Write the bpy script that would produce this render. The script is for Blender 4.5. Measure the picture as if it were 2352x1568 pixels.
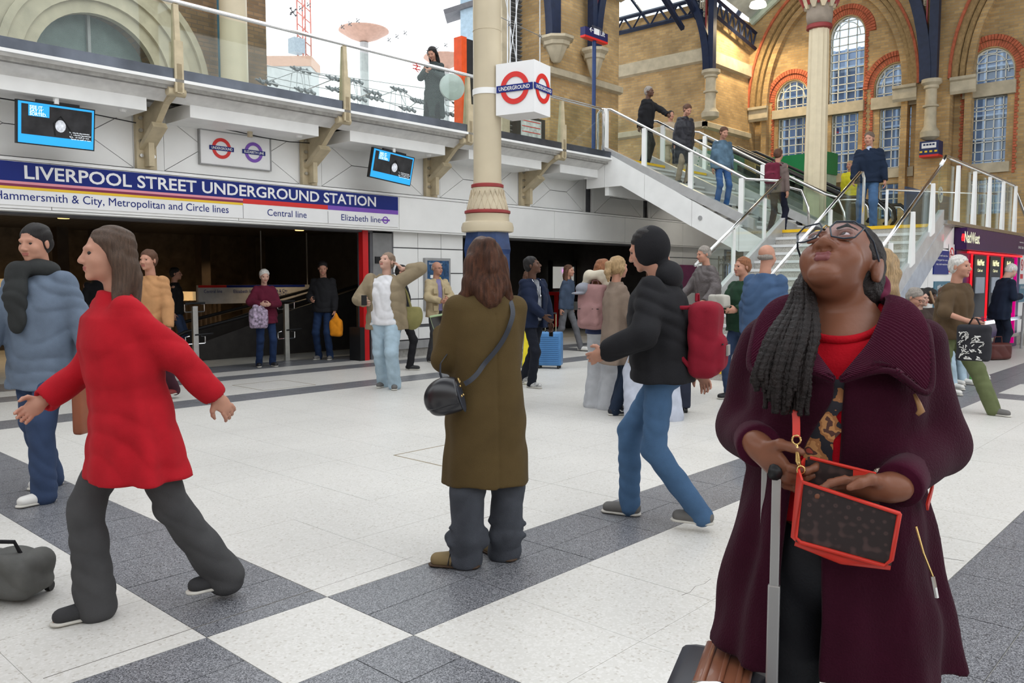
import bpy, bmesh, math, random
import numpy as np
from mathutils import Vector, Matrix
random.seed(7); rng = np.random.default_rng(7)
for o in list(bpy.data.objects): bpy.data.objects.remove(o)
SC = bpy.context.scene; COL = SC.collection
PI = math.pi; R = math.radians
# ---------------------------------------------------------------- camera
H = 1.47; YAW = R(42.6); TH = math.atan(144/1900.)
cam = bpy.data.cameras.new('camera'); camo = bpy.data.objects.new('camera', cam); COL.objects.link(camo)
camo.location = (0, 0, H); camo.rotation_euler = (PI/2-TH, 0, YAW-PI/2)
cam.sensor_width = 36; cam.lens = 1900/2352*36; cam.clip_start = .05; cam.clip_end = 400
SC.camera = camo
# ---------------------------------------------------------------- light and exposure
SC.view_settings.view_transform = 'Standard'; SC.view_settings.look = 'None'
SC.view_settings.gamma = 1; SC.view_settings.exposure = 0.0; SC.view_settings.use_curve_mapping = False
wd = bpy.data.worlds.new('overcast'); SC.world = wd; wd.use_nodes = True
bg = wd.node_tree.nodes['Background']; bg.inputs[0].default_value = (.94, .97, 1, 1); bg.inputs[1].default_value = 2.3
def area(name, loc, rot, sx, sy, e, col=(1, 1, 1)):
    l = bpy.data.lights.new(name, 'AREA'); l.shape = 'RECTANGLE'; l.size = sx; l.size_y = sy; l.energy = e; l.color = col
    o = bpy.data.objects.new(name, l); COL.objects.link(o); o.location = loc; o.rotation_euler = rot; return o
def spot(name, loc, e, col=(1, .72, .42), size=R(110), r=.05, rot=(0, 0, 0)):
    l = bpy.data.lights.new(name, 'SPOT'); l.energy = e; l.color = col; l.spot_size = size; l.spot_blend = .6; l.shadow_soft_size = r
    o = bpy.data.objects.new(name, l); COL.objects.link(o); o.location = loc; o.rotation_euler = rot; return o
# ---------------------------------------------------------------- helpers
_f0 = np.array([math.cos(YAW), math.sin(YAW), 0.]); _r = np.array([math.sin(YAW), -math.cos(YAW), 0.]); _z = np.array([0, 0, 1.])
_fw = _f0*math.cos(TH)-_z*math.sin(TH); _up = _f0*math.sin(TH)+_z*math.cos(TH)
def at(x, y, X=None, Y=None, Z=None, D=None):
    d = _fw+_r*((x-1176)/1900.)-_up*((y-784)/1900.)
    if Z is not None: t = (Z-H)/d[2]
    elif X is not None: t = X/d[0]
    elif Y is not None: t = Y/d[1]
    else: t = D/float(d@_f0)
    p = np.array([0, 0, H])+d*t
    return Vector((float(p[0]), float(p[1]), float(p[2])))
LOC = {}
def tag(o, label=None, cat=None, group=None, kind=None):
    if label: o['label'] = label
    if cat: o['category'] = cat
    if group: o['group'] = group
    if kind: o['kind'] = kind
    return o
def empty(name, loc=(0, 0, 0), label=None, cat=None, group=None, kind=None, rz=0):
    o = bpy.data.objects.new(name, None); COL.objects.link(o); o.location = loc; o.rotation_euler = (0, 0, rz)
    o.empty_display_size = .1
    LOC[o.name] = Vector(loc) if rz == 0 else None
    return tag(o, label, cat, group, kind)
def link_mesh(name, me, m, parent=None, smooth=False, ang=None):
    if m is not None: me.materials.append(m)
    o = bpy.data.objects.new(name, me); COL.objects.link(o)
    if parent is not None:
        o.parent = parent; L = LOC.get(parent.name); LOC[o.name] = L
        if L is not None and (L.length > 0): me.transform(Matrix.Translation(-L))
    else: LOC[o.name] = Vector((0, 0, 0))
    if smooth:
        me.polygons.foreach_set('use_smooth', [True]*len(me.polygons))
        if ang: 
            try: me.set_sharp_from_angle(angle=R(ang))
            except Exception: pass
    return o
def kids(o): return [c for c in bpy.data.objects if c.parent == o]
def dup(o, parent=None, loc=None, rz=None, **kw):
    c = o.copy(); COL.objects.link(c); c.parent = parent
    LOC[c.name] = LOC.get(o.name)
    if loc is not None: c.location = loc
    if rz is not None: c.rotation_euler = (0, 0, rz)
    for ch in CH.get(o.name, []): dup(ch, c)
    if parent is not None: CH.setdefault(parent.name, []).append(c)
    for k, v in kw.items():
        c['category' if k == 'cat' else k] = v
    return c
CH = {}
class MB:
    def __init__(s): s.v = []; s.f = []
    def add(s, vs, fs):
        n = len(s.v); s.v += [tuple(v) for v in vs]; s.f += [tuple(i+n for i in f) for f in fs]; return s
    def box(s, x0, x1, y0, y1, z0, z1):
        x0, x1 = sorted((x0, x1)); y0, y1 = sorted((y0, y1)); z0, z1 = sorted((z0, z1))
        return s.add([(x0,y0,z0),(x1,y0,z0),(x1,y1,z0),(x0,y1,z0),(x0,y0,z1),(x1,y0,z1),(x1,y1,z1),(x0,y1,z1)],
                     [(0,3,2,1),(4,5,6,7),(0,1,5,4),(1,2,6,5),(2,3,7,6),(3,0,4,7)])
    def obox(s, M, sx, sy, sz):
        a = MB().box(-sx/2, sx/2, -sy/2, sy/2, -sz/2, sz/2)
        return s.add([M @ Vector(v) for v in a.v], a.f)
    def prism(s, pts, fn, d0, d1):      # pts 2D; fn(a,b,d)->xyz
        n = len(pts)
        vs = [fn(a, b, d0) for a, b in pts]+[fn(a, b, d1) for a, b in pts]
        fs = [tuple(range(n))[::-1], tuple(range(n, 2*n))]+[(i, (i+1) % n, n+(i+1) % n, n+i) for i in range(n)]
        return s.add(vs, fs)
    def tube(s, pts, r, n=8, closed=False, cap=True):
        pts = [Vector(p) for p in pts]; m = len(pts); rr = r if isinstance(r, (list, tuple)) else [r]*m
        vs = []; up = None
        for i, p in enumerate(pts):
            a = pts[i-1] if (i > 0 or closed) else p; b = pts[(i+1) % m] if (i < m-1 or closed) else p
            t = (b-a)
            t = t.normalized() if t.length > 1e-9 else Vector((0, 0, 1))
            if up is None: up = Vector((0, 0, 1)) if abs(t.z) < .9 else Vector((1, 0, 0))
            u = t.cross(up)
            if u.length < 1e-5: u = t.orthogonal()
            u.normalize(); w = u.cross(t).normalized(); up = w
            for k in range(n):
                c, sn = math.cos(2*PI*k/n), math.sin(2*PI*k/n); vs.append(p+(u*c+w*sn)*rr[i])
        fs = []
        for i in range(m if closed else m-1):
            j = (i+1) % m
            for k in range(n): fs.append((i*n+k, i*n+(k+1) % n, j*n+(k+1) % n, j*n+k))
        if cap and not closed: fs += [tuple(range(n))[::-1], tuple(range((m-1)*n, m*n))]
        return s.add(vs, fs)
    def lathe(s, prof, c=(0, 0, 0), n=24, rot=0):
        vs = []; m = len(prof)
        for r, z in prof:
            for k in range(n):
                a = 2*PI*k/n+rot; vs.append((c[0]+r*math.cos(a), c[1]+r*math.sin(a), c[2]+z))
        fs = [(i*n+k, i*n+(k+1) % n, (i+1)*n+(k+1) % n, (i+1)*n+k) for i in range(m-1) for k in range(n)]
        fs += [tuple(range(n))[::-1], tuple(range((m-1)*n, m*n))]
        return s.add(vs, fs)
    def build(s, name, m, parent=None, smooth=False, ang=None, bevel=0, **kw):
        me = bpy.data.meshes.new(name); me.from_pydata([tuple(v) for v in s.v], [], s.f); me.validate()
        bm = bmesh.new(); bm.from_mesh(me); bmesh.ops.recalc_face_normals(bm, faces=bm.faces)
        if bevel: bmesh.ops.bevel(bm, geom=bm.edges[:], offset=bevel, segments=2, affect='EDGES', profile=.6)
        bm.to_mesh(me); bm.free()
        o = link_mesh(name, me, m, parent, smooth, ang)
        if parent is not None: CH.setdefault(parent.name, []).append(o)
        return tag(o, **kw)
def shape_with_holes(outer, holes, fn, d0, d1):
    """extruded plate with holes; fn(a,b,d)->xyz"""
    bm = bmesh.new()
    loops = []
    for lp in [outer]+holes:
        vs = [bm.verts.new((a, b, 0)) for a, b in lp]
        es = [bm.edges.new((vs[i], vs[(i+1) % len(vs)])) for i in range(len(vs))]; loops.append(vs)
    bmesh.ops.triangle_fill(bm, use_beauty=True, use_dissolve=False, edges=bm.edges[:], normal=(0, 0, 1))
    bm.verts.index_update()
    flat = [(v.co.x, v.co.y) for v in bm.verts]; tris = [tuple(v.index for v in f.verts) for f in bm.faces]
    n = len(flat); mb = MB()
    vs = [fn(a, b, d0) for a, b in flat]+[fn(a, b, d1) for a, b in flat]
    fs = tris+[tuple(i+n for i in t)[::-1] for t in tris]
    k = 0
    for lp in loops:
        m = len(lp)
        for i in range(m): fs.append((k+i, k+(i+1) % m, n+k+(i+1) % m, n+k+i))
        k += m
    bm.free(); mb.add(vs, fs); return mb
FX = lambda x0: (lambda a, b, d: (x0+d, a, b))     # plane X=const: a=Y b=Z
FY = lambda y0: (lambda a, b, d: (a, y0+d, b))     # plane Y=const: a=X b=Z
def frame_m(o, xd, up):     # matrix with text x dir, text up
    xd = Vector(xd).normalized(); up = Vector(up).normalized(); n = xd.cross(up)
    return Matrix(((xd.x, up.x, n.x, o[0]), (xd.y, up.y, n.y, o[1]), (xd.z, up.z, n.z, o[2]), (0, 0, 0, 1)))
def text(name, body, o, xd, up, m, parent, w=None, h=.1, ext=.002, bold=0, align='L', **kw):
    cu = bpy.data.curves.new('t', 'FONT'); cu.body = body; cu.size = 1; cu.extrude = 0; cu.offset = bold; cu.resolution_u = 3
    to = bpy.data.objects.new('t', cu); COL.objects.link(to)
    dg = bpy.context.evaluated_depsgraph_get(); me = bpy.data.meshes.new_from_object(to.evaluated_get(dg))
    bpy.data.objects.remove(to)
    if not me.vertices: return None
    co = np.empty(len(me.vertices)*3); me.vertices.foreach_get('co', co); co = co.reshape(-1, 3)
    x0, x1 = co[:, 0].min(), co[:, 0].max(); sx = sy = h
    if w: sx = w/(x1-x0)
    co[:, 0] = (co[:, 0]-x0)*sx; co[:, 1] *= sy
    if align == 'C': co[:, 0] -= (x1-x0)*sx/2
    co[:, 2] = ext
    me.vertices.foreach_set('co', co.ravel()); me.materials.clear()
    me.transform(frame_m(o, xd, up))
    ob = link_mesh(name, me, m, parent)
    CH.setdefault(parent.name, []).append(ob)
    return tag(ob, **kw)
def ring(mb, M, r0, r1, d=.003, n=40, z=0):
    vs = []
    for k in range(n):
        a = 2*PI*k/n
        for r, zz in ((r0, z), (r1, z), (r1, z+d), (r0, z+d)): vs.append(M @ Vector((r*math.cos(a), r*math.sin(a), zz)))
    fs = []
    for k in range(n):
        j = (k+1) % n
        for q in range(4): fs.append((k*4+q, k*4+(q+1) % 4, j*4+(q+1) % 4, j*4+q))
    mb.add(vs, fs)
def roundel(parent, c, xd, up, r, ringm, barm, whitem, word, k=.42):
    M = frame_m(c, xd, up)
    a = MB(); ring(a, M, r*.68, r, .006); a.build('roundel_ring', ringm, parent)
    b = MB(); b.obox(M @ Matrix.Translation((0, 0, .006)), r*2.55, r*.42, .010); bo = b.build('roundel_bar', barm, parent)
    xdv = Vector(xd).normalized(); upv = Vector(up).normalized(); n = xdv.cross(upv)
    text('lettering', word, Vector(c)-upv*r*.12+n*.012, xd, up, whitem, bo, w=r*2.2, h=r*.34, bold=.012, align='C')
# ---------------------------------------------------------------- materials
def nodes(name):
    m = bpy.data.materials.new(name); m.use_nodes = True; nt = m.node_tree; b = nt.nodes['Principled BSDF']; return m, nt, b
MC = {}
def mat(name, col, rough=.6, metal=0, var=.12, scale=6, bump=0, bscale=60, sheen=0, coat=0, emit=0, spec=.28, stretch=None):
    if name in MC: return MC[name]
    m, nt, b = nodes(name); N = nt.nodes.new; L = nt.links.new
    b.inputs['Roughness'].default_value = rough; b.inputs['Metallic'].default_value = metal
    b.inputs['Specular IOR Level'].default_value = spec
    if sheen: b.inputs['Specular IOR Level'].default_value = .12; b.inputs['Sheen Weight'].default_value = sheen*.12; b.inputs['Sheen Roughness'].default_value = .5
    if coat: b.inputs['Coat Weight'].default_value = coat
    b.inputs['Base Color'].default_value = (*col, 1)
    tc = N('ShaderNodeTexCoord'); src = tc.outputs['Object']
    if stretch:
        mp = N('ShaderNodeMapping'); mp.inputs['Scale'].default_value = stretch; L(src, mp.inputs['Vector']); src = mp.outputs[0]
    if var:
        nz = N('ShaderNodeTexNoise'); nz.inputs['Scale'].default_value = scale; nz.inputs['Detail'].default_value = 4
        L(src, nz.inputs['Vector'])
        cr = N('ShaderNodeMapRange'); cr.inputs['From Min'].default_value = .3; cr.inputs['From Max'].default_value = .7
        cr.inputs['To Min'].default_value = 1-var; cr.inputs['To Max'].default_value = 1+var; L(nz.outputs['Fac'], cr.inputs['Value'])
        mx = N('ShaderNodeVectorMath'); mx.operation = 'SCALE'; mx.inputs[0].default_value = col; L(cr.outputs[0], mx.inputs['Scale'])
        L(mx.outputs[0], b.inputs['Base Color'])
    if bump:
        n2 = N('ShaderNodeTexNoise'); n2.inputs['Scale'].default_value = bscale; n2.inputs['Detail'].default_value = 3; L(src, n2.inputs['Vector'])
        bp = N('ShaderNodeBump'); bp.inputs['Strength'].default_value = bump; bp.inputs['Distance'].default_value = .01
        L(n2.outputs['Fac'], bp.inputs['Height']); L(bp.outputs[0], b.inputs['Normal'])
    if emit: b.inputs['Emission Color'].default_value = (*col, 1); b.inputs['Emission Strength'].default_value = emit
    MC[name] = m; return m
def brickmat(name, c1, c2, mort, u='sum'):
    m, nt, b = nodes(name); N = nt.nodes.new; L = nt.links.new
    g = N('ShaderNodeNewGeometry'); s = N('ShaderNodeSeparateXYZ'); L(g.outputs['Position'], s.inputs[0])
    ad = N('ShaderNodeMath'); ad.operation = 'ADD'; L(s.outputs[0], ad.inputs[0]); L(s.outputs[1], ad.inputs[1])
    cb = N('ShaderNodeCombineXYZ'); L(ad.outputs[0], cb.inputs[0]); L(s.outputs[2], cb.inputs[1])
    bt = N('ShaderNodeTexBrick'); bt.inputs['Scale'].default_value = 1; bt.inputs['Brick Width'].default_value = .235; bt.inputs['Row Height'].default_value = .078
    bt.inputs['Mortar Size'].default_value = .008; bt.inputs['Bias'].default_value = -.1
    bt.inputs['Color1'].default_value = (*c1, 1); bt.inputs['Color2'].default_value = (*c2, 1); bt.inputs['Mortar'].default_value = (*mort, 1)
    L(cb.outputs[0], bt.inputs['Vector'])
    nz = N('ShaderNodeTexNoise'); nz.inputs['Scale'].default_value = 1.3; nz.inputs['Detail'].default_value = 6; L(g.outputs['Position'], nz.inputs['Vector'])
    mr = N('ShaderNodeMapRange'); mr.inputs['From Min'].default_value = .3; mr.inputs['From Max'].default_value = .7; mr.inputs['To Min'].default_value = .7; mr.inputs['To Max'].default_value = 1.25
    L(nz.outputs['Fac'], mr.inputs['Value']); mx = N('ShaderNodeVectorMath'); mx.operation = 'SCALE'
    L(bt.outputs['Color'], mx.inputs[0]); L(mr.outputs[0], mx.inputs['Scale']); L(mx.outputs[0], b.inputs['Base Color'])
    bp = N('ShaderNodeBump'); bp.inputs['Strength'].default_value = .5; bp.inputs['Distance'].default_value = .01; bp.invert = True
    L(bt.outputs['Fac'], bp.inputs['Height']); L(bp.outputs[0], b.inputs['Normal']); b.inputs['Roughness'].default_value = .85
    return m
def terrazzo(name, base, dark, lite, cell, rough, dfrac, lfrac, var=.06):
    m, nt, b = nodes(name); N = nt.nodes.new; L = nt.links.new
    g = N('ShaderNodeNewGeometry')
    vo = N('ShaderNodeTexVoronoi'); vo.inputs['Scale'].default_value = cell; L(g.outputs['Position'], vo.inputs['Vector'])
    sp = N('ShaderNodeSeparateColor'); L(vo.outputs['Color'], sp.inputs[0])
    cr = N('ShaderNodeValToRGB'); e = cr.color_ramp; e.interpolation = 'CONSTANT'
    e.elements[0].color = (*dark, 1); e.elements[0].position = 0
    e.elements[1].color = (*base, 1); e.elements[1].position = dfrac
    x = e.elements.new(1-lfrac); x.color = (*lite, 1)
    y = e.elements.new((1-lfrac+dfrac)/2); y.color = tuple(.86*c+.14*d for c, d in zip(base, lite))+(1,)
    L(sp.outputs[0], cr.inputs[0])
    nz = N('ShaderNodeTexNoise'); nz.inputs['Scale'].default_value = .9; nz.inputs['Detail'].default_value = 7; L(g.outputs['Position'], nz.inputs['Vector'])
    mr = N('ShaderNodeMapRange'); mr.inputs['From Min'].default_value = .3; mr.inputs['From Max'].default_value = .7; mr.inputs['To Min'].default_value = 1-var; mr.inputs['To Max'].default_value = 1+var
    L(nz.outputs['Fac'], mr.inputs['Value']); mx = N('ShaderNodeVectorMath'); mx.operation = 'SCALE'
    L(cr.outputs[0], mx.inputs[0]); L(mr.outputs[0], mx.inputs['Scale']); L(mx.outputs[0], b.inputs['Base Color'])
    b.inputs['Roughness'].default_value = rough; b.inputs['Specular IOR Level'].default_value = .45
    return m
def glassmat(name, tint=(.93, .97, .95), spec=.12, rough=.02):
    m = bpy.data.materials.new(name); m.use_nodes = True; nt = m.node_tree; nt.nodes.clear(); N = nt.nodes.new; L = nt.links.new
    o = N('ShaderNodeOutputMaterial'); t = N('ShaderNodeBsdfTransparent'); t.inputs[0].default_value = (*tint, 1)
    g = N('ShaderNodeBsdfGlossy'); g.inputs['Roughness'].default_value = rough; g.inputs[0].default_value = (.9, .95, .95, 1)
    ge = N('ShaderNodeNewGeometry'); dt_ = N('ShaderNodeVectorMath'); dt_.operation = 'DOT_PRODUCT'; L(ge.outputs['Incoming'], dt_.inputs[0]); L(ge.outputs['Normal'], dt_.inputs[1])
    ab = N('ShaderNodeMath'); ab.operation = 'ABSOLUTE'; L(dt_.outputs['Value'], ab.inputs[0]); sb = N('ShaderNodeMath'); sb.operation = 'SUBTRACT'; sb.inputs[0].default_value = 1; L(ab.outputs[0], sb.inputs[1])
    pw = N('ShaderNodeMath'); pw.operation = 'POWER'; pw.inputs[1].default_value = 5; L(sb.outputs[0], pw.inputs[0])
    a = N('ShaderNodeMath'); a.operation = 'MULTIPLY_ADD'; a.inputs[1].default_value = .7; a.inputs[2].default_value = .012+spec*.1; L(pw.outputs[0], a.inputs[0])
    mx = N('ShaderNodeMixShader'); L(a.outputs[0], mx.inputs[0]); L(t.outputs[0], mx.inputs[1]); L(g.outputs[0], mx.inputs[2]); L(mx.outputs[0], o.inputs[0])
    return m
M_white = mat('white enamel panel', (.80, .80, .785), .35, var=.04, scale=2)
M_white2 = mat('white painted steel', (.80, .80, .785), .4, var=.05, scale=3)
M_signwhite = mat('sign white', (.78, .78, .78), .35, var=.02)
M_blue = mat('sign blue', (.010, .022, .17), .35, var=.04, spec=.15)
M_red = mat('sign red', (.62, .025, .02), .35, var=.03)
M_maroon = mat('sign maroon', (.2, .02, .07), .35, var=.03); M_pink = mat('sign pink', (.72, .28, .33), .35, var=.03)
M_yellow = mat('sign yellow', (.78, .5, .03), .4, var=.03); M_violet = mat('sign violet', (.18, .07, .42), .35, var=.03)
M_beige = mat('cream steel paint', (.5, .42, .28), .45, var=.12, scale=8)
M_cream = mat('cream paint', (.50, .43, .305), .4, var=.06, scale=3)
M_navy = mat('navy paint', (.018, .04, .115), .35, var=.3, scale=9)
M_navyiron = mat('navy ironwork', (.012, .02, .05), .45, var=.2)
M_oxred = mat('oxide red paint', (.26, .035, .035), .4, var=.1)
M_steel = mat('brushed steel', (.55, .55, .54), .28, metal=1, var=.1, scale=12)
M_dsteel = mat('dark reflective strip', (.09, .1, .12), .22, metal=.6, var=.3, scale=3)
M_chrome = mat('polished steel', (.75, .75, .75), .12, metal=1, var=.03)
M_black = mat('black plastic', (.012, .012, .013), .4, var=.1)
M_stone = mat('portland stone', (.46, .40, .29), .8, var=.16, scale=4, bump=.2, bscale=25)
M_conc = mat('grey concrete', (.3, .29, .27), .8, var=.2, scale=14, bump=.2)
M_step = mat('terrazzo step', (.42, .4, .37), .6, var=.3, scale=70)
M_nose = mat('pale nosing', (.68, .68, .68), .45, var=.05)
M_safety = mat('safety yellow', (.82, .5, .02), .45, var=.06)
M_lead = mat('dark lead', (.1, .1, .11), .6)
M_hz = None
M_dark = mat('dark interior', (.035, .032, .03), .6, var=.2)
M_brick = brickmat('yellow stock brick', (.48, .315, .135), (.34, .215, .09), (.34, .26, .16))
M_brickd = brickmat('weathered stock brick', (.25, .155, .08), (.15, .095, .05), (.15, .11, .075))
M_redbrick = mat('red rubbed brick', (.42, .11, .055), .8, var=.25, scale=9)
M_glass = glassmat('balustrade glass'); M_glassb = glassmat('window glass', (.72, .82, .92), .3)
M_pale = terrazzo('pale terrazzo', (.565, .55, .515), (.47, .445, .405), (.62, .605, .575), 100, .4, .05, .3)
M_gran = terrazzo('dark granite', (.15, .155, .17), (.06, .062, .07), (.28, .285, .30), 240, .36, .3, .22, .1)
M_grout = mat('grout', (.42, .41, .37), .8, var=.1)
M_grey = mat('mid grey paint', (.3, .3, .3), .5)
M_wcream = mat('window bar paint', (.62, .62, .56), .5, var=.05)
# ================================================================= FLOOR
floor = empty('floor', kind='structure')
MB().box(-6, 30, -4, 24, -.25, -.006).build('floor_bed', M_grout, floor)
XB = [-4, 1.58, 2.17, 11.5, 12.03, 13.3, 13.85, 21]; YB = [-4, 1.1, 2.55, 3.16, 9.1, 9.65, 11.1, 11.6, 12.15, 13.05]
def isdark(x, y):
    yb = 2.55 < y < 3.16 or 9.1 < y < 9.65 or 11.1 < y < 11.6 or (12.15 < y and x < 9.3) or y < 1.1
    xb = (1.58 < x < 2.17 and y < 9.1) or (11.5 < x < 12.03 and 1.1 < y < 2.55) or (13.3 < x < 13.85 and (1.1 < y < 2.55 or 9.65 < y < 11.1))
    return yb != xb
TM = {}; far = {0: MB(), 1: MB()}; cnt = {0: 0, 1: 0}
for a in range(len(XB)-1):
    for b in range(len(YB)-1):
        x0, x1, y0, y1 = XB[a], XB[a+1], YB[b], YB[b+1]; dk = int(isdark((x0+x1)/2, (y0+y1)/2))
        px, py = ((.3, .3) if x1-x0 < 1 else (.61, .305)) if dk else (.6, .6)
        if dk and y1-y0 > 2: px, py = .6, .4
        nx = max(1, round((x1-x0)/px)); ny = max(1, round((y1-y0)/py))
        for i in range(nx):
            for j in range(ny):
                u0, u1 = x0+(x1-x0)*i/nx, x0+(x1-x0)*(i+1)/nx; v0, v1 = y0+(y1-y0)*j/ny, y0+(y1-y0)*(j+1)/ny
                cx, cy = (u0+u1)/2, (v0+v1)/2; D = .736*cx+.677*cy; lat = .677*cx-.736*cy; g = .0028 if dk else .0011
                if D < -1: continue
                if 0.9 < D < 6.3 and abs(lat) < .66*D+.5 and cnt[dk] < 290:
                    key = (round(u1-u0, 4), round(v1-v0, 4), dk)
                    if key not in TM:
                        t = MB().box(-(u1-u0)/2+g, (u1-u0)/2-g, -(v1-v0)/2+g, (v1-v0)/2-g, -.02, 0).build('dark_tile' if dk else 'tile', M_gran if dk else M_pale, floor); TM[key] = t
                    else: t = dup(TM[key], floor)
                    t.location = (cx, cy, random.uniform(-.0007, .0006)); cnt[dk] += 1
                else: far[dk].box(u0+g, u1-g, v0+g, v1-g, -.02, 0)
far[0].build('tile_field', M_pale, floor, kind='stuff'); far[1].build('dark_tile_field', M_gran, floor, kind='stuff')
fr = MB()                       # brass-edged access covers let into the floor
for (x0, x1, y0, y1) in ((5.75, 6.57, 9.74, 10.56), (4.35, 5.15, 4.55, 5.35)):
    for q in ((x0, x1, y0, y0+.012), (x0, x1, y1-.012, y1), (x0, x0+.012, y0, y1), (x1-.012, x1, y0, y1)): fr.box(*q, -.004, .0012)
fr.build('access_cover_frame', mat('worn brass', (.28, .22, .12), .5, metal=.6), floor)
cr = MB()
for pts in ([(3.30,1.96),(3.36,1.95),(3.44,1.97),(3.50,1.955),(3.58,1.965)], [(1.0,3.27),(1.6,3.285),(2.2,3.28),(2.8,3.29)], [(3.3,3.5),(3.75,3.52)], [(4.62,1.35),(4.66,1.26),(4.69,1.22),(4.71,1.12)], [(3.2,1.3),(3.45,1.31)]):
    cr.tube([(x, y, -.001) for x, y in pts], .0022, 5)
cr.build('crack', mat('crack dirt', (.12, .11, .095), .9), floor)
# ================================================================= LEFT WALL (runs along X)
WY = 11.95
wl = empty('wall_left', kind='structure')
MB().box(9.3, 11.62, 12.03, 12.4, 0, 2.4).build('pilaster_core', M_lead, wl)
MB().box(19.0, 22.5, 12.03, 12.4, 0, 2.4).build('pilaster_core', M_lead, wl)
MB().box(-6, 30, 12.02, 12.3, 2.3, 4.05).build('wall_core', M_lead, wl)
for (x0, x1) in ((9.82, 11.6), (19.2, 22.3)):       # enamel panels of the pilasters
    n = 3 if x1 < 12 else 4
    for i in range(n):
        for j, (z0, z1) in enumerate(((.32, .55), (.6, 1.08), (1.09, 1.57), (1.58, 2.04), (2.05, 2.36))):
            MB().box(x0+(x1-x0)*i/n+.006, x0+(x1-x0)*(i+1)/n-.006, 12.0, 12.03, z0+.005, z1-.005).build('panel', M_white, wl, bevel=.004)
    MB().box(x0-.02, x1+.02, 11.94, 12.05, 0, .16).build('plinth', M_conc, wl); MB().box(x0-.02, x1+.02, 11.9, 12.05, .16, .3).build('kick_rail', M_grey, wl)
MB().box(9.36, 9.8, 12.02, 12.08, 0, 2.36).build('tile_strip', mat('shadowed grey tile', (.2, .2, .2), .4), wl)  # even grey strip behind the black tiles
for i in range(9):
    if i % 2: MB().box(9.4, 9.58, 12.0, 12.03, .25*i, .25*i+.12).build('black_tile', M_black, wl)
# fascia band
PX = [-1.4, 1.3, 3.95, 6.6, 9.78, 11.5, 14.2, 16.9, 19.6, 22.3, 25]
for i in range(len(PX)-1):
    MB().box(PX[i]+.004, PX[i+1]-.004, 11.78, 12.02, 2.36, 2.955).build('fascia_panel', M_white, wl, bevel=.004)
MB().box(-3, 27, 11.76, 12.02, 2.96, 3.0).build('fascia_cap', M_white2, wl)
MB().box(-3, 27, 11.8, 12.02, 2.33, 2.356).build('fascia_edge', M_white2, wl)
# upper panels: two trapezoids and two triangles between neighbouring brackets
BR = [2.56, 5.25, 7.95, 10.65, 13.33]
bays = list(zip(BR[:-1], BR[1:]))+[(-.1, 2.56), (13.33, 15.6), (15.6, 18), (18, 20.6)]
for x0, x1 in bays:
    a, b = x0+.3, x1-.16; z0, z1 = 3.03, 3.84; zm = (z0+z1)/2; g = .006; q = .62
    def pl(pts): MB().prism(pts, FY(11.95), 0, .04).build('panel', M_white, wl)
    pl([(a, z0+g), (b, z0+g), (b-q+g, zm-g), (a+q-g, zm-g)]); pl([(a, z1-g), (b, z1-g), (b-q+g, zm+g), (a+q-g, zm+g)])
    pl([(a-g, z0+2*g), (a+q-2*g, zm), (a-g, z1-2*g)]); pl([(b+g, z0+2*g), (b-q+2*g, zm), (b+g, z1-2*g)])
    pl([(x0+.17, z0), (a-2*g, z0), (a-2*g, z1), (x0+.17, z1)]); pl([(b+2*g, z0), (x1-.06, z0), (x1-.06, z1), (b+2*g, z1)])
MB().box(-3, 27, 11.93, 12.02, 3.86, 4.05).build('cornice', M_white2, wl)
# ------------------------------------------------ station sign
SY = 11.775
sg = empty('station_sign', (5, SY, 2.36), 'long blue and white station name sign on the fascia over the dark entrance', 'sign')
XS0, XE = -1.2, 9.74; xc, xv = at(557, 470, Y=SY).x, at(752, 490, Y=SY).x
MB().box(XS0, XE, SY-.012, SY+.005, 2.40, 2.945).build('sign_board', M_signwhite, sg)
F = lambda n, x0, x1, z0, z1, m: MB().box(x0, x1, SY-.016, SY-.011, z0, z1).build(n, m, sg)
F('name_band', XS0, XE, 2.70, 2.945, M_blue)
F('pink_stripe', XS0, xc, 2.667, 2.70, M_pink); F('maroon_stripe', XS0, xc, 2.634, 2.667, M_maroon); F('yellow_stripe', XS0, xc, 2.60, 2.634, M_yellow)
F('red_stripe', xc, xv, 2.628, 2.70, M_red); F('violet_stripe', xv, XE, 2.628, 2.70, M_violet)
for x in (xc, xv): MB().box(x-.003, x+.003, SY-.017, SY-.01, 2.4, 2.6).build('joint', M_grey, sg)
tx0, tx1 = at(55, 400, Y=SY).x, at(862, 465, Y=SY).x
text('lettering', 'LIVERPOOL STREET UNDERGROUND STATION', (tx0, SY-.017, 2.742), (1, 0, 0), (0, 0, 1), M_signwhite, sg, w=tx1-tx0, h=.235, bold=.018)
h0, h1 = at(-14, 448, Y=SY).x, at(524, 483, Y=SY).x
text('lettering', 'Hammersmith & City, Metropolitan and Circle lines', (h0, SY-.014, 2.465), (1, 0, 0), (0, 0, 1), M_blue, sg, w=h1-h0, h=.155)
for s, a, b, y in (('Central line', 613, 703, 493), ('Elizabeth line', 783, 873, 505)):
    u0, u1 = at(a, y, Y=SY).x, at(b, y, Y=SY).x
    text('lettering', s, (u0, SY-.014, 2.465), (1, 0, 0), (0, 0, 1), M_blue, sg, w=u1-u0, h=.15)
rx = at(884, 508, Y=SY).x; t = MB(); Mx = frame_m((rx, SY-.014, 2.515), (1, 0, 0), (0, 0, 1)); ring(t, Mx, .045, .065, .004); t.obox(Mx @ Matrix.Translation((0, 0, .004)), .19, .03, .006); t.build('small_roundel', M_violet, sg)
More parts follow.
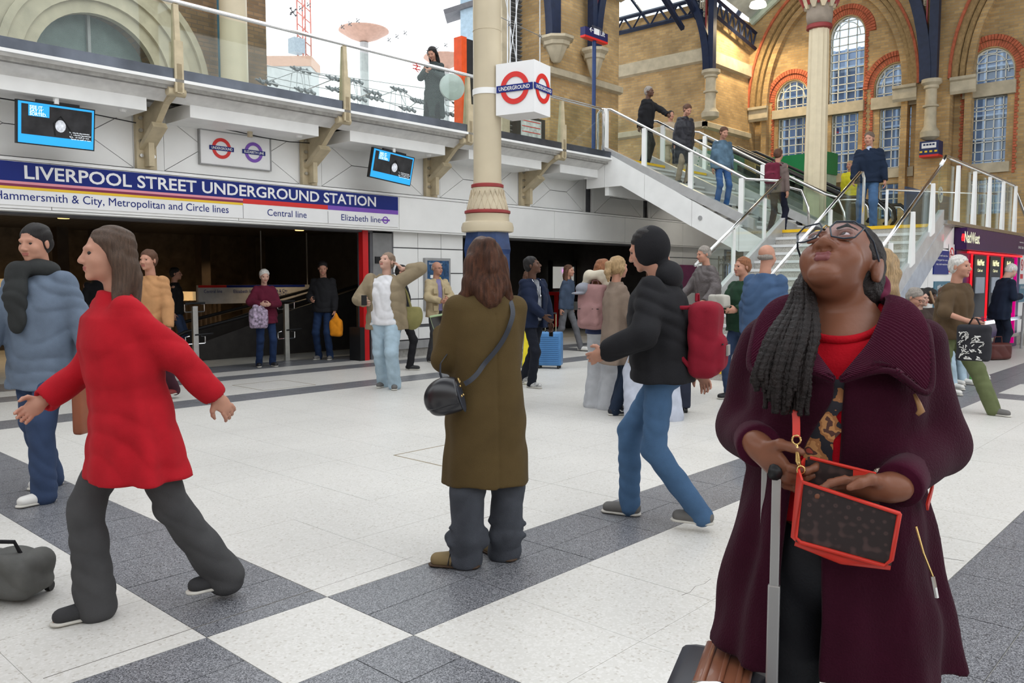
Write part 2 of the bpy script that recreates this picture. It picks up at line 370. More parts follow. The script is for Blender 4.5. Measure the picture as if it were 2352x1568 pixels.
# ------------------------------------------------ roundel board
rb = empty('roundel_board', (6.65, 11.9, 3.19), 'white board with red and violet roundels mounted above the station name sign', 'sign')
MB().box(6.07, 7.24, 11.90, 11.94, 3.195, 3.69).build('board', M_signwhite, rb, bevel=.006)
f = MB()
for q in ((6.055, 7.255, 3.18, 3.195), (6.055, 7.255, 3.69, 3.705), (6.055, 6.07, 3.195, 3.69), (7.24, 7.255, 3.195, 3.69)): f.box(q[0], q[1], 11.885, 11.95, q[2], q[3])
f.build('frame', M_grey, rb)
roundel(rb, (6.41, 11.897, 3.445), (1, 0, 0), (0, 0, 1), .155, M_red, M_blue, M_signwhite, 'UNDERGROUND')
roundel(rb, (6.95, 11.897, 3.445), (1, 0, 0), (0, 0, 1), .155, M_violet, M_blue, M_signwhite, 'ELIZABETH LINE')
MB().tube([(6.72, 11.6, 3.78), (6.72, 11.6, 3.62)], .04, 12).build('sensor_tube', M_cream, wl)
# ================================================================= BALCONY EDGE
be = empty('trim_1', kind='structure')
XL, XR = -2.5, 15.05
MB().box(XL, 30, 10.9, 16.2, 3.98, 4.1).build('upper_floor_slab', M_conc, be)
MB().box(XL, XR, 10.83, 10.9, 4.10, 4.235).build('edge_strip', M_dsteel, be)
MB().box(XL, XR, 10.80, 10.92, 4.06, 4.10).build('edge_lip', M_white2, be)
MB().prism([(10.85, 4.06), (11.2, 3.86), (11.2, 3.98), (10.9, 4.06)], lambda a, b, d: (d, a, b), XL, XR).build('sloping_soffit', mat('soffit grey', (.68, .67, .65), .5), be)
seg = [(-.1, 2.3)]+[(BR[i]+.32, BR[i+1]-.28) for i in range(4)]+[(13.65, 15.0)]
for x0, x1 in seg:
    MB().box(x0, x1, 11.18, 11.95, 3.70, 3.90).build('soffit_box', M_white2, be, bevel=.006)
for x0, x1 in seg: MB().lathe([(.04, -.03), (.055, 0)], (x1-.25, 11.35, 3.7), 12).build('smoke_detector', M_white2, be)
# brackets and posts
def bracket(x):
    t = empty('steel_bracket', (x, 11.9, 3.0), 'cream steel bracket with bolted wall plate carrying a balustrade post, fascia below', 'bracket', 'cream steel brackets under the balcony')
    MB().box(x-.14, x+.14, 11.86, 11.94, 3.02, 3.86).build('wall_plate', M_beige, t)
    MB().box(x-.04, x+.04, 11.7, 11.87, 3.05, 3.86).build('web', M_beige, t)
    MB().prism([(11.86, 3.3), (11.86, 3.75), (11.3, 3.98), (10.95, 4.02), (10.95, 3.93), (11.2, 3.83), (11.6, 3.5)], lambda a, b, d: (x+d, a, b), -.045, .045).build('arm', M_beige, t)
    MB().prism([(11.86, 3.28), (11.86, 3.36), (11.45, 3.62), (11.4, 3.55)], lambda a, b, d: (x+d, a, b), -.1, .1).build('gusset', M_beige, t)
    MB().tube([(x-.12, 10.92, 3.95), (x+.12, 10.92, 3.95)], .06, 12).build('knuckle', M_beige, t, smooth=True, ang=40)
    for i, zz in enumerate((3.2, 3.4, 3.55, 3.72)):
        for sx in (-.085, .085): MB().tube([(x+sx, 11.86, zz), (x+sx, 11.82, zz)], .028, 6).build('bolt', M_steel, t)
    p = MB().prism([(10.80, 3.92), (10.98, 3.92), (10.97, 4.3), (10.91, 5.08), (10.85, 5.08), (10.80, 4.3)], lambda a, b, d: (x+d, a, b), -.035, .035)
    p.box(x-.06, x+.06, 10.8, 10.83, 3.93, 4.6); p.build('post', M_cream if 0 else M_beige, t)
    return t
b0 = None
names = ['left of the screen showing SEE IT SAY IT', 'between the left screen and the roundel board', 'between the roundel board and the small screen', 'just left of the cream column', 'right of the cream column']
for i, x in enumerate(BR):
    if b0 is None: b0 = bracket(x); b = b0
    else: b = dup(b0, loc=(x, 11.9, 3.0))
    b['label'] = 'cream steel balcony bracket and post, '+names[i]
bb = empty('balcony_balustrade', (6, 10.88, 4.2), 'long glass balustrade with round steel handrail along the upper walkway edge', 'balustrade')
MB().tube([(XL, 10.88, 5.12), (14.6, 10.88, 5.12), (14.72, 10.88, 5.10), (14.76, 10.88, 5.02), (14.76, 10.88, 4.12)], .03, 12).build('handrail', M_chrome, bb, smooth=True)
gx = [XL]+BR+[14.72]
for i in range(len(gx)-1): MB().box(gx[i]+.05, gx[i+1]-.03, 10.875, 10.885, 4.2, 5.06).build('glass_pane', M_glass, bb)
# national rail mark on the glass
def nrail(parent, c, s, m):
    mb = MB(); Mx = frame_m(c, (1, 0, 0), (0, 0, 1)); W_ = lambda x, y: Mx @ Vector((x*s, y*s, 0))
    for p, q in (((-1, .32), (1, .32)), ((-1, -.32), (1, -.32)), ((-.45, .85), (.35, .32)), ((.35, .32), (-.35, -.32)), ((-.35, -.32), (.45, -.85))): mb.tube([W_(*p), W_(*q)], .1*s, 4)
    return mb.build('rail_symbol', m, parent)
nrail(bb, tuple(at(957, 155, Y=10.87)), .085, M_red)
# ================================================================= UNDERGROUND HALL (behind the opening)
uh = empty('wall_back', kind='structure')
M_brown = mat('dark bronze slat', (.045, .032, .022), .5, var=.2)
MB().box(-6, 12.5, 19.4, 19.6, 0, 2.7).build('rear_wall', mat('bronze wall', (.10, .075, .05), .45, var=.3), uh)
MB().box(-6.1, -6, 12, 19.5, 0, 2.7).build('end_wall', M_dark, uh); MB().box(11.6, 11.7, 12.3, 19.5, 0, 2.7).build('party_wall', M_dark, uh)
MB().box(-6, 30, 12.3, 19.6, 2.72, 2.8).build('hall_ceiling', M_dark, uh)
sl = MB()
for i in range(46): sl.box(-6, 11.6, 12.35+i*.15, 12.35+i*.15+.06, 2.52, 2.66)
sl.build('ceiling_slats', M_brown, uh, kind='stuff')
M_glow = mat('warm lit wall recess', (.95, .66, .32), .6, emit=.35, var=.15)
for (a, b, y0, y1) in ((-6, 150, 640, 720), (150, 225, 676, 745), (340, 368, 672, 690), (372, 405, 672, 715), (412, 450, 670, 690), (755, 850, 668, 690)):
    p, q = at(a, y0, Y=18.6), at(b, y1, Y=18.6)
    MB().box(p.x, q.x, 18.6, 19.4, q.z, p.z).build('lit_recess', M_glow, uh)
for px in (145, 228, 470, 575, 690, 755):
    p = at(px, 700, Y=18.4); MB().box(p.x-.1, p.x+.12, 18.3, 18.6, 0, 2.6).build('bronze_column', M_brown, uh)
gr = MB()
for i in range(22): gr.box(6.8+i*.11, 6.84+i*.11, 17.2, 17.26, .05, 1.0)
gr.build('floor_grille', mat('grille bronze', (.17, .12, .08), .5), uh, kind='stuff')
for px, py in ((146, 502), (515, 620)):
    p = at(px, py, Z=2.5) if px < 200 else Vector((10.1, 15.5, 2.5)); t = MB().lathe([(.09, 0), (.1, .03)], p, 16).build('downlight', mat('downlight glow', (1, .6, .2), .5, emit=2.5, var=0))
    tag(t, 'small round amber downlight in the dark slatted ceiling, '+('nearer the station sign' if px < 200 else 'deeper inside above the hanging line sign'), 'lamp', 'amber downlights')
    spot('hall_spot', (p.x, p.y, 2.45), 60)
spot('hall_spot', (5, 17.2, 2.45), 90); spot('hall_spot', (9.5, 17.5, 2.45), 90); spot('hall_spot', (2, 16, 2.45), 60)
# hanging line sign
Yh = 16.4; p0, p1 = at(455, 655, Y=Yh), at(812, 690, Y=Yh)
hs = empty('hanging_line_sign', ((p0.x+p1.x)/2, Yh, p1.z), 'pale hanging direction sign listing the lines, inside the dark entrance', 'sign')
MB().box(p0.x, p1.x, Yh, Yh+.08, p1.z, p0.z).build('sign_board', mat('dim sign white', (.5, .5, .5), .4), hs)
MB().box(p0.x, at(520, 655, Y=Yh).x, Yh-.005, Yh, p0.z-.05, p0.z).build('red_line', M_red, hs); MB().box(at(520, 655, Y=Yh).x, at(700, 655, Y=Yh).x, Yh-.005, Yh, p0.z-.05, p0.z).build('violet_line', M_blue, hs)
for s, a, yy, b in (('Central line', 468, 665, 510), ('Elizabeth line', 536, 665, 585), ('Hammersmith & City', 596, 664, 660), ('Metropolitan and Circle lines', 596, 672, 680)):
    u, v = at(a, yy, Y=Yh), at(b, yy, Y=Yh); text('lettering', s, (u.x, Yh-.003, u.z-.07), (1, 0, 0), (0, 0, 1), M_blue, hs, w=v.x-u.x, h=.1)
for px in (601, 706): q = at(px, 640, Y=Yh+.04); MB().tube([(q.x, Yh+.04, p0.z), (q.x, Yh+.04, 2.6)], .015, 8).build('hanger_rod', M_grey, hs)
# purple information panel
q0, q1 = at(273, 711, Y=17.5), at(305, 766, Y=17.5)
ip = empty('purple_totem', (q0.x, 17.5, 0), 'tall lit purple information panel standing inside the station entrance', 'panel')
MB().box(q0.x, q1.x, 17.5, 17.6, q1.z, q0.z).build('screen', mat('purple screen', (.22, .03, .38), .4, emit=.8, var=.05), ip); MB().box(q0.x+.1, q1.x-.1, 17.52, 17.58, 0, q1.z).build('stand', M_dark, ip)
# escalator handrails at right of the hall
es = empty('hall_escalator', (8, 15, 0), 'dark escalator with black handrail going down inside the station entrance', 'escalator')
for dy in (0, 1.2): 
    MB().tube([(10.6, 14+dy, 1.35), (9.2, 14.2+dy, 1.0), (7.0, 14.5+dy, .5), (6.4, 14.6+dy, .2)], .035, 8).build('handrail', M_black, es)
    MB().prism([(10.6, 0), (10.6, 1.25), (9.2, .9), (6.4, .1), (6.4, 0)], FY(14.2+dy), 0, .05).build('side_panel', M_dark, es)
# red door frame
rf = tag(MB().box(9.12, 9.24, 12.0, 12.12, 0, 2.34).build('trim_2', mat('signal red', (.5, .012, .015), .35, var=.05), None), kind='structure')
MB().box(9.02, 9.12, 11.98, 12.3, 0, .6).build('trim_3', M_black, None, kind='structure')
# queue posts with U handles
def qpost(x, y):
    t = empty('queue_rail_post', (x, y, 0), '', 'post', 'steel queue posts with U-shaped rails')
    MB().box(x-.045, x+.045, y-.03, y+.03, 0, 1.02).build('post', M_steel, t, bevel=.004)
    for z in (.42, .95):
        for s in (-1, 1): MB().tube([(x+s*.05, y, z-.02), (x+s*.16, y, z-.02), (x+s*.17, y, z), (x+s*.17, y, z+.1), (x+s*.1, y, z+.11)], .011, 6).build('rail_loop', M_chrome, t)
    MB().tube([(x-.17, y-.02, 1.07), (x+.17, y-.02, 1.07)], .018, 8).build('top_bar', M_black, t); MB().tube([(x-.02, y-.02, .55), (x+.3, y-.02, .56)], .018, 8).build('lower_bar', M_black, t)
    return t
qp = [(4.9, 13.03, 'left, partly behind the person in red'), (6.47, 13.03, 'just left of the old woman in the burgundy jacket'), (8.18, 13.03, 'just right of the old woman in the burgundy jacket'), (5.9, 14.6, 'standing back between the two nearest posts')]
q = qpost(*qp[0][:2]); q['label'] = 'steel queue post with U rails, '+qp[0][2]
for x, y, s in qp[1:]: c = dup(q, loc=(x, y, 0)); c['label'] = 'steel queue post with U rails, '+s
# ================================================================= TICKET HALL (second opening)
th = empty('wall_far_counter', kind='structure'); th.name = 'wall_counter'
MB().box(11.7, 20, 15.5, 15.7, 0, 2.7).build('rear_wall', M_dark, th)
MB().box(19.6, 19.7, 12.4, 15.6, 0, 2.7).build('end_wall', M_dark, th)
Yk = 15.4
def kx(px): return at(px, 640, Y=Yk).x
tk = empty('ticket_counter', (kx(1330), Yk, 0), 'ticket office counter with lit windows and red front in the dark opening', 'counter')
M_lit = mat('lit ticket office', (.85, .72, .42), .6, emit=.45, var=.3, scale=3); M_lit2 = mat('lit office white', (.8, .8, .74), .6, emit=.35, var=.2)
for a, b, m in ((1268, 1318, M_lit2), (1322, 1350, M_lit), (1355, 1400, M_lit2)):
    za, zb = at(a, 612, Y=Yk).z, at(a, 662, Y=Yk).z
    MB().box(kx(a), kx(b), Yk, Yk+.08, zb, za).build('window', m, tk)
    MB().box(kx(a)-.03, kx(b)+.03, Yk-.03, Yk, zb-.05, zb).build('sill', M_steel, tk)
for a in (1264, 1320, 1352, 1403): MB().box(kx(a)-.04, kx(a)+.04, Yk-.06, Yk+.05, .1, 2.0).build('mullion', M_black, tk)
M_sred = MC['signal red']
MB().box(kx(1255), kx(1410), Yk-.35, Yk, 1.0, 1.1).build('counter_shelf', M_sred, tk); MB().box(kx(1258), kx(1408), Yk-.1, Yk, .1, 1.0).build('counter_front', M_dark, tk)
for a in (1262, 1325, 1400): MB().box(kx(a)-.05, kx(a)+.05, Yk-.3, Yk-.22, .1, 1.0).build('red_leg', M_sred, tk)
MB().box(kx(1298), kx(1330), Yk-.26, Yk-.24, .55, .8).build('notice', M_signwhite, tk)
text('number_sign', '4', (kx(1291), Yk-.05, at(1291, 626, Y=Yk).z), (1, 0, 0), (0, 0, 1), mat('pink neon', (.9, .1, .9), .4, emit=2, var=0), tk, h=.16, bold=.02)
text('number_sign', '3', (kx(1373), Yk-.01, at(1373, 622, Y=Yk).z), (1, 0, 0), (0, 0, 1), M_black, tk, h=.14)
spot('ticket_spot', (15.5, 14.2, 2.5), 60, (1, .8, .55)); 
dl = tag(MB().lathe([(.1, 0), (.1, .1)], (14.6, 12.7, 2.62), 16).build('downlight', MC['downlight glow']), 'small round amber downlight in the ceiling over the ticket office opening', 'lamp', 'amber downlights')
mg = MB().box(19.75, 20.9, 11.955, 11.975, 1.2, 1.85).build('magenta_poster', mat('magenta print', (.2, .02, .1), .4)); tag(mg, 'dark magenta poster on the pilaster behind the bald man', 'poster')
# map poster on pilaster
mp = empty('map_poster', (10.9, 11.98, 1), 'tall framed station map poster on the white pilaster behind the man in beige', 'poster')
mx0, mx1, mz0, mz1 = at(975, 650, Y=11.96).x, at(1033, 650, Y=11.96).x, at(975, 713, Y=11.96).z, at(975, 592, Y=11.96).z
MB().box(mx0, mx1, 11.93, 12.0, mz0, mz1).build('frame', M_grey, mp, bevel=.006)
MB().box(mx0+.05, mx1-.05, 11.925, 11.93, mz0+.05, mz1-.05).build('print', mat('map print blue', (.03, .08, .17), .3, var=.5, scale=14), mp)
MB().box(mx0+.06, mx0+.2, 11.922, 11.926, mz0+.06, mz0+.45).build('map_inset', mat('map inset', (.35, .5, .6), .3, var=.4, scale=20), mp)
for i, (dx, dz, m) in enumerate(((.12, .62, M_signwhite), (.3, .58, M_yellow), (.15, .8, M_signwhite), (.3, .75, M_red))): MB().box(mx0+dx, mx0+dx+.09, 11.921, 11.926, mz0+dz, mz0+dz+.06).build('map_patch', m, mp)
text('lettering', 'Station map', (mx0+.08, 11.922, mz1-.12), (1, 0, 0), (0, 0, 1), M_signwhite, mp, w=.35, h=.05)
# ================================================================= SCREENS
M_scr = mat('screen blue', (.02, .28, .62), .3, emit=.9, var=.04); M_scd = mat('screen picture dark', (.02, .02, .022), .3, emit=.2, var=.6, scale=7)
M_skull = mat('screen pale image', (.5, .52, .56), .4, emit=.5, var=.5, scale=25); M_capt = mat('screen text white', (.85, .9, .95), .4, emit=.9, var=0)
def screen(c, w, h, yaw, roll, nm, dim, label):
    t = empty('information_screen', c, label, 'screen', rz=0)
    n = Matrix.Translation(c) @ Matrix.Rotation(yaw, 4, 'Z') @ Matrix.Rotation(roll, 4, 'Y') @ Matrix.Rotation(R(8), 4, 'X')
    def B(name, x0, x1, y0, y1, z0, z1, m):
        mb = MB(); b = MB().box(x0, x1, y0, y1, z0, z1); mb.add([n @ Vector(v) for v in b.v], b.f); return mb.build(name, m, t)
    B('casing', -w/2, w/2, 0, .07, -h/2, h/2, M_black); s = B('screen', -w/2+.015, w/2-.015, -.004, 0, -h/2+.015, h/2-.015, M_scr)
    B('picture', -w/2+.05, w/2-.04, -.007, -.004, -h/2+.12, h/2-.04, M_scd)
    B('speech_bubble', -w*.36, -w*.1, -.010, -.007, h*.16, h*.42, M_scr)
    sk = MB(); sk.add([n @ Vector((.045*w/.85*math.cos(a)*1.3+.04, -.0095, .075*math.sin(a))) for a in [2*PI*k/16 for k in range(16)]]+[n @ Vector((.04, -.0075, 0))], [(k, (k+1) % 16, 16) for k in range(16)]); sk.build('pale_face_image', M_skull, t)
    a_ = MB(); a_.tube([n @ Vector((-.06+.04, -.01, -.12)), n @ Vector((-.08+.04, -.01, .03)), n @ Vector((.04, -.01, .12)), n @ Vector((.13, -.01, 0)), n @ Vector((.2, -.01, -.12))], .008, 6); a_.build('strap_image', M_black, t)
    xd = n.to_3x3() @ Vector((1, 0, 0)); up = n.to_3x3() @ Vector((0, 0, 1))
    for i, s_ in enumerate(('SEE IT.', 'SAY IT.', 'SORTED.')):
        text('caption', s_, n @ Vector((-w*.345, -.0105, h*.33-i*h*.078)), xd, up, M_capt, t, h=h*.1, w=w*(.17 if i < 2 else .21), bold=.01)
    for i in range(4): text('small_print', 'Have they left a bag unattended' if i < 2 else 'Speak to staff or text', n @ Vector((w*.16+(i % 2)*.02, -.0105, -h*.13-i*h*.05)), xd, up, M_capt, t, h=h*.045, w=w*.26)
    top = n @ Vector((0, .03, h/2)); MB().tube([top, (top.x, top.y, 3.72)], .035, 8).build('mount_pole', M_white2, t)
    B('mount_bar', -w*.25, w*.3, .02, .07, h/2, h/2+.03, M_black)
    return t
screen((3.87, 11.25, 3.365), .9, .52, R(0), R(0), 0, 0, 'large hanging screen with blue surround reading SEE IT SAY IT SORTED, far left')
screen((9.2, 11.25, 3.38), .87, .5, R(-3), R(6), 0, 0, 'smaller tilted hanging screen with blue surround, left of the cream column')
wr = MB().tube([(5.7, 11.8, 3.8), (6.2, 11.7, 3.72), (7, 11.7, 3.66), (7.5, 11.75, 3.66), (8, 11.8, 3.7)], .008, 6).build('cable', M_black); tag(wr, 'black cable sagging in front of the panels above the roundel board', 'cable')
wr = MB().tube([(2.4, 11.4, 3.66), (3.0, 11.4, 3.64), (4.1, 11.5, 3.64), (5.0, 11.6, 3.6)], .008, 6).build('cable', M_black); tag(wr, 'black cable running along the soffit behind the large left screen', 'cable')

sf = empty('soffit_light', (17.4, 10.6, 3.5), 'slim white strip light under the walkway beside the stairs', 'lamp'); MB().box(15.6, 19.4, 10.2, 10.3, 3.42, 3.47).build('strip_diffuser', M_signwhite, sf)
area('soffit_strip_light', (17.5, 10.25, 3.40), (R(35), 0, 0), 3.8, .3, 55, (1, .95, .86))  # added fill light brightening the wall under the stairs, with an added strip fitting
# ================================================================= LOWER STAIRCASE (rises along +X), landing, upper flights (rise along +Y)
ST = .149; TR = .28; SX = 10.8; LZ = 2.39; LX = 15.0; YA, YB2 = 4.2, 6.87
st = empty('staircase', (SX, 5.5, 0), 'grey staircase with pale nosings rising from the concourse to the landing', 'staircase')
stp = None
for i in range(16):
    x = SX+TR*i; z = ST*(i+1)
    if 0 < i < 15:
        if stp is None:
            stp = MB().box(x, x+TR+.03, YA, YB2, z-ST, z).build('step', M_step, st); 
            n_ = MB().box(x-.012, x+.05, YA, YB2, z-.045, z+.003).build('nosing', M_nose, stp); ref = (x, z)
        else: s_ = dup(stp, st, loc=(x-ref[0], 0, z-ref[1]))
    else:
        s_ = MB().box(x, x+(TR+.03 if i == 0 else .3), YA, YB2, z-ST, z).build('step', M_step, st)
        MB().box(x-.014, x+.06, YA, YB2, z-.05, z+.004).build('nosing', M_safety, s_, label='safety yellow nosing')
# landing and platform
ldg = empty('landing', kind='structure'); ldg.name = 'trim_4'
MB().box(LX+.28, 22.6, YA, 7.9, LZ-.3, LZ).build('landing_slab', M_step, ldg)
MB().box(LX+.28, 22.6, YA+.02, 7.8, 0.02, LZ-.3).build('landing_core', M_white2, ldg)
MB().box(LX-.1, 22.6, 4.12, 4.2, LZ-.02, LZ+.06).build('landing_edge', M_steel, ldg)
def slope(x): return ST+(x-SX)*ST/TR
# side cheeks
for yy, d, nm in ((YB2, .1, 'cheek'), (YA-.09, .09, 'cheek')):
    MB().prism([(SX-.1, slope(SX-.1)-.08), (LX+.1, slope(LX+.1)-.1), (LX+.1, slope(LX+.1)+.18), (SX-.1, slope(SX-.1)+.14)], FY(yy), 0, d).build('stringer', mat('satin stringer steel', (.5, .5, .5), .35, metal=.45, var=.08), st)
    yy > 5 and MB().prism([(SX, 0), (LX+.4, 0), (LX+.4, LZ-.1), (LX, LZ-.1), (SX, .05)], FY(yy+.01), 0, d-.03).build('side_wall', M_white, st)
MB().prism([(SX+.15, slope(SX)+.0), (LX+.1, slope(LX+.1)-.08), (LX+.1, slope(LX)-.42), (SX+.72, 0), (SX+.15, 0)], FY(YA-.1), 0, .012).build('polished_cladding', mat('polished stringer cladding', (.55, .57, .6), .15, metal=.35, var=.12), st)
def stair_rail(name, y, x0, x1, top_ret, label, n, fin, glass=True, plane='Y', zf=slope, hr=.95):
    t = empty(name, (x0, y, zf(x0)), label, 'balustrade')
    pts = [(x0, y, zf(x0)+hr), (x1, y, zf(x1)+hr)]
    if top_ret: pts += [(x1+.12, y, zf(x1)+hr+.02), (x1+.2, y, zf(x1)+hr-.08), (x1+.2, y, LZ)]
    MB().tube(pts, .026, 12).build('handrail', M_chrome, t, smooth=True)
    if glass: MB().prism([(x0+.05, zf(x0)+.16), (x1, zf(x1)+.16), (x1, zf(x1)+hr-.07), (x0+.05, zf(x0)+hr-.07)], FY(y), -.006, .006).build('glass_pane', M_glass, t)
    for i in range(n):
        x = x0+(x1-x0)*(i+.12)/(n-.3) if n > 1 else x0
        if fin: p = MB().prism([(x-.1, zf(x)+.05), (x+.1, zf(x)+.12), (x+.03, zf(x)+hr-.05), (x-.03, zf(x)+hr-.05)], FY(y-.075), 0, .05)
        else: p = MB().box(x-.04, x+.04, y-.02, y+.02, zf(x)+.05, zf(x)+hr-.05)
        p.build('post', M_white2, t)
        MB().lathe([(.018, 0), (.018, .04)], (x, y, zf(x)+hr-.06), 8).build('rail_fixing', M_chrome, t)
    return t
stair_rail('stair_balustrade', YB2+.05, 11.9, LX, False, 'left glass balustrade of the lower staircase with white posts and steel handrail', 3, False)
mr = stair_rail('stair_handrail', 5.47, 11.3, LX, True, 'middle steel handrail of the lower staircase with thin glass', 2, False)
MB().tube([(11.3, 5.47, slope(11.3)+.95), (10.75, 5.47, .95), (10.62, 5.47, .8), (10.55, 5.47, .3), (10.52, 5.47, 0)], .026, 10).build('lower_newel', M_chrome, mr, smooth=True)
stair_rail('stair_balustrade', YA-.04, 11.5, LX, False, 'right glass balustrade of the lower staircase with tapered white fin posts', 4, True)
# guard along the landing edge above the cash machines
gd = empty('landing_guard', (17.5, YA-.04, LZ), 'glass guard with tapered pale fins above the cash machine front', 'balustrade')
gz = LZ+1.0
MB().tube([(LX, YA-.04, slope(LX)+.95), (LX+.25, YA-.04, gz+.12), (LX+.5, YA-.04, gz+.12), (20.2, YA-.04, gz+.05), (22.4, YA-.04, gz-1.0)], .03, 12).build('handrail', M_chrome, gd, smooth=True)
for i in range(5):
    x = 15.9+i*1.08
    MB().prism([(x-.11, LZ+.05), (x+.11, LZ+.05), (x+.035, gz+.03), (x-.035, gz+.03)], FY(YA-.1), 0, .05).build('fin_post', M_white2, gd)
    MB().box(x-.98, x-.13, YA-.045, YA-.035, LZ+.08, gz).build('glass_pane', M_glass, gd)
MB().box(15.2, 22, YA-.12, YA-.02, LZ+.0, LZ+.06).build('base_rail', M_steel, gd)
# second guard behind (far side of the landing)
g2 = empty('rear_guard', (20, 7.6, LZ), 'low steel rail and glass on the far side of the landing, behind the standing man', 'balustrade')
MB().tube([(18.6, 6.2, LZ+.98), (22.6, 5.0, LZ+1.1)], .025, 10).build('handrail', M_chrome, g2); MB().tube([(18.6, 6.2, LZ), (18.6, 6.2, LZ+.98)], .03, 8).build('post', M_white2, g2)
MB().prism([(6.2, LZ+.1), (5.0, LZ+.1), (5.0, LZ+1.05), (6.2, LZ+.9)], lambda a, b, d: (22.6-(a-5.0)*3.33+d, a, b), 0, .01).build('glass_pane', M_glass, g2)
# upper flights
Y0U = 7.75; UT = .262; ZU = 4.1; NU = 12; URS = (ZU-LZ)/NU
def uz(y): return LZ+URS*(1+(y-Y0U)/UT)
def upper(x0, x1, label):
    t = empty('upper_staircase', (x0, Y0U, LZ), label, 'staircase'); s0 = None
    for i in range(NU):
        y = Y0U+UT*i; z = LZ+URS*(i+1)
        if 0 < i < NU-1:
            if s0 is None: s0 = MB().box(x0, x1, y, y+UT+.02, z-URS-.05, z).build('step', M_step, t); MB().box(x0, x1, y-.012, y+.05, z-.04, z+.003).build('nosing', M_nose, s0); rf_ = (y, z)
            else: dup(s0, t, loc=(0, y-rf_[0], z-rf_[1]))
        else:
            s_ = MB().box(x0, x1, y, y+UT+.02, z-URS-.05, z).build('step', M_step, t)
            MB().box(x0, x1, y-.014, y+.06, z-.05, z+.004).build('nosing', M_safety if i else M_nose, s_)
    return t
u1 = upper(15.1, 16.85, 'near upper staircase rising left to the upper walkway'); u2 = upper(16.95, 18.75, 'far upper staircase beside the first, rising left to the upper walkway')
def curail(x, label, first=False):
    t = empty('upper_stair_rail', (x, Y0U, LZ), label, 'balustrade'); ye = Y0U+UT*NU
    zr = lambda y: uz(y)+.92
    pts = [(x, ye+.35, ZU), (x, ye+.35, zr(ye)-.05), (x, ye+.25, zr(ye)+.05), (x, ye, zr(ye)), (x, Y0U-.1, zr(Y0U-.1))]
    if first: pts += [(x, YB2+.1, slope(LX)+.93)]
    else: pts += [(x, Y0U-.4, zr(Y0U)-.15), (x, Y0U-.55, zr(Y0U)-.5), (x, Y0U-.6, LZ)]
    MB().tube(pts, .028, 12).build('handrail', M_chrome, t, smooth=True)
    MB().prism([(Y0U-.1, uz(Y0U)+.12), (ye, uz(ye)+.12), (ye, zr(ye)-.07), (Y0U-.1, zr(Y0U)-.12)], lambda a, b, d: (x+d, a, b), -.006, .006).build('glass_pane', M_glass, t)
    for k in ((0, .36, .72, 1.04) if first else (.45, .95)):
        y = Y0U+(ye-Y0U)*k; MB().box(x-.03, x+.03, y-.05, y+.05, uz(y)-.05, zr(y)-.03).build('post', M_white2, t)
    MB().prism([(Y0U-.3, uz(Y0U)-.12), (ye+.2, uz(ye)-.05), (ye+.2, uz(ye)+.16), (Y0U-.3, uz(Y0U)+.08)], lambda a, b, d: (x+d, a, b), -.07, .07).build('curb', MC['satin stringer steel'], t)
    if first: MB().prism([(YB2+.1, LZ+.1), (Y0U-.1, LZ+.1), (Y0U-.1, LZ+.95), (YB2+.1, LZ+.95)], lambda a, b, d: (x+d, a, b), -.006, .006).build('glass_pane', M_glass, t)
    return t
curail(15.05, 'nearest glass balustrade of the upper staircase, above the white sloping stringer', True)
curail(16.9, 'second balustrade up the upper stairs, between the two flights'); curail(18.85, 'third balustrade up the upper stairs, beside the escalators')
# white stringer on the concourse side
q = [at(1388, 372, X=15.0), at(1450, 372, X=15.0), at(1760, 523, X=15.0), at(1700, 545, X=15.0), at(1452, 408, X=15.0), at(1330, 414, X=15.0)]
sg2 = empty('stair_stringer', (15.0, 9.5, 3), 'white sloping stringer panels under the nearest upper staircase', 'stair side')
ye = Y0U+UT*NU; dn = .52
SP = [(11.2, uz(ye)-.04), (ye+.1, uz(ye)-.04), (ye-.9, uz(ye-.9)-.05), (Y0U+1.3, uz(Y0U+1.3)-.05), (YB2+.1, uz(YB2+.1)-.05)]
for k, (ya, yb) in enumerate(((11.5, ye+.1), (ye+.1, 9.95), (9.95, 8.8), (8.8, 7.75), (7.75, 6.98))):
    top = lambda y: uz(min(y, ye+.1))-.05
    bot = lambda y: max(uz(min(y, ye-.35))-dn-.05, 2.0)
    pts = [(ya-.004, top(ya)), (yb+.004, top(yb)), (yb+.004, bot(yb))]+([(ye-.35, bot(ye-.35))] if ya > ye-.35 > yb else [])+[(ya-.004, bot(ya))]
    MB().prism(pts, lambda a, b, d: (14.97+d, a, b), 0, .05).build('stringer_panel', M_white2, sg2)
MB().tube([(14.965, 8.6, uz(8.6)-.3), (14.95, 8.6, uz(8.6)-.3)], .045, 16).build('round_boss', M_grey, sg2)
MB().prism([(11.0, ZU-.52), (ye-.35, uz(ye-.35)-dn-.06), (7.2, 2.0), (7.2, 2.1), (ye-.35, uz(ye-.35)-dn+.1), (11.0, ZU-.3)], lambda a, b, d: (15.02+d, a, b), 0, 3.7).build('underside', M_white2, sg2)
tr = MB().box(15.0, 19, 10.9, 11.0, 3.3, 4.0).build('underside_end', M_white2, sg2)
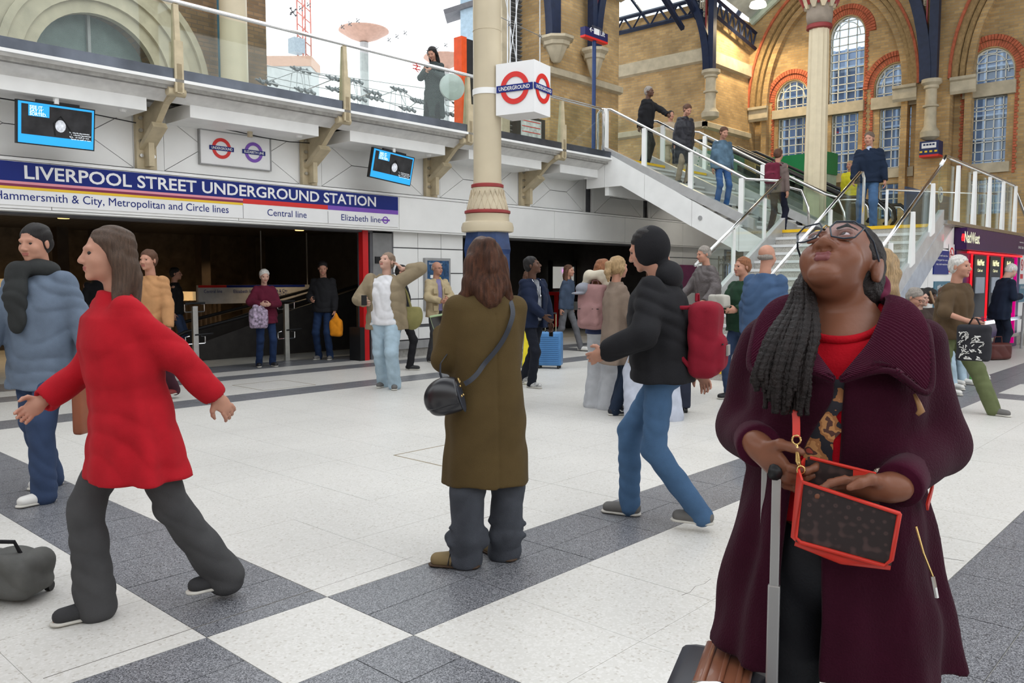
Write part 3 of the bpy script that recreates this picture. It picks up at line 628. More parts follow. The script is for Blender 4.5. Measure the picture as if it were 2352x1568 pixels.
# wall behind stairs continues (Y 11.95) already; shutter lattice gate beneath the stairs
ga = empty('lattice_gate', (21.2, 11.5, 0), 'folding lattice gate in the lit opening seen through the lower stair glass', 'gate')
gm = MB()
for i in range(12): gm.box(20.9+i*.25, 20.93+i*.25, 11.4, 11.43, 0, 2.1)
for i in range(11):
    for z in (.6, 1.2, 1.8): gm.tube([(20.9+i*.25, 11.4, z), (21.15+i*.25, 11.4, z+.25)], .012, 4); gm.tube([(20.9+i*.25, 11.4, z+.25), (21.15+i*.25, 11.4, z)], .012, 4)
gm.build('lattice', mat('gate metal', (.35, .33, .27), .5), ga, kind='stuff')
# ================================================================= ESCALATORS
M_esc = mat('escalator panel steel', (.42, .43, .42), .35, metal=.7, var=.1)
def escal(x0, x1, label):
    t = empty('escalator', (x0, 8, LZ), label, 'escalator'); sl_ = (4.1-LZ)/(10.9-7.6)
    ez = lambda y: LZ+(y-7.6)*sl_
    gm = MB()
    for i in range(14): y = 7.4+i*.27; gm.box(x0+.12, x1-.12, y, y+.26, ez(y)-.1, ez(y)+.03)
    gm.build('moving_steps', M_lead, t, kind='stuff')
    for x in (x0, x1):
        MB().prism([(6.9, LZ), (11.3, 4.0), (11.3, 4.35), (10.9, ez(10.9)+.3), (7.6, ez(7.6)+.3), (6.9, LZ+.3)], lambda a, b, d: (x+d, a, b), -.08, .08).build('side_panel', M_esc, t)
        MB().prism([(6.9, LZ+.3), (7.6, LZ+.3), (10.9, ez(10.9)+.3), (10.9, ez(10.9)+.85), (7.6, LZ+.88), (7.0, LZ+.85)], lambda a, b, d: (x+d, a, b), -.008, .008).build('glass_pane', M_glass, t)
        MB().tube([(x, 11.5, 5.05), (x, 10.9, ez(10.9)+.92), (x, 7.6, ez(7.6)+.95), (x, 7.0, LZ+.93), (x, 6.8, LZ+.75), (x, 6.75, LZ+.5), (x, 6.85, LZ+.35)], .04, 8).build('handrail', M_black, t, smooth=True)
        MB().tube([(x-.06, 7.6, ez(7.6)+.9), (x-.06, 6.98, LZ+.86), (x-.06, 6.83, LZ+.7), (x-.06, 6.8, LZ+.45)], .022, 8).build('rim', M_chrome, t, smooth=True)
    return t
escal(19.3, 20.4, 'nearer escalator beside the upper stairs'); escal(20.9, 22.0, 'farther escalator, in front of the arched brick wall')
# ================================================================= CASH MACHINE FRONT
wr_ = empty('wall_right', kind='structure')
M_purp = mat('bank purple', (.04, .012, .075), .3, var=.1); M_neon = mat('red neon', (1, .012, .02), .3, emit=1.3, var=0)
NX0, NX1 = 16.02, 21.0
for i, (a, b) in enumerate(((11.9, 13.2), (13.2, 14.6), (14.6, 16.0), (21.02, 22.6))):
    for (z0, z1) in ((.2, .62), (.64, 1.3), (1.32, 1.97), (1.99, 2.4)):
        top = lambda x: slope(x)-.52 if x < LX+.4 else LZ
        if top(b) < z0+.05: continue
        pts = [(a+.006, z0)] if top(a) > z0 else [((z0+.52-ST)*TR/ST+SX, z0)]
        pts += [(b-.006, z0), (b-.006, min(z1, top(b)))]
        if top(a) < z1 < top(b): pts += [((z1+.52-ST)*TR/ST+SX, z1)]
        if top(a) > z0: pts += [(a+.006, min(z1, top(a)))]
        MB().prism(pts, FY(YA-.02), 0, .04).build('panel', M_white, wr_)
MB().box(11.7, 22.6, YA-.02, YA+.03, 0, .2).build('plinth', M_conc, wr_)
cm = empty('cash_machine_front', (18.5, YA, 0), 'purple bank front with red neon strips and three cash machines, under the landing guard', 'cash machines')
MB().box(NX0, NX1, YA-.22, YA-.02, 1.98, 2.36).build('fascia_sign', M_purp, cm)
MB().box(NX0+.5, NX1-.2, YA-.14, YA-.11, 1.93, 1.965).build('neon_strip', M_neon, cm)
MB().box(NX0+.02, NX1, YA-.06, YA-.02, 0, 1.97).build('back_panel', M_purp, cm)
M_glowy = mat('lit cream letters', (.95, .9, .5), .4, emit=1.0, var=0)
text('lettering', 'NatWest', (at(2215, 560, Y=YA-.23).x, YA-.23, 2.10), (1, 0, 0), (0, 0, 1), mat('cream letters', (.85, .84, .6), .4, emit=.35, var=0), cm, w=at(2256, 560, Y=YA-.23).x-at(2222, 560, Y=YA-.23).x, h=.27, bold=.02)
hx = at(2216, 545, Y=YA-.24).x-.12
ch_ = MB()
for k in range(3):
    Mh = frame_m((hx, YA-.235, 2.17), (1, 0, 0), (0, 0, 1)) @ Matrix.Rotation(k*2*PI/3, 4, 'Z')
    ch_.add([Mh @ Vector(v) for v in ((-.07, -.01, 0), (.07, -.01, 0), (.035, -.055, 0), (-.035, -.055, 0), (-.07, -.01, .02), (.07, -.01, .02), (.035, -.055, .02), (-.035, -.055, .02))], [(0, 1, 2, 3), (4, 7, 6, 5), (0, 4, 5, 1), (1, 5, 6, 2), (2, 6, 7, 3), (3, 7, 4, 0)])
ch_.build('bank_emblem', M_neon, cm)
text('small_print', 'natwest.com', (20.0, YA-.23, 2.22), (1, 0, 0), (0, 0, 1), M_signwhite, cm, w=.6, h=.05); text('small_print', '0345 788 8444', (19.9, YA-.23, 2.1), (1, 0, 0), (0, 0, 1), M_signwhite, cm, w=.75, h=.07)
for i, x in enumerate((17.0, 18.15, 19.3)):
    MB().box(x, x+.85, YA-.12, YA-.06, .75, 1.9).build('machine', M_black, cm)
    MB().box(x+.12, x+.7, YA-.14, YA-.12, 1.2, 1.5).build('screen', mat('cash screen', (.25, .28, .32), .3, emit=.3), cm)
    MB().box(x-.06, x-.03, YA-.10, YA-.07, .7, 1.92).build('neon_strip', M_neon, cm)
    text('lettering', 'NatWest', (x+.15, YA-.13, 1.72), (1, 0, 0), (0, 0, 1), M_glowy, cm, w=.5, h=.16, bold=.02)
    text('lettering', 'Cash out', (x+.2, YA-.13, 1.6), (1, 0, 0), (0, 0, 1), M_glowy, cm, w=.35, h=.08)
MB().box(20.25, 20.3, YA-.15, YA-.05, .1, 1.92).build('neon_strip', mat('magenta neon', (.5, .0, .16), .3, emit=.8, var=0), cm)
for z in (.62, .28): MB().box(17, 20.6, YA-.3, YA-.06, z, z+.07).build('bumper_rail', M_chrome, cm)
# notices beside it
def notice(nm, x0, x1, z0, z1, m, label, lines=(), tm=None, h=.04):
    t = empty(nm, ((x0+x1)/2, YA-.03, z0), label, 'sign'); MB().box(x0, x1, YA-.04, YA-.02, z0, z1).build('plate', m, t)
    for i, s in enumerate(lines): text('lettering', s, (x0+(x1-x0)*.12, YA-.042, z1-(z1-z0)*(.25+.18*i)), (1, 0, 0), (0, 0, 1), tm or M_signwhite, t, w=(x1-x0)*.75, h=h)
    return t
a, b = at(2141, 574, Y=YA), at(2173, 630, Y=YA)
notice('blue_notice', a.x, b.x, b.z, a.z, M_blue, 'small blue notice with white text on the panel left of the bank front', ('You will not be', 'charged to use', 'any cash machine'), h=.045)
a, b = at(2141, 646, Y=YA), at(2183, 712, Y=YA)
notice('follow_us_panel', a.x, b.x, b.z, a.z, mat('muted teal', (.06, .16, .22), .4), 'teal notice reading Follow us left of the bank front', ('#Follow us',), h=.1)
notice('teal_notice', 21.15, 21.9, .95, 1.35, MC['muted teal'], 'teal notice at the right edge of the frame beyond the bank front', ('#Follow us',), h=.1)
def nosmoke(parent_y, x, z, r, label, fx=None, nrm=((1, 0, 0), (0, 0, 1))):
    t = empty('no_smoking_sign', (x, parent_y, z), label, 'sign'); Mx = frame_m((x, parent_y, z), *nrm)
    m1 = MB(); m1.obox(Mx @ Matrix.Translation((0, -r*.35, 0)), r*2.4, r*3.9, .01); m1.build('plate', M_signwhite, t)
    m2 = MB(); ring(m2, Mx @ Matrix.Translation((0, .2*r, .006)), r*.75, r*.98, .003, 24); m2.obox(Mx @ Matrix.Translation((0, .2*r, .008)) @ Matrix.Rotation(-.8, 4, 'Z'), r*1.6, r*.18, .003); m2.build('prohibition_ring', M_red, t)
    m3 = MB(); m3.obox(Mx @ Matrix.Translation((0, -1.75*r, .006)), r*2.1, r*.8, .004); m3.build('red_caption', M_red, t)
    m4 = MB(); m4.obox(Mx @ Matrix.Translation((0, .2*r, .007)), r*1.1, r*.14, .002); m4.build('cigarette_symbol', M_black, t)
nosmoke(YA-.035, at(2180, 590, Y=YA).x, 1.86, .13, 'no smoking sign with red ring beside the bank front'); nosmoke(YA-.035, 21.3, 1.75, .13, 'no smoking sign at the right edge of the frame')
# ================================================================= CREAM COLUMN with blue base and cube sign
CC = at(1120, 640, D=9.5); cx, cy = CC.x, CC.y
col = empty('cream_column', (cx, cy, 0), 'cream round iron column with ornate red-ringed collar and navy octagonal base', 'column')
OR = R(-47.4)+PI/8
MB().lathe([(.30, 0), (.30, .5), (.275, .55), (.275, 1.75), (.285, 1.8), (.255, 2.0)], (cx, cy, 0), 8, OR).build('octagonal_base', M_navy, col)
MB().lathe([(.25, 1.99), (.295, 2.0), (.30, 2.05), (.285, 2.1), (.25, 2.12), (.245, 2.16), (.25, 2.2)], (cx, cy, 0), 16, OR).build('stone_collar', M_cream, col, smooth=True, ang=40)
MB().lathe([(.235, 2.2), (.262, 2.21), (.262, 2.235), (.235, 2.245)], (cx, cy, 0), 32).build('lower_ring', M_oxred, col, smooth=True, ang=50)
MB().lathe([(.235, 2.24), (.225, 2.3), (.19, 2.42), (.175, 2.5)], (cx, cy, 0), 32).build('tapered_collar', M_cream, col, smooth=True, ang=50)
lv = MB()
for k in range(20):
    a = 2*PI*k/20
    for s in (-1, 1):
        lv.tube([(cx+.236*math.cos(a), cy+.236*math.sin(a), 2.25), (cx+.205*math.cos(a+s*PI/20), cy+.205*math.sin(a+s*PI/20), 2.37), (cx+.186*math.cos(a), cy+.186*math.sin(a), 2.47)], .006, 5)
lv.build('leaf_relief', mat('relief cream', (.5, .42, .3), .5), col, kind='stuff')
MB().lathe([(.17, 2.49), (.185, 2.5), (.185, 2.53), (.165, 2.54)], (cx, cy, 0), 32).build('upper_ring', M_oxred, col, smooth=True, ang=50)
MB().lathe([(.166, 2.53), (.158, 2.6), (.158, 6.4)], (cx, cy, 0), 40).build('shaft', M_cream, col, smooth=True, ang=50)
MB().lathe([(.16, 3.52), (.166, 3.52), (.166, 3.585), (.16, 3.585)], (cx, cy, 0), 32).build('white_band', M_white2, col, smooth=True, ang=50)
MB().lathe([(.158, 4.22), (.163, 4.225), (.158, 4.23)], (cx, cy, 0), 32).build('joint_ring', M_cream, col)
nosmoke(0, 0, 0, .001, 'x') if 0 else None
e_ = at(1161, 636, D=9.23); xd = Vector((_r[0], _r[1], 0)); xd = (xd+Vector((_f0[0], _f0[1], 0))*.45).normalized()
nt_ = empty('no_smoking_sign', e_, 'tiny no smoking notice on the navy column base behind the woman in the olive coat', 'sign'); Mx = frame_m(e_, xd, (0, 0, 1))
m1 = MB(); m1.obox(Mx, .06, .11, .006); m1.build('plate', M_signwhite, nt_); m2 = MB(); ring(m2, Mx @ Matrix.Translation((0, .015, .004)), .017, .023, .002, 20); m2.obox(Mx @ Matrix.Translation((0, -.04, .004)), .055, .022, .003); m2.build('prohibition_ring', M_red, nt_)
# cube sign: corner nearest camera at px 1227
def pt(px, py, d): return at(px, py, D=d)
cs = empty('underground_cube_sign', (cx+.3, cy-.3, 3.2), 'white cube sign with red roundels clamped to the cream column', 'sign')
A = at(1139, 215, D=9.35); B_ = at(1227, 215, D=9.12); C_ = at(1264, 215, D=9.44)
A.z = B_.z = C_.z = 0; D_ = A+(C_-B_); z0, z1 = 3.275, 3.83
mb = MB(); mb.add([(p.x, p.y, z) for z in (z0, z1) for p in (A, B_, C_, D_)], [(3, 2, 1, 0), (4, 5, 6, 7), (0, 1, 5, 4), (1, 2, 6, 5), (2, 3, 7, 6), (3, 0, 4, 7)])
mb.build('cube', M_signwhite, cs)
xa = (B_-A).normalized(); na = xa.cross(Vector((0, 0, 1))); ca = (A+B_)/2; ca.z = (z0+z1)/2
roundel(cs, ca+na*.004, xa, (0, 0, 1), .175, M_red, M_blue, M_signwhite, 'UNDERGROUND')
xb = (C_-B_).normalized(); nb = xb.cross(Vector((0, 0, 1))); cb_ = (B_+C_)/2; cb_.z = (z0+z1)/2
roundel(cs, cb_+nb*.004, xb, (0, 0, 1), .16, M_red, M_blue, M_signwhite, 'UNDERGROUND')
MB().box(cx-.02, A.x+.2, cy-.15, cy-.08, 3.52, 3.585).build('clamp_arm', M_white2, cs)
# column spreads at top (out of frame) - plain bell and roof girder carried by it
MB().lathe([(.16, 6.35), (.3, 6.7), (.42, 6.9)], (cx, cy, 0), 24).build('bell_capital', M_cream, col, smooth=True)
# ================================================================= UPPER LEVEL, LEFT OF THE COLUMN
wu = empty('wall_upper', kind='structure')
YB_ = 15.4
ac = at(222, 175, Y=YB_); ri = at(312, 150, Y=YB_).x-ac.x
def arc(cx_, cz_, rx_, rz_, a0=0, a1=PI, n=24): return [(cx_+rx_*math.cos(a0+(a1-a0)*i/n), cz_+rz_*math.sin(a0+(a1-a0)*i/n)) for i in range(n+1)]
xr = at(515, 100, Y=YB_).x
MBw = shape_with_holes([(-6, 3.9), (xr, 3.9), (xr, 11), (-6, 11)], [arc(ac.x, 5.0, 1.05, 1.1)+[(ac.x-1.05, 4.2), (ac.x+1.05, 4.2)]], FY(YB_), 0, .5)
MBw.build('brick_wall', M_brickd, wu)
for k, (r0, r1, d) in enumerate(((1.05, 1.25, .12), (1.25, 1.5, .2), (1.5, 1.62, .26), (1.62, 1.85, .2), (1.85, 1.97, .28))):
    o_ = arc(ac.x, 5.0, r1, r1); i_ = arc(ac.x, 5.0, r0, r0)[::-1]
    MB().prism([(ac.x+r1, 4.1)]+o_+[(ac.x-r1, 4.1), (ac.x-r0, 4.1)]+i_+[(ac.x+r0, 4.1)], FY(YB_-d), 0, d+.02).build('stone_moulding', M_stone, wu)
MB().box(ac.x-1.1, ac.x+1.1, YB_+.3, YB_+.34, 4.1, 6.2).build('arch_glass', mat('dull green glass', (.10, .14, .13), .25, var=.2), wu)
for dx in (-.02,): MB().box(ac.x+dx-.02, ac.x+dx+.03, YB_+.22, YB_+.3, 4.1, 6.1).build('glazing_bar', M_grey, wu)
w2 = MB().prism([(-2, 7.2), (3.5, 7.2), (3.9, 6.2), (4.0, 4.1), (3.2, 4.1), (3.0, 5.5), (-2, 6)], FY(YB_-1.2), 0, .15).build('dark_cladding', M_dark, wu)
c_ = at(537, 100, Y=14.6); cl = MB().lathe([(.30, 0), (.25, .15), (.245, 7)], (c_.x, 14.6, 4.1), 24).build('cream_column', M_cream, smooth=True, ang=40)
tag(cl, 'plain cream column on the upper walkway, left of the white sky opening', 'column')
dp = MB().tube([(at(509, 100, Y=15.2).x, 15.25, 4.1), (at(509, 100, Y=15.2).x, 15.25, 10)], .05, 8).build('drain_pipe', MC['muted teal']); tag(dp, 'dark green drain pipe beside the plain cream upper column', 'pipe')
x0_, x1_ = at(562, 100, Y=16.2).x, at(612, 100, Y=16.2).x
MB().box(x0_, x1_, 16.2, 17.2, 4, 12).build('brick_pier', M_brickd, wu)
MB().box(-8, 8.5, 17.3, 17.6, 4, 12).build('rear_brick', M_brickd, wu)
# glass facade in front of the sky: cable trusses, spider fittings
M_cable = mat('stainless cable', (.42, .43, .44), .3, metal=.8)
def spider(c, s=1.0):
    t = empty('spider_fitting', c, '', 'glass fitting', 'spider glass fittings on the cable wall')
    mb = MB()
    for k in range(4):
        a = PI/4+k*PI/2; e = Vector(c)+Vector((math.cos(a)*.16*s, -.02, math.sin(a)*.16*s)); mb.tube([c, e], .018*s, 6)
        mb.tube([e+Vector((0, -.05*s, 0)), e+Vector((0, .02*s, 0))], .035*s, 8)
    mb.tube([Vector(c)+Vector((0, -.1*s, 0)), Vector(c)+Vector((0, .12*s, 0))], .035*s, 8)
    mb.build('spider_arms', mat('fitting grey', (.16, .17, .18), .4, metal=.5), t)
    return t
YG = 15.8; sp0 = None
def put_spider(px, py, Y, label, grp, s=1):
    global sp0
    c = at(px, py, Y=Y)
    if sp0 is None: sp0 = spider(c, s); o = sp0
    else:
        o = dup(sp0, loc=c)
        if s != 1: o.scale = (s, s, s)
    o['label'] = label; o['group'] = grp
    return o
for i_, (px, py) in enumerate(((672, 28), (690, 20), (708, 12), (786, 62), (803, 55), (821, 48), (893, 92), (911, 84), (930, 76), (982, 120), (1003, 112), (1023, 104))):
    put_spider(px, py, YG, ('left', 'middle', 'right')[i_ % 3]+' glass fitting of the '+('row by the crane mast', 'row over the orange canopy', 'row between canopy and woman', 'row just above the woman')[i_//3], 'star fittings against the sky', .55)
cb = empty('cable_truss', at(800, 230, Y=YG+.3), 'bow-shaped cable trusses of grey cast nodes behind the balcony glass', 'truss')
nodes_px = [((612, 188), (690, 160), (770, 180)), ((770, 205), (812, 185), (855, 212)), ((860, 225), (915, 205), (960, 232)), ((965, 232), (1010, 222), (1055, 240))]
nm = MB(); rm = MB()
lowers = [(700, 208), (820, 225), (935, 250), (1035, 262)]
for (a, b, c), l in zip(nodes_px, lowers):
    A_, B2, C2, L_ = at(*a, Y=YG), at(*b, Y=YG+.2), at(*c, Y=YG), at(*l, Y=YG-.3)
    for p in (A_, B2, C2, L_):
        for dx in (-.16, 0, .16): nm.tube([p+Vector((dx-.1, 0, .02)), p+Vector((dx+.1, 0, -.03))], [.02, .045], 6); nm.tube([p+Vector((dx, 0, .05)), p+Vector((dx+.03, -.06, -.05))], .022, 6)
    for p, q in ((A_, B2), (B2, C2), (B2, L_), (A_, L_), (C2, L_)): rm.tube([p, q], .014, 5)
    for dx in (-.5, -.2, .2, .45): rm.tube([B2+Vector((dx*.4, 0, 0)), Vector((B2.x+dx, B2.y, 4.3))], .012, 5)
for (p, q) in (((612, 150), (1060, 250)), ((612, 175), (1060, 270)), ((690, 162), (1060, 215))): rm.tube([at(*p, Y=YG), at(*q, Y=YG)], .01, 5)
nm.build('cast_nodes', MC['fitting grey'], cb, kind='stuff'); rm.build('cables', M_cable, cb, kind='stuff')
for px in (690, 803, 911, 1003):
    p = at(px, 0, Y=YG); 
cw = empty('cable_wall', at(1185, 100, Y=15), 'vertical stainless cables rising right of the cream column and past the brick pier', 'cables'); cm_ = MB()
for px, Yc_, b_ in ((1166, 14.4, 165), (1172, 14.4, 150), (1186, 14.4, 160), (1240, 14.8, 330), (1460, 19, 330), (1478, 19, 330), (1525, 18.6, 330), (1541, 18.6, 340), (1510, 18.6, 300), (1567, 18.2, 340)):
    cm_.tube([at(px, -20, Y=Yc_), at(px, b_, Y=Yc_)], .016, 5)
for p, q, Yc_ in (((1160, -10), (1190, 160), 14.4), ((1190, 0), (1168, 160), 14.4), ((1150, 40), (1245, 85), 14.4), ((1500, 0), (1530, 300), 18.6), ((1545, 30), (1520, 330), 18.6), ((1430, 90), (1570, 150), 18.6), ((1430, 180), (1570, 235), 18.6), ((1425, 10), (1560, 75), 18.6), ((1430, 200), (1520, 190), 18.6)):
    cm_.tube([at(*p, Y=Yc_), at(*q, Y=Yc_)], .011, 5)
cm_.build('cables', M_cable, cw, kind='stuff')
for px, py, lb in ((1170, 57, 'spider fitting on the cables in front of the louvres'), (1240, 83, 'spider fitting on the single cable right of the louvres')): put_spider(px, py, 14.35, lb, 'fittings beside the louvres', .55)
for i_, (px, py) in enumerate(((1434, 18), (1483, 38), (1525, 55), (1436, 100), (1482, 117), (1525, 132), (1568, 150), (1434, 180), (1482, 197), (1525, 210), (1566, 226))):
    cn = {14: 'leftmost', 15: 'rightmost'}.get(px//100, 'x'); cn = 'first' if px < 1450 else 'second' if px < 1500 else 'third' if px < 1550 else 'last'
    put_spider(px, py, 18.5, cn+' spider fitting from the left in the '+('top', 'middle', 'lowest')[0 if i_ < 3 else 1 if i_ < 7 else 2]+' row of the tall cable wall', 'fittings on the tall cable wall', .6)
# things outside beyond the glass
M_tint = mat('hazy orange canopy', (.42, .26, .20), .6, var=.1); M_hz = mat('hazy grey', (.38, .385, .39), .7, var=.1)
def canopy(px, py, w, D, label):
    c = at(px, py, D=D); t = empty('disc_canopy', c, label, 'canopy'); r = w/2/1900*D
    MB().lathe([(.1, 0), (r*.6, .25), (r, .55), (r*.98, .62), (r*.4, .75), (.1, .8)], c, 32).build('disc', M_tint, t, smooth=True, ang=40)
    MB().tube([c, (c.x, c.y, 0)], .22, 10).build('pole', M_hz, t)
canopy(836, 98, 112, 42, 'orange-tinted disc canopy on a pale pole outside, seen against the sky'); canopy(1022, 160, 96, 42, 'second pale disc canopy outside, behind the woman on the walkway')
cr_ = empty('tower_crane', at(700, 100, D=90), 'distant red lattice crane mast seen through the glass', 'crane'); cm2 = MB()
for sx in (-.5, .5):
    for sy in (-.5, .5): p = at(700, 160, D=90); cm2.tube([(p.x+sx, p.y+sy, p.z-6), (p.x+sx, p.y+sy, p.z+16)], .09, 4)
for k in range(18): z = p.z-6+k*1.2; cm2.tube([(p.x-.5, p.y-.5, z), (p.x+.5, p.y+.5, z+1.2)], .06, 4); cm2.tube([(p.x+.5, p.y-.5, z), (p.x-.5, p.y+.5, z+1.2)], .06, 4)
cm2.build('mast', mat('crane red', (.42, .16, .13), .6), cr_, kind='stuff'); MB().box(p.x-1.6, p.x-.3, p.y-.6, p.y+.6, p.z+1.5, p.z+3).build('cab', mat('crane blue grey', (.28, .31, .36), .5), cr_)
hb = empty('hazy_building', at(680, 200, D=70), 'pale hazy building with an orange band low in the sky opening', 'building')
a_, b_ = at(600, 150, D=70), at(720, 260, D=70); v = Vector((_r[0], _r[1], 0))
MB().box(0, 1, 0, 1, 0, 1) and MB().obox(Matrix.Translation(((a_+b_)/2)+Vector((0, 0, -8.2))) @ Matrix.Rotation(-R(47.4), 4, 'Z'), 4.6, 3, 19.6).build('block', M_hz, hb)
MB().obox(Matrix.Translation(((a_+b_)/2)+Vector((0, 0, 1.9))) @ Matrix.Rotation(-R(47.4), 4, 'Z'), 4.8, 3.2, .8).build('orange_band', M_tint, hb)
tb = empty('roofed_tower', at(1070, 30, D=45), 'corner of a blue-grey building with projecting eaves left of the cream column', 'building')
p = at(1085, 60, D=45)
MB().obox(Matrix.Translation((p.x, p.y, p.z-1)) @ Matrix.Rotation(-R(47.4), 4, 'Z'), 1.2, 1.2, 7).build('wall', mat('hazy blue wall', (.3, .4, .48), .6), tb); MB().obox(Matrix.Translation(at(1068, 24, D=45)) @ Matrix.Rotation(-R(47.4), 4, 'Z') @ Matrix.Rotation(-.3, 4, 'Y'), 2.2, 1.6, .25).build('eaves', M_lead, tb)
# orange and black totem
p, q = at(1060, 85, Y=13.6), at(1118, 290, Y=13.6)
tt = empty('shop_totem', (p.x, 13.6, 4.1), 'tall black and orange totem on the upper walkway beside the column', 'sign')
MB().box(p.x+.16, q.x, 13.6, 13.75, 4.1, p.z).build('black_face', mat('totem black', (.03, .03, .032), .3), tt); MB().box(p.x, p.x+.16, 13.6, 13.85, 4.1, p.z+.03).build('orange_edge', mat('totem orange', (.75, .09, .02), .4), tt)
k = MB(); ring(k, frame_m((q.x-.12, 13.59, p.z-.75), (1, 0, 0), (0, 0, 1)), .24, .27, .004); k.build('orange_ring', MC['totem orange'], tt)
p = at(1038, 200, Y=11.3); dm = MB().lathe([(.02, -.05), (.2, -.05), (.24, -.02), (.24, .03), (.1, .05)], (0, 0, 0), 24).build('round_mirror', mat('round device grey', (.45, .5, .48), .3)); dm.location = p; dm.rotation_euler = (PI/2, 0, R(-20)); tag(dm, 'round grey disc on a bracket beside the balcony post right of the woman', 'mirror')
MB().box(0, 1, 0, 1, 0, 1)
# ================================================================= UPPER LEVEL, RIGHT OF THE COLUMN
lvx0, lvx1 = at(1165, 50, Y=16).x, at(1214, 50, Y=16).x
lo = empty('louvre_panel', (lvx0, 16, 5), 'tall dark louvre panel between cream stone pilasters, right of the cream column', 'louvres')
lvm = None
for i in range(46):
    z = 5.0+i*.125
    if lvm is None: lvm = MB().prism([(0, 0), (.14, -.07), (.14, -.05), (0, .02)], lambda a, b, d: (d, 16+a, 5.0+b), lvx0, lvx1).build('louvre_blade', mat('louvre grey', (.2, .21, .22), .5), lo)
    else: dup(lvm, lo, loc=(0, 0, i*.125))
MB().box(lvx0, lvx1, 16.15, 16.2, 4.1, 11).build('backing', M_black, lo)
MB().box(at(1147, 0, Y=16).x, lvx0, 15.9, 16.5, 4.1, 11).build('stone_pilaster', M_stone, wu); MB().box(lvx1, at(1236, 0, Y=16).x, 15.8, 16.5, 4.1, 11).build('stone_pilaster', M_stone, wu)
px0, px1 = at(1262, 150, Y=15).x, 21.1
MB().box(px0, px1, 15, 16.6, 4.1, 12).build('brick_pier', M_brick, wu)
MB().box(at(1236, 100, Y=16).x-.1, px0+.1, 15.7, 16.6, 4.1, 12).build('brick_return', M_brick, wu)
def course(x0, x1, y, z0, z1, d=.12): MB().prism([(y, z0), (y-d, z0+.05), (y-d, z1-.06), (y, z1)], lambda a, b, dd: (dd, a, b), x0-.1, x1+.08).build('string_course', M_stone, wu)
course(px0, px1, 15, 7.05, 7.32); course(px0, px1, 15, 4.9, 5.0, .05); course(20.4, px1, 15, 9.8, 10.2, .2)
def corbel(px, py0, py1, Y, w, label, square=True):
    a = at(px, py0, Y=Y); b = at(px, py1, Y=Y); h_ = a.z-b.z
    t = empty('stone_corbel', (a.x, Y, b.z), label, 'corbel')
    MB().lathe([(w*.10, 0), (w*.2, h_*.08), (w*.42, h_*.62), (w*.5, h_*.66), (w*.52, h_*.8), (w*.66, h_*.9), (w*.66, h_)], (a.x, Y-.05, b.z), 8, PI/8).build('corbel_body', M_stone, t, smooth=True, ang=30)
    return a
def filigree(parent, tri, y, m):
    """flat scrolled iron panel inside a triangle, built of small rings"""
    mb = MB(); (ax, az), (bx, bz), (cx_, cz_) = tri; n = 7
    for i in range(n):
        for j in range(n-i):
            u, v_ = (i+.5)/n, (j+.5)/n
            if u+v_ > 1: continue
            X_ = ax+(bx-ax)*u+(cx_-ax)*v_; Z_ = az+(bz-az)*u+(cz_-az)*v_; r_ = .09
            mb.tube([(X_+r_*math.cos(t), y, Z_+r_*math.sin(t)) for t in [k*PI/4 for k in range(8)]], .016, 4, closed=True)
    return mb.build('scroll_panel', m, parent, kind='stuff')
def rib(c, side, Y, w, rise, label, post=True, plane='Y'):
    """curved iron rib rising from a corbel and leaning to one side"""
    t = empty('iron_rib', c, label, 'roof rib'); n = 14
    f_ = (lambda a, b, d: (c.x+a, Y+d, c.z+b)) if plane == 'Y' else (lambda a, b, d: (c.x+d, c.y-a, c.z+b))
    inn = [(side*rise*(1-math.cos(s*PI/2*.8)), rise*1.6*math.sin(s*PI/2*.8)) for s in [i/n for i in range(n+1)]]
    out = [(a+side*w, b-.02) for a, b in inn]
    MB().prism(inn+out[::-1], f_, -.12, .12).build('curved_rib', M_navyiron, t)
    if post: MB().prism([(-w*.5, 0), (w*.3, 0), (w*.3, rise*2), (-w*.5, rise*2)] if side > 0 else [(-w*.3, 0), (w*.5, 0), (w*.5, rise*2), (-w*.3, rise*2)], f_, -.1, .1).build('iron_post', M_navyiron, t)
    MB().prism([(side*.16, .9), (side*.2, .9), (side*.2+.0, rise*2), (side*.16, rise*2)], f_, -.04, .04).build('red_edge', M_oxred, t)
    mb = MB(); rr = random.Random(3)
    for i in range(4, 60):
        b = rise*.55+i*.045
        s = math.asin(min(.999, (b/(rise*1.6))))/(PI/2*.8) if b < rise*1.6*math.sin(PI/2*.8) else 1
        lim = abs(rise*(1-math.cos(s*PI/2*.8)))-.05
        a = .24
        while a < lim:
            p_ = [f_(side*(a+.05*math.cos(q)), b+.05*math.sin(q), 0) for q in [k_*PI/3 for k_ in range(6)]]; mb.tube(p_, .013, 4, closed=True); a += .125
    mb.build('scroll_panel', mat('scroll cream', (.5, .44, .33), .6), t, kind='stuff')
    return t
c1 = corbel(1275, 88, 145, 14.9, .75, 'octagonal stone corbel under the first navy iron rib on the brick pier'); rib(c1, -1, 14.9, .26, 2.2, 'navy iron roof rib curving up to the left from the pier')
c2 = corbel(1362, 115, 180, 14.7, .62, 'moulded stone corbel behind the lift sign pole'); rib(c2, 1, 14.7, .26, 2.2, 'navy iron roof rib curving up to the right behind the lift sign')
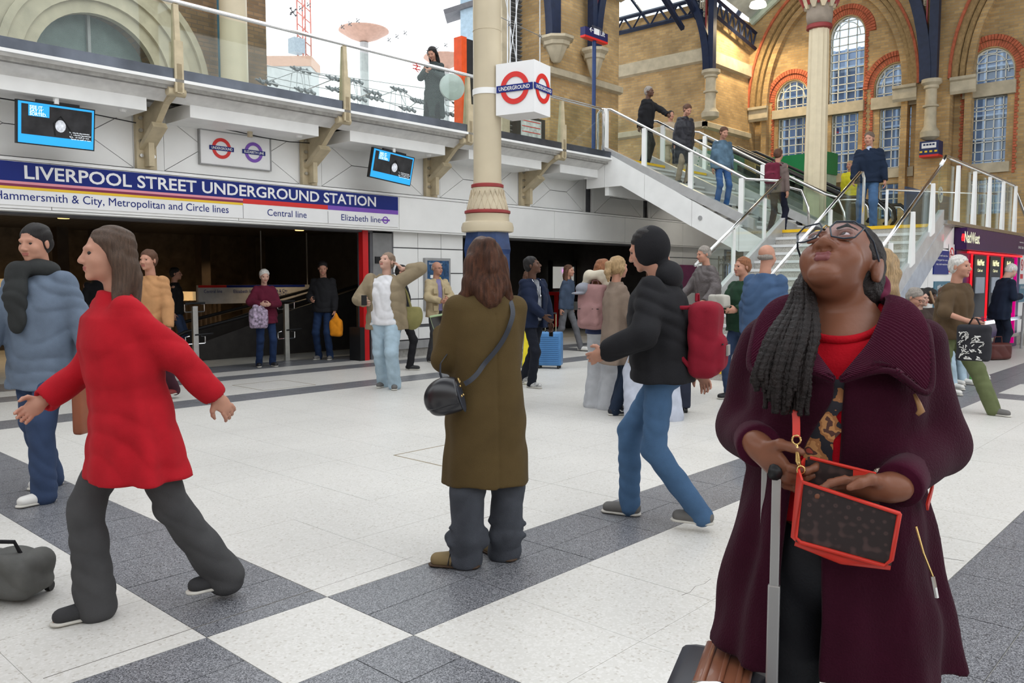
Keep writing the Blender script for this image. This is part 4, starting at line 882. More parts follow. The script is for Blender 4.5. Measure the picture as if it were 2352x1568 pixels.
# lift sign
def liftsign(px0_, py0_, px1_, py1_, pole_px, Y, foot_z, label, words):
    a, b = at(px0_, py0_, Y=Y), at(px1_, py1_, Y=Y); t = empty('lift_sign', (at(pole_px, 200, Y=Y).x, Y, foot_z), label, 'sign')
    zt = at(pole_px, py0_+2, Y=Y).z; zb = zt-(a.z-b.z)*.75
    MB().box(a.x, b.x, Y-.15, Y+.0, zb, zt).build('sign_box', mat('lift sign navy', (.02, .02, .09), .35), t); MB().box(a.x, b.x, Y-.15, Y, zb-.05, zb).build('red_underside', M_red, t)
    xp = at(pole_px, 200, Y=Y).x; MB().tube([(xp, Y-.07, foot_z), (xp, Y-.07, zb)], .05, 12).build('pole', mat('pole blue', (.02, .045, .14), .35), t, smooth=True, ang=40)
    w_ = b.x-a.x
    if words:
        text('lettering', 'Lift', (a.x+w_*.66, Y-.152, zb+.1), (1, 0, 0), (0, 0, 1), M_signwhite, t, w=w_*.2, h=.17, bold=.01)
        MB().box(a.x+w_*.38, a.x+w_*.62, Y-.153, Y-.15, zb+.09, zb+.23).build('lift_symbol', M_signwhite, t)
    ar = MB(); zc = zb+.16
    ar.tube([(a.x+w_*.2, Y-.152, zc), (a.x+w_*.34, Y-.152, zc)], .012, 4); ar.tube([(a.x+w_*.26, Y-.152, zc+.05), (a.x+w_*.2, Y-.152, zc), (a.x+w_*.26, Y-.152, zc-.05)], .012, 4); ar.build('arrow', M_signwhite, t)
    if words:
        s = MB()
        for k in range(12): s.tube([(a.x+w_*(.4+.05*k), Y-.07, zt), (a.x+w_*(.4+.05*k)+.02, Y-.07, zt+.13)], .004, 3)
        s.build('bird_spikes', M_steel, t, kind='stuff')
liftsign(1333, 70, 1385, 113, 1359, 12.9, 4.1, 'navy Lift sign on a tall blue pole against the brick pier', True)
liftsign(1895, 290, 1917, 308, 1905, 12.0, 3.0, 'small navy direction sign on a pole seen right of the fluted column', False)
# info board on the upper walkway
p, q = at(1188, 262, Y=12.6), at(1252, 312, Y=12.6)
ib = empty('map_board', (p.x, 12.6, 4.1), 'dark framed map board on the upper walkway below the cube sign', 'board')
MB().box(p.x, q.x, 12.6, 12.75, 4.3, p.z).build('board', M_dark, ib); MB().box(p.x+.12, q.x-.15, 12.59, 12.6, 4.6, p.z-.06).build('map_print', mat('map paper', (.55, .57, .55), .5, var=.3, scale=10), ib)
ln = MB(); 
for k in range(5): ln.box(p.x+.15, q.x-.18, 12.585, 12.59, 4.65+k*.12, 4.665+k*.12)
ln.build('map_lines', M_red, ib); MB().prism([(p.x-.1, 4.1), (q.x+.2, 4.1), (q.x+.1, 4.32), (p.x, 4.32)], FY(12.4), 0, .5).build('plinth', M_conc, ib)
# ---------------- yellow brick wall X=23 with pier
XC = 23.1
MB().box(XC, XC+.5, 13.7, 17.9, 2.0, 9.9).build('brick_wall', M_brick, wu)
MB().box(XC, 27, 13.2, 13.7, 2.0, 9.9).build('brick_pier_side', M_brick, wu)
def course2(z0, z1, d=.12):
    MB().prism([(XC, z0), (XC-d, z0+.05), (XC-d, z1-.06), (XC, z1)], lambda a, b, dd: (a, dd, b), 13.2-d, 17.9).build('string_course', M_stone, wu)
    MB().prism([(13.2, z0), (13.2-d, z0+.05), (13.2-d, z1-.06), (13.2, z1)], lambda a, b, dd: (dd, a, b), XC-d, 26).build('string_course', M_stone, wu)
zc1 = at(1640, 125, Y=13.2).z; course2(zc1-.35, zc1+.12); zc2 = at(1640, 290, Y=13.2).z; course2(zc2-.15, zc2+.1)
def colonnette(px, py0, py1, X, label, s=1.0):
    a, b = at(px, py0, X=X), at(px, py1, X=X); h_ = a.z-b.z; t = empty('stone_colonnette', (a.x, a.y, b.z), label, 'column')
    MB().lathe([(.12*s, 0), (.26*s, .05*h_), (.27*s, .14*h_), (.2*s, .2*h_), (.17*s, .24*h_), (.16*s, .54*h_), (.22*s, .55*h_), (.22*s, .58*h_), (.16*s, .59*h_), (.155*s, .84*h_), (.21*s, .86*h_), (.2*s, .9*h_), (.28*s, .94*h_), (.28*s, h_)], (a.x, a.y, b.z), 20).build('shaft', M_stone, t, smooth=True, ang=30)
    return a
ca_ = colonnette(1633, 162, 275, XC-.15, 'stone wall column on the corner of the yellow brick pier'); rib(ca_, -1, ca_.y, .22, 2.0, 'navy iron rib rising left above the stone wall column on the pier', plane='X')
cb2 = colonnette(1496, 190, 300, 26, 'stone wall column behind the cables at the far left of the yellow brick'); rib(cb2, -1, cb2.y, .25, 2.6, 'far navy iron rib behind the cable wall', plane='X')
# ---------------- big arched wall X=26
XW = 26.0
wk = empty('wall_arched', kind='structure'); wk.name = 'wall_far'
def ell(cy_, z0, a, b, n=28): return [(cy_+a*math.cos(PI*i/n), z0+b*math.sin(PI*i/n)) for i in range(n+1)]
AR = [(10.55, 2.62, 3.7), (4.42, 2.62, 3.7), (-1.7, 2.62, 3.7)]
holes = [[(cy_+a, 2.1)]+ell(cy_, 7.12, a, b)+[(cy_-a, 2.1)] for cy_, a, b in AR]
SWAP = lambda x0: (lambda a, b, d: (x0+d, a, b))
shape_with_holes([(13.25, 2), (-6, 2), (-6, 13), (13.25, 13)], holes, SWAP(XW), 0, .5).build('brick_wall', M_brick, wk)
M_gold = mat('moulded yellow brick', (.30, .20, .09), .8, var=.25, scale=12)
for cy_, a, b in AR[:2]:
    for k, (d0, d1, x_, m) in enumerate(((0, .07, -.06, M_redbrick), (-.16, 0, .02, M_gold), (-.30, -.18, .12, M_gold), (-.5, -.32, .22, M_brick))):
        o_ = ell(cy_, 7.12, a+d1, b+d1); i_ = ell(cy_, 7.12, a+d0, b+d0)[::-1]
        mbp = MB()
        for i in range(len(o_)-1):
            j = len(i_)-1-i
            mbp.add([(XW+x_+dd, p[0], p[1]) for dd in (0, .3) for p in (o_[i], o_[i+1], i_[j-1], i_[j])], [(0, 1, 2, 3), (7, 6, 5, 4), (0, 4, 5, 1), (2, 6, 7, 3)])
        mbp.build('arch_moulding', m, wk, kind='stuff')
        if k == 3:
            for s in (-1, 1): MB().box(XW+x_, XW+x_+.3, cy_+s*(a+d0), cy_+s*(a+d1), 2.1, 7.12).build('jamb', M_brick, wk)
    for s in (-1, 1):
        yy = cy_+s*(a+.02); MB().prism([(0, 0), (.06, .08), (.06, .34), (.13, .38), (.13, .46), (0, .46)], lambda q, z, d: (XW-q, yy-s*.35+d, 6.66+z), -.33, .33).build('stone_impost', M_stone, wk)
# recessed wall with window openings; each: (Yc, half width, zbottom, zspring, ztop, lower half width, lower z0, lower z1)
WN = [(11.9, .56, 7.0, 7.3, 7.92, .46, 4.5, 6.72), (10.17, .54, 6.95, 9.0, 9.6, .42, 4.78, 6.62), (8.66, .62, 6.95, 7.25, 7.92, .46, 4.8, 6.6),
      (6.15, .6, 6.92, 7.2, 7.9, .45, 4.72, 6.56), (4.35, .54, 6.95, 9.0, 9.6, .42, 4.7, 6.6), (2.7, .6, 6.92, 7.2, 7.9, .45, 4.72, 6.56)]
hl = []
for (yc, hw, zb, zs, zt, lw, l0, l1) in WN:
    hl.append([(yc+hw, zb)]+ell(yc, zs, hw, zt-zs, 16)+[(yc-hw, zb)]); hl.append([(yc+lw, l0), (yc+lw, l1), (yc-lw, l1), (yc-lw, l0)]); hl.append([(yc+lw*.9, 3.3), (yc+lw*.9, l0-.45), (yc-lw*.9, l0-.45), (yc-lw*.9, 3.3)])
XR2 = XW+.45
shape_with_holes([(13.2, 2), (-5, 2), (-5, 11.2), (13.2, 11.2)], hl, SWAP(XR2), 0, .3).build('recessed_brick_wall', M_brick, wk)
wi = 0
for n_, (yc, hw, zb, zs, zt, lw, l0, l1) in enumerate(WN):
    w = empty('window_%d' % (n_+1), (XR2, yc, l0), kind='structure')
    fm = MB(); t_ = .018; X_ = XR2+.08
    cols = 5 if hw > .55 else 4
    zt_at = lambda y: zs+(zt-zs)*math.sqrt(max(0, 1-((y-yc)/hw)**2))
    for i in range(cols+1):
        y = yc-hw+2*hw*i/cols; y = min(max(y, yc-hw+.02), yc+hw-.02); fm.box(X_, X_+.05, y-t_/1.5, y+t_/1.5, zb, max(zb+.05, zt_at(y)))
    z = zb
    while z < zt-.1:
        h_ = hw if z < zs else hw*math.sqrt(max(0, 1-((z-zs)/(zt-zs))**2)); fm.box(X_, X_+.05, yc-h_, yc+h_, z-t_/1.5, z+t_/1.5); z += .24 if abs(z-zb) > .01 else .12
    fm.tube([(X_+.02, p[0], p[1]) for p in ell(yc, zs, hw-.02, zt-zs-.02, 16)], .03, 6); fm.tube([(X_+.02, p[0], p[1]) for p in ell(yc, zs, hw-.17, zt-zs-.17, 16)], .016, 6)
    fm.build('upper_glazing_bars', M_wcream, w)
    f2 = MB(); c2_ = 4
    for i in range(c2_+2):
        y = yc-lw+2*lw*(([0, .12, .37, .62, .87, 1][i])); f2.box(X_, X_+.05, y-t_/1.5, y+t_/1.5, l0, l1)
    k = 0; z = l1
    while z > l0: f2.box(X_, X_+.05, yc-lw, yc+lw, z-t_/1.5, z+t_/1.5); z -= .1 if k % 4 == 1 else .26; k += 1
    f2.build('lower_glazing_bars', M_wcream, w)
    f3 = MB()
    for i in range(5): y = yc-lw*.9+1.8*lw*i/4; f3.box(X_, X_+.05, y-.012, y+.012, 3.3, l0-.45)
    for z in (3.6, 3.9, 4.15): f3.box(X_, X_+.05, yc-lw*.9, yc+lw*.9, z-.012, z+.012)
    f3.build('bottom_glazing_bars', M_wcream, w)
    MB().prism([(yc+hw, zb)]+ell(yc, zs, hw, zt-zs, 16)+[(yc-hw, zb)], SWAP(X_+.06), 0, .01).build('glass_pane', M_glassb, w); MB().box(X_+.06, X_+.07, yc-lw, yc+lw, 3.3, l1).build('glass_pane', M_glassb, w)
    MB().box(XR2-.14, XR2+.1, yc-hw-.06, yc+hw+.06, l1, zb).build('stone_transom', M_stone, w); MB().box(XR2-.06, XR2+.1, yc-lw-.12, yc+lw+.12, l0-.28, l0).build('stone_sill', M_stone, w)
    vs = MB(); no = 30 if hw < .58 else 34
    for r0, r1, dx in ((.03, .19, .03), (.2, .34, -.02)):     # two rings of red voussoirs
        for i in range(no):
            q0, q1 = PI*(i+.08)/no, PI*(i+.92)/no
            P_ = lambda q, r: (yc+(hw+r)*math.cos(q), zs+(zt-zs+r)*math.sin(q))
            pp = [P_(q0, r0), P_(q1, r0), P_(q1, r1), P_(q0, r1)]
            vs.add([(XR2-.05+dx+d, p[0], p[1]) for d in (0, .12) for p in pp], [(0, 1, 2, 3), (7, 6, 5, 4), (0, 4, 5, 1), (1, 5, 6, 2), (2, 6, 7, 3), (3, 7, 4, 0)])
        for s in (-1, 1):
            z = zs
            while z > l0-.3 and r0 < .1: vs.box(XR2-.03, XR2+.05, yc+s*(hw+.03), yc+s*(hw+.10+(.03 if int(z*13) % 2 else 0)), z-.07, z-.008); z -= .078
    vs.build('red_voussoirs', M_redbrick, w, kind='stuff')
    MB().prism(ell(yc, zs, hw+.03, zt-zs+.03, 16)+ell(yc, zs, hw, zt-zs, 16)[::-1], SWAP(XR2-.02), 0, .3).build('reveal', M_redbrick, w) if False else None
# offices beyond the windows
ob = empty('office_block', (34, 8, 0), 'blue-grey office block beyond the arched windows', 'building')
M_off = mat('office glass blue', (.17, .22, .32), .35, var=.25, scale=.8); MB().box(34, 34.5, -6, 19, 0, 10.6).build('block', M_off, ob)
of = MB()
for i in range(50): of.box(33.85, 34, -6+i*.5, -5.93+i*.5, 0, 10.6)
for k in range(12): of.box(33.8, 34, -6, 19, .5+k*.85, .56+k*.85)
of.build('facade_grid', mat('office white frame', (.35, .4, .48), .5), ob)
for (y, z) in ((8.6, 7.25), (9.6, 7.1), (10.1, 6.9)): pass
MB().box(29, 33, 4.0, 13, 2, 2.3).build('yard', M_conc, ob)
# banded stone column and iron rib between the two arches
cc_ = colonnette(2140, 183, 322, XW-.35, 'stone wall column between the two big arches, above the bus sign', .95); cc_.z -= .02
rb3 = rib(cc_, -1, cc_.y, .3, 3.2, 'large navy iron rib rising left between the two big arches', plane='X')
bs = empty('bus_sign', (25, 7, 5.2), 'small navy box sign with white bus symbol on the brick pier', 'sign'); q = at(2134, 340, X=25.4); bx, by, bz = q.x, q.y, q.z
MB().box(bx-.02, bx+.4, by-.25, by+.25, bz-.18, bz+.2).build('sign_box', mat('bus sign navy', (.02, .03, .1), .4), bs); MB().box(bx-.02, bx+.4, by-.25, by+.25, bz-.24, bz-.18).build('red_underside', M_red, bs)
b1 = MB().box(bx-.03, bx-.02, by-.19, by+.19, bz, bz+.15); b1.build('bus_symbol', M_signwhite, bs); b2 = MB()
for k in range(4): b2.box(bx-.035, bx-.03, by-.15+k*.08, by-.09+k*.08, bz+.07, bz+.12)
b2.build('bus_windows', MC['bus sign navy'], bs); b3 = MB()
for k in range(4): b3.box(bx-.03, bx-.02, by-.22+k*.13, by-.15+k*.13, bz-.12, bz-.07)
b3.build('yellow_dashes', M_yellow, bs)
# fluted column with leaf capital
fc = at(1866, 640, D=20); fl = empty('fluted_column', (fc.x, fc.y, 0), 'tall fluted cream column with leafy red and cream capital, in front of the arched wall', 'column')
def fluted(r, z0, z1, r2=None):
    mb = MB(); n = 64; r2 = r2 or r; vs = []
    for z, rr_ in ((z0, r), (z1, r2)):
        for k in range(n): a = 2*PI*k/n; q = rr_*(1-.09*abs(math.cos(a*6))**.6); vs.append((fc.x+q*math.cos(a), fc.y+q*math.sin(a), z))
    mb.add(vs, [(k, (k+1) % n, n+(k+1) % n, n+k) for k in range(n)]+[tuple(range(n))[::-1], tuple(range(n, 2*n))]); return mb
zcap = at(1866, 66, D=20).z
fluted(.30, 0, zcap, .235).build('fluted_shaft', mat('fluted cream', (.66, .57, .40), .4, var=.05), fl)
MB().lathe([(.24, 0), (.29, .02), (.29, .1), (.25, .13)], (fc.x, fc.y, zcap-.03), 32).build('red_ring', M_oxred, fl, smooth=True, ang=50)
MB().lathe([(.27, 0), (.3, .2), (.29, .35), (.36, .6), (.52, .9), (.5, 1.0)], (fc.x, fc.y, zcap+.08), 32).build('capital_core', mat('capital stone', (.3, .25, .2), .8, bump=.4, bscale=30), fl, smooth=True)
for k in range(10):
    a = 2*PI*k/10; mb = MB(); pr = [(.3, .35, .03), (.33, .5, .1), (.40, .68, .12), (.52, .9, .10), (.56, .98, .03)]; vs = []
    for r_, z_, w_ in pr:
        for s in (-1, 1): vs.append((fc.x+(r_+.04)*math.cos(a)-s*w_*math.sin(a), fc.y+(r_+.04)*math.sin(a)+s*w_*math.cos(a), zcap+.08+z_))
        for s in (-1, 1): vs.append((fc.x+(r_-.03)*math.cos(a)-s*w_*math.sin(a), fc.y+(r_-.03)*math.sin(a)+s*w_*math.cos(a), zcap+.08+z_))
    fs = []
    for i in range(4): b_ = i*4; fs += [(b_, b_+1, b_+5, b_+4), (b_+2, b_+6, b_+7, b_+3), (b_, b_+4, b_+6, b_+2), (b_+1, b_+3, b_+7, b_+5)]
    mb.add(vs, fs+[(0, 2, 3, 1), (16, 17, 19, 18)]); mb.build('leaf', M_cream if k % 2 else mat('leaf cream', (.6, .5, .34), .5), fl)
for k in range(10):
    a = 2*PI*(k+.5)/10; MB().tube([(fc.x+.36*math.cos(a), fc.y+.36*math.sin(a), zcap+.5), (fc.x+.5*math.cos(a), fc.y+.5*math.sin(a), zcap+.85), (fc.x+.58*math.cos(a), fc.y+.58*math.sin(a), zcap+1.0)], [.03, .06, .05], 6).build('red_leaf', M_oxred, fl)
# far glazed facade at px 1420-1500
XF = 30.5; ff = empty('arched_glazing', (XF, 20, 4), 'pale arched glazing with white bars behind the cable wall', 'window')
ya, yb = at(1512, 200, X=XF).y, at(1400, 200, X=XF).y; zt = at(1440, 150, X=XF).z
MB().box(XF+.1, XF+.12, ya, yb, 4, zt).build('pane', mat('hazy glazing', (.55, .68, .78), .3, var=.15, scale=.6), ff)
g_ = MB()
for i in range(10): y = ya+(yb-ya)*i/9; g_.box(XF-.05, XF+.1, y-.07, y+.07, 4, zt)
for z in (5, 6.4, 7.8, zt): g_.box(XF-.05, XF+.1, ya, yb, z-.06, z+.06)
g_.build('white_bars', M_signwhite, ff)
MB().prism([(ya-.1, zt-2.2)]+[(ya+(yb-ya)*i/10, zt-2.0*(1-i/10)**2) for i in range(11)]+[(yb, zt+2.4), (ya-.1, zt+2.4)], SWAP(XF-.12), 0, .1).build('patterned_spandrel', mat('patterned spandrel', (.62, .60, .52), .6, var=.5, scale=5), ff)
# ---------------- roof glass and girders, upper right
M_roofg = bpy.data.materials.new('roof glass'); M_roofg.use_nodes = True; nt = M_roofg.node_tree; nt.nodes.clear()
o_ = nt.nodes.new('ShaderNodeOutputMaterial'); t1 = nt.nodes.new('ShaderNodeBsdfTranslucent'); t1.inputs[0].default_value = (.9, .93, .93, 1); t2 = nt.nodes.new('ShaderNodeBsdfTransparent'); t2.inputs[0].default_value = (.9, .95, .95, 1); mx = nt.nodes.new('ShaderNodeMixShader'); mx.inputs[0].default_value = .35
nt.links.new(t1.outputs[0], mx.inputs[1]); nt.links.new(t2.outputs[0], mx.inputs[2]); nt.links.new(mx.outputs[0], o_.inputs[0])
rf_ = empty('ceiling', kind='structure')
def quad(name, pts, m, th=.03):
    n_ = (Vector(pts[1])-Vector(pts[0])).cross(Vector(pts[2])-Vector(pts[0])).normalized()*th
    return MB().add([Vector(p) for p in pts]+[Vector(p)+n_ for p in pts], [(0, 1, 2, 3), (7, 6, 5, 4), (0, 4, 5, 1), (1, 5, 6, 2), (2, 6, 7, 3), (3, 7, 4, 0)]).build(name, m, rf_)
zg = 9.95
for i in range(6):
    y0 = 13.2+i*1.15
    for j in range(2):
        xa, xb_ = XC+.2-j*3, XC+.2-(j+1)*3+.06; quad('roof_glass', [(xa, y0, zg+j*1.5), (xb_, y0, zg+(j+1)*1.5-.03), (xb_, y0+1.09, zg+(j+1)*1.5-.03), (xa, y0+1.09, zg+j*1.5)], M_roofg)
for i in range(7): y0 = 13.17+i*1.15; MB().tube([(XC+.2, y0, zg-.1), (XC-5.8, y0, zg+2.9)], .09 if i % 3 == 0 else .04, 5).build('roof_bar', M_navyiron, rf_)
# lattice girders at the wall heads
def lattice(a, b, h_, n, label):
    a, b = Vector(a), Vector(b); t = empty('lattice_girder', a, label, 'girder'); mb = MB(); up = Vector((0, 0, h_))
    mb.tube([a, b], .07, 4); mb.tube([a+up, b+up], .07, 4)
    for i in range(n):
        p, q_, r2 = a.lerp(b, i/n), a.lerp(b, (i+.5)/n), a.lerp(b, (i+1)/n); mb.tube([p, q_+up], .035, 4); mb.tube([q_+up, r2], .035, 4)
    mb.build('girder_lattice', M_navyiron, t, kind='stuff')
lattice((XC-.1, 13.1, 9.55), (XC-.1, 24, 9.55), .45, 16, 'dark lattice girder along the top of the yellow brick wall'); lattice((XC-.1, 13.0, 9.55), (26.2, 13.0, 9.0), .5, 8, 'dark lattice girder down the side of the brick pier to the arched wall')
quad('roof_glass', [(26.3, 13.1, 9.9), (19, 13.1, 10.8), (19, 7.5, 14.6), (26.3, 7.5, 13.6)], mat('grimy roof glass', (.42, .45, .42), .5, var=.3, scale=2))
MB().tube([(25.85, 13.1, 9.85), (25.85, 8, 13.3)], .12, 6).build('pale_verge', mat('pale green verge', (.45, .52, .42), .5), rf_)
for p, q_ in (((1675, 65), (1715, 0)), ((1610, 60), (1575, -10)), ((1567, 65), (1520, -10))): MB().tube([at(*p, Y=13.6), at(*q_, Y=13.4)], .09, 5).build('roof_strut', M_navyiron, rf_)
p = at(1741, 13, Y=12.2); lp = MB().lathe([(.02, .12), (.22, .1), (.26, 0), (.25, -.03), (.02, -.04)], p, 24).build('roof_lamp', mat('roof lamp glow', (1, .93, .75), .4, emit=6, var=0)); tag(lp, 'bright round lamp under the roof at the top of the arched wall', 'lamp')
spot('roof_lamp_light', (p.x, p.y, p.z-.1), 900, (1, .8, .5), R(150), .2)
# unseen opaque roof, added to keep light off the right-hand bays
quad('roof_deck', [(27, 7.6, 11.7), (15, 7.6, 11.7), (15, -12, 11.7), (27, -12, 11.7)], M_dark)
# ---------------- stalls on the upper level
gk = empty('green_kiosk', at(1820, 400, D=22), 'kiosk with long bright green fascia behind the escalators', 'kiosk')
M_green = mat('kiosk green', (.01, .19, .06), .35, var=.05); a, b = at(1758, 355, D=26.6), at(1892, 352, D=25.2)
d_ = (b-a); d_.z = 0; d_.normalize(); Mk = Matrix.Translation((a+b)/2) @ Matrix.Rotation(math.atan2(d_.y, d_.x), 4, 'Z')
MB().obox(Mk @ Matrix.Translation((0, .4, -.35)), 2.06, .8, .65).build('fascia', M_green, gk); MB().obox(Mk @ Matrix.Translation((0, .5, -1.5)), 1.95, .7, 1.8).build('body', mat('kiosk pale green', (.35, .45, .33), .5), gk)
MB().obox(Mk @ Matrix.Translation((-.2, 0.0, -.9)), .5, .06, .45).build('menu_board', M_signwhite, gk)
ds = empty('doughnut_stall', at(1600, 380, D=22), 'white stall with a sloping dotted panel and small red and green logo', 'stall')
pa, pb, pc, pd = at(1535, 333, Y=12.2), at(1552, 314, Y=12.2), at(1662, 372, Y=12.2), at(1655, 452, Y=12.2)
th_ = Vector((.0, .12, 0)); MB().add([p for p in (pa, pb, pc, pd)]+[p+th_ for p in (pa, pb, pc, pd)], [(0, 1, 2, 3), (7, 6, 5, 4), (0, 4, 5, 1), (1, 5, 6, 2), (2, 6, 7, 3), (3, 7, 4, 0)]).build('sloping_panel', M_signwhite, ds)
dt = MB()
for i in range(9):
    for j in range(5):
        u, v_ = (i+1)/10, (j+1)/6; top = pb.lerp(pc, u); bo = pa.lerp(pd, u); q_ = top.lerp(bo, v_)
        if i > 2 or j > 3: dt.tube([q_+Vector((0, -.012, 0)), q_+Vector((0, 0, 0))], .022, 6)
dt.build('dots', mat('dot green', (.05, .2, .12), .5), ds, kind='stuff')
sl_ = (pc-pb).normalized(); upv = Vector((-sl_.z, 0, sl_.x)) if abs(sl_.x) > .1 else Vector((0, 0, 1))
text('lettering', 'Krispy Kreme', pa.lerp(pb, .45)+sl_*.25+Vector((0, -.02, 0)), sl_, (0, 0, 1), M_red, ds, w=.7, h=.13, bold=.01)
MB().box(pc.x-1.5, pc.x-.1, 12.4, 13, 4.1, 4.9).build('cabinet', mat('wood cabinet', (.6, .45, .25), .5), ds); MB().box(pc.x+.3, pc.x+1.7, 12.4, 13.2, 4.1, 5.35).build('green_hood', mat('hood green', (.08, .2, .15), .4), ds)
bn = empty('car_banner', at(2130, 500, D=19), 'dark blue advertising banner with a round blue and white emblem behind the landing guard', 'banner')
pa, pb = at(2083, 428, Y=6.2), at(2182, 515, Y=6.2)
MB().box(pa.x, pb.x, 6.2, 6.25, 2.42, pa.z).build('print', mat('banner blue', (.045, .07, .13), .4, var=.4, scale=1.5), bn)
ec = at(2160, 447, Y=6.19); Me = frame_m(ec, (1, 0, 0), (0, 0, 1)); e1 = MB(); ring(e1, Me, .15, .2, .01); ring(e1, Me, .10, .11, .01); e1.build('emblem_ring', M_signwhite, bn)
for k in range(4):
    e2 = MB(); aa = [(0, 0)]+[(.14*math.cos(k*PI/2+t*PI/10), .14*math.sin(k*PI/2+t*PI/10)) for t in range(6)]; e2.prism(aa, lambda u, v_, d: Me @ Vector((u, v_, .004+d)), 0, .004); e2.build('emblem_quarter', M_signwhite if k % 2 else mat('emblem blue', (.05, .2, .5), .4), bn)
text('lettering', 'THE NEW', (ec.x-.35, 6.19, ec.z-.1), (-1, 0, 0), (0, 0, 1), M_hz, bn, w=1.1, h=.28)
for i in range(6): MB().lathe([(.12, 0), (.06, .25), (.01, .5)], (pa.x+1.9+i*.28, 6.18, 2.62), 6).build('printed_tree', M_black, bn) if False else None

# ---------------- unseen walls and roof behind the camera, added to cut the front fill light
wb = empty('wall_behind', kind='structure')
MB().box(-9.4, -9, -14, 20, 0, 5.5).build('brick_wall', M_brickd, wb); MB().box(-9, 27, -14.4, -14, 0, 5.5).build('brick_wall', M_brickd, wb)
quad('roof_deck', [(-1.5, 9, 13.2), (-9, 20, 13.2), (-9, -14, 13.2), (-1.5, -14, 13.2)], M_dark)
# ================================================================= SIGNED-DISTANCE MODELLING (bodies and clothes as continuous surfaces)
V3 = lambda *a: np.array(a, dtype=float)
def axis(lo, hi, c, fine=()):
    xs = [lo]
    while xs[-1] < hi:
        x = xs[-1]; st_ = c
        for a, b, f in fine:
            if a-.5*c <= x < b: st_ = min(st_, f)
        xs.append(x+st_)
    return np.array(xs)
def rotm(yaw=0, pitch=0, roll=0):      # head: yaw about z, pitch>0 looks up (facing -y), roll about y
    cy_, sy_ = math.cos(yaw), math.sin(yaw); Rz = np.array([[cy_, -sy_, 0], [sy_, cy_, 0], [0, 0, 1]])
    cp, sp_ = math.cos(pitch), math.sin(pitch); Rx = np.array([[1, 0, 0], [0, cp, sp_], [0, -sp_, cp]])
    cr2, sr = math.cos(roll), math.sin(roll); Ry = np.array([[cr2, 0, sr], [0, 1, 0], [-sr, 0, cr2]])
    return Rz @ Rx @ Ry
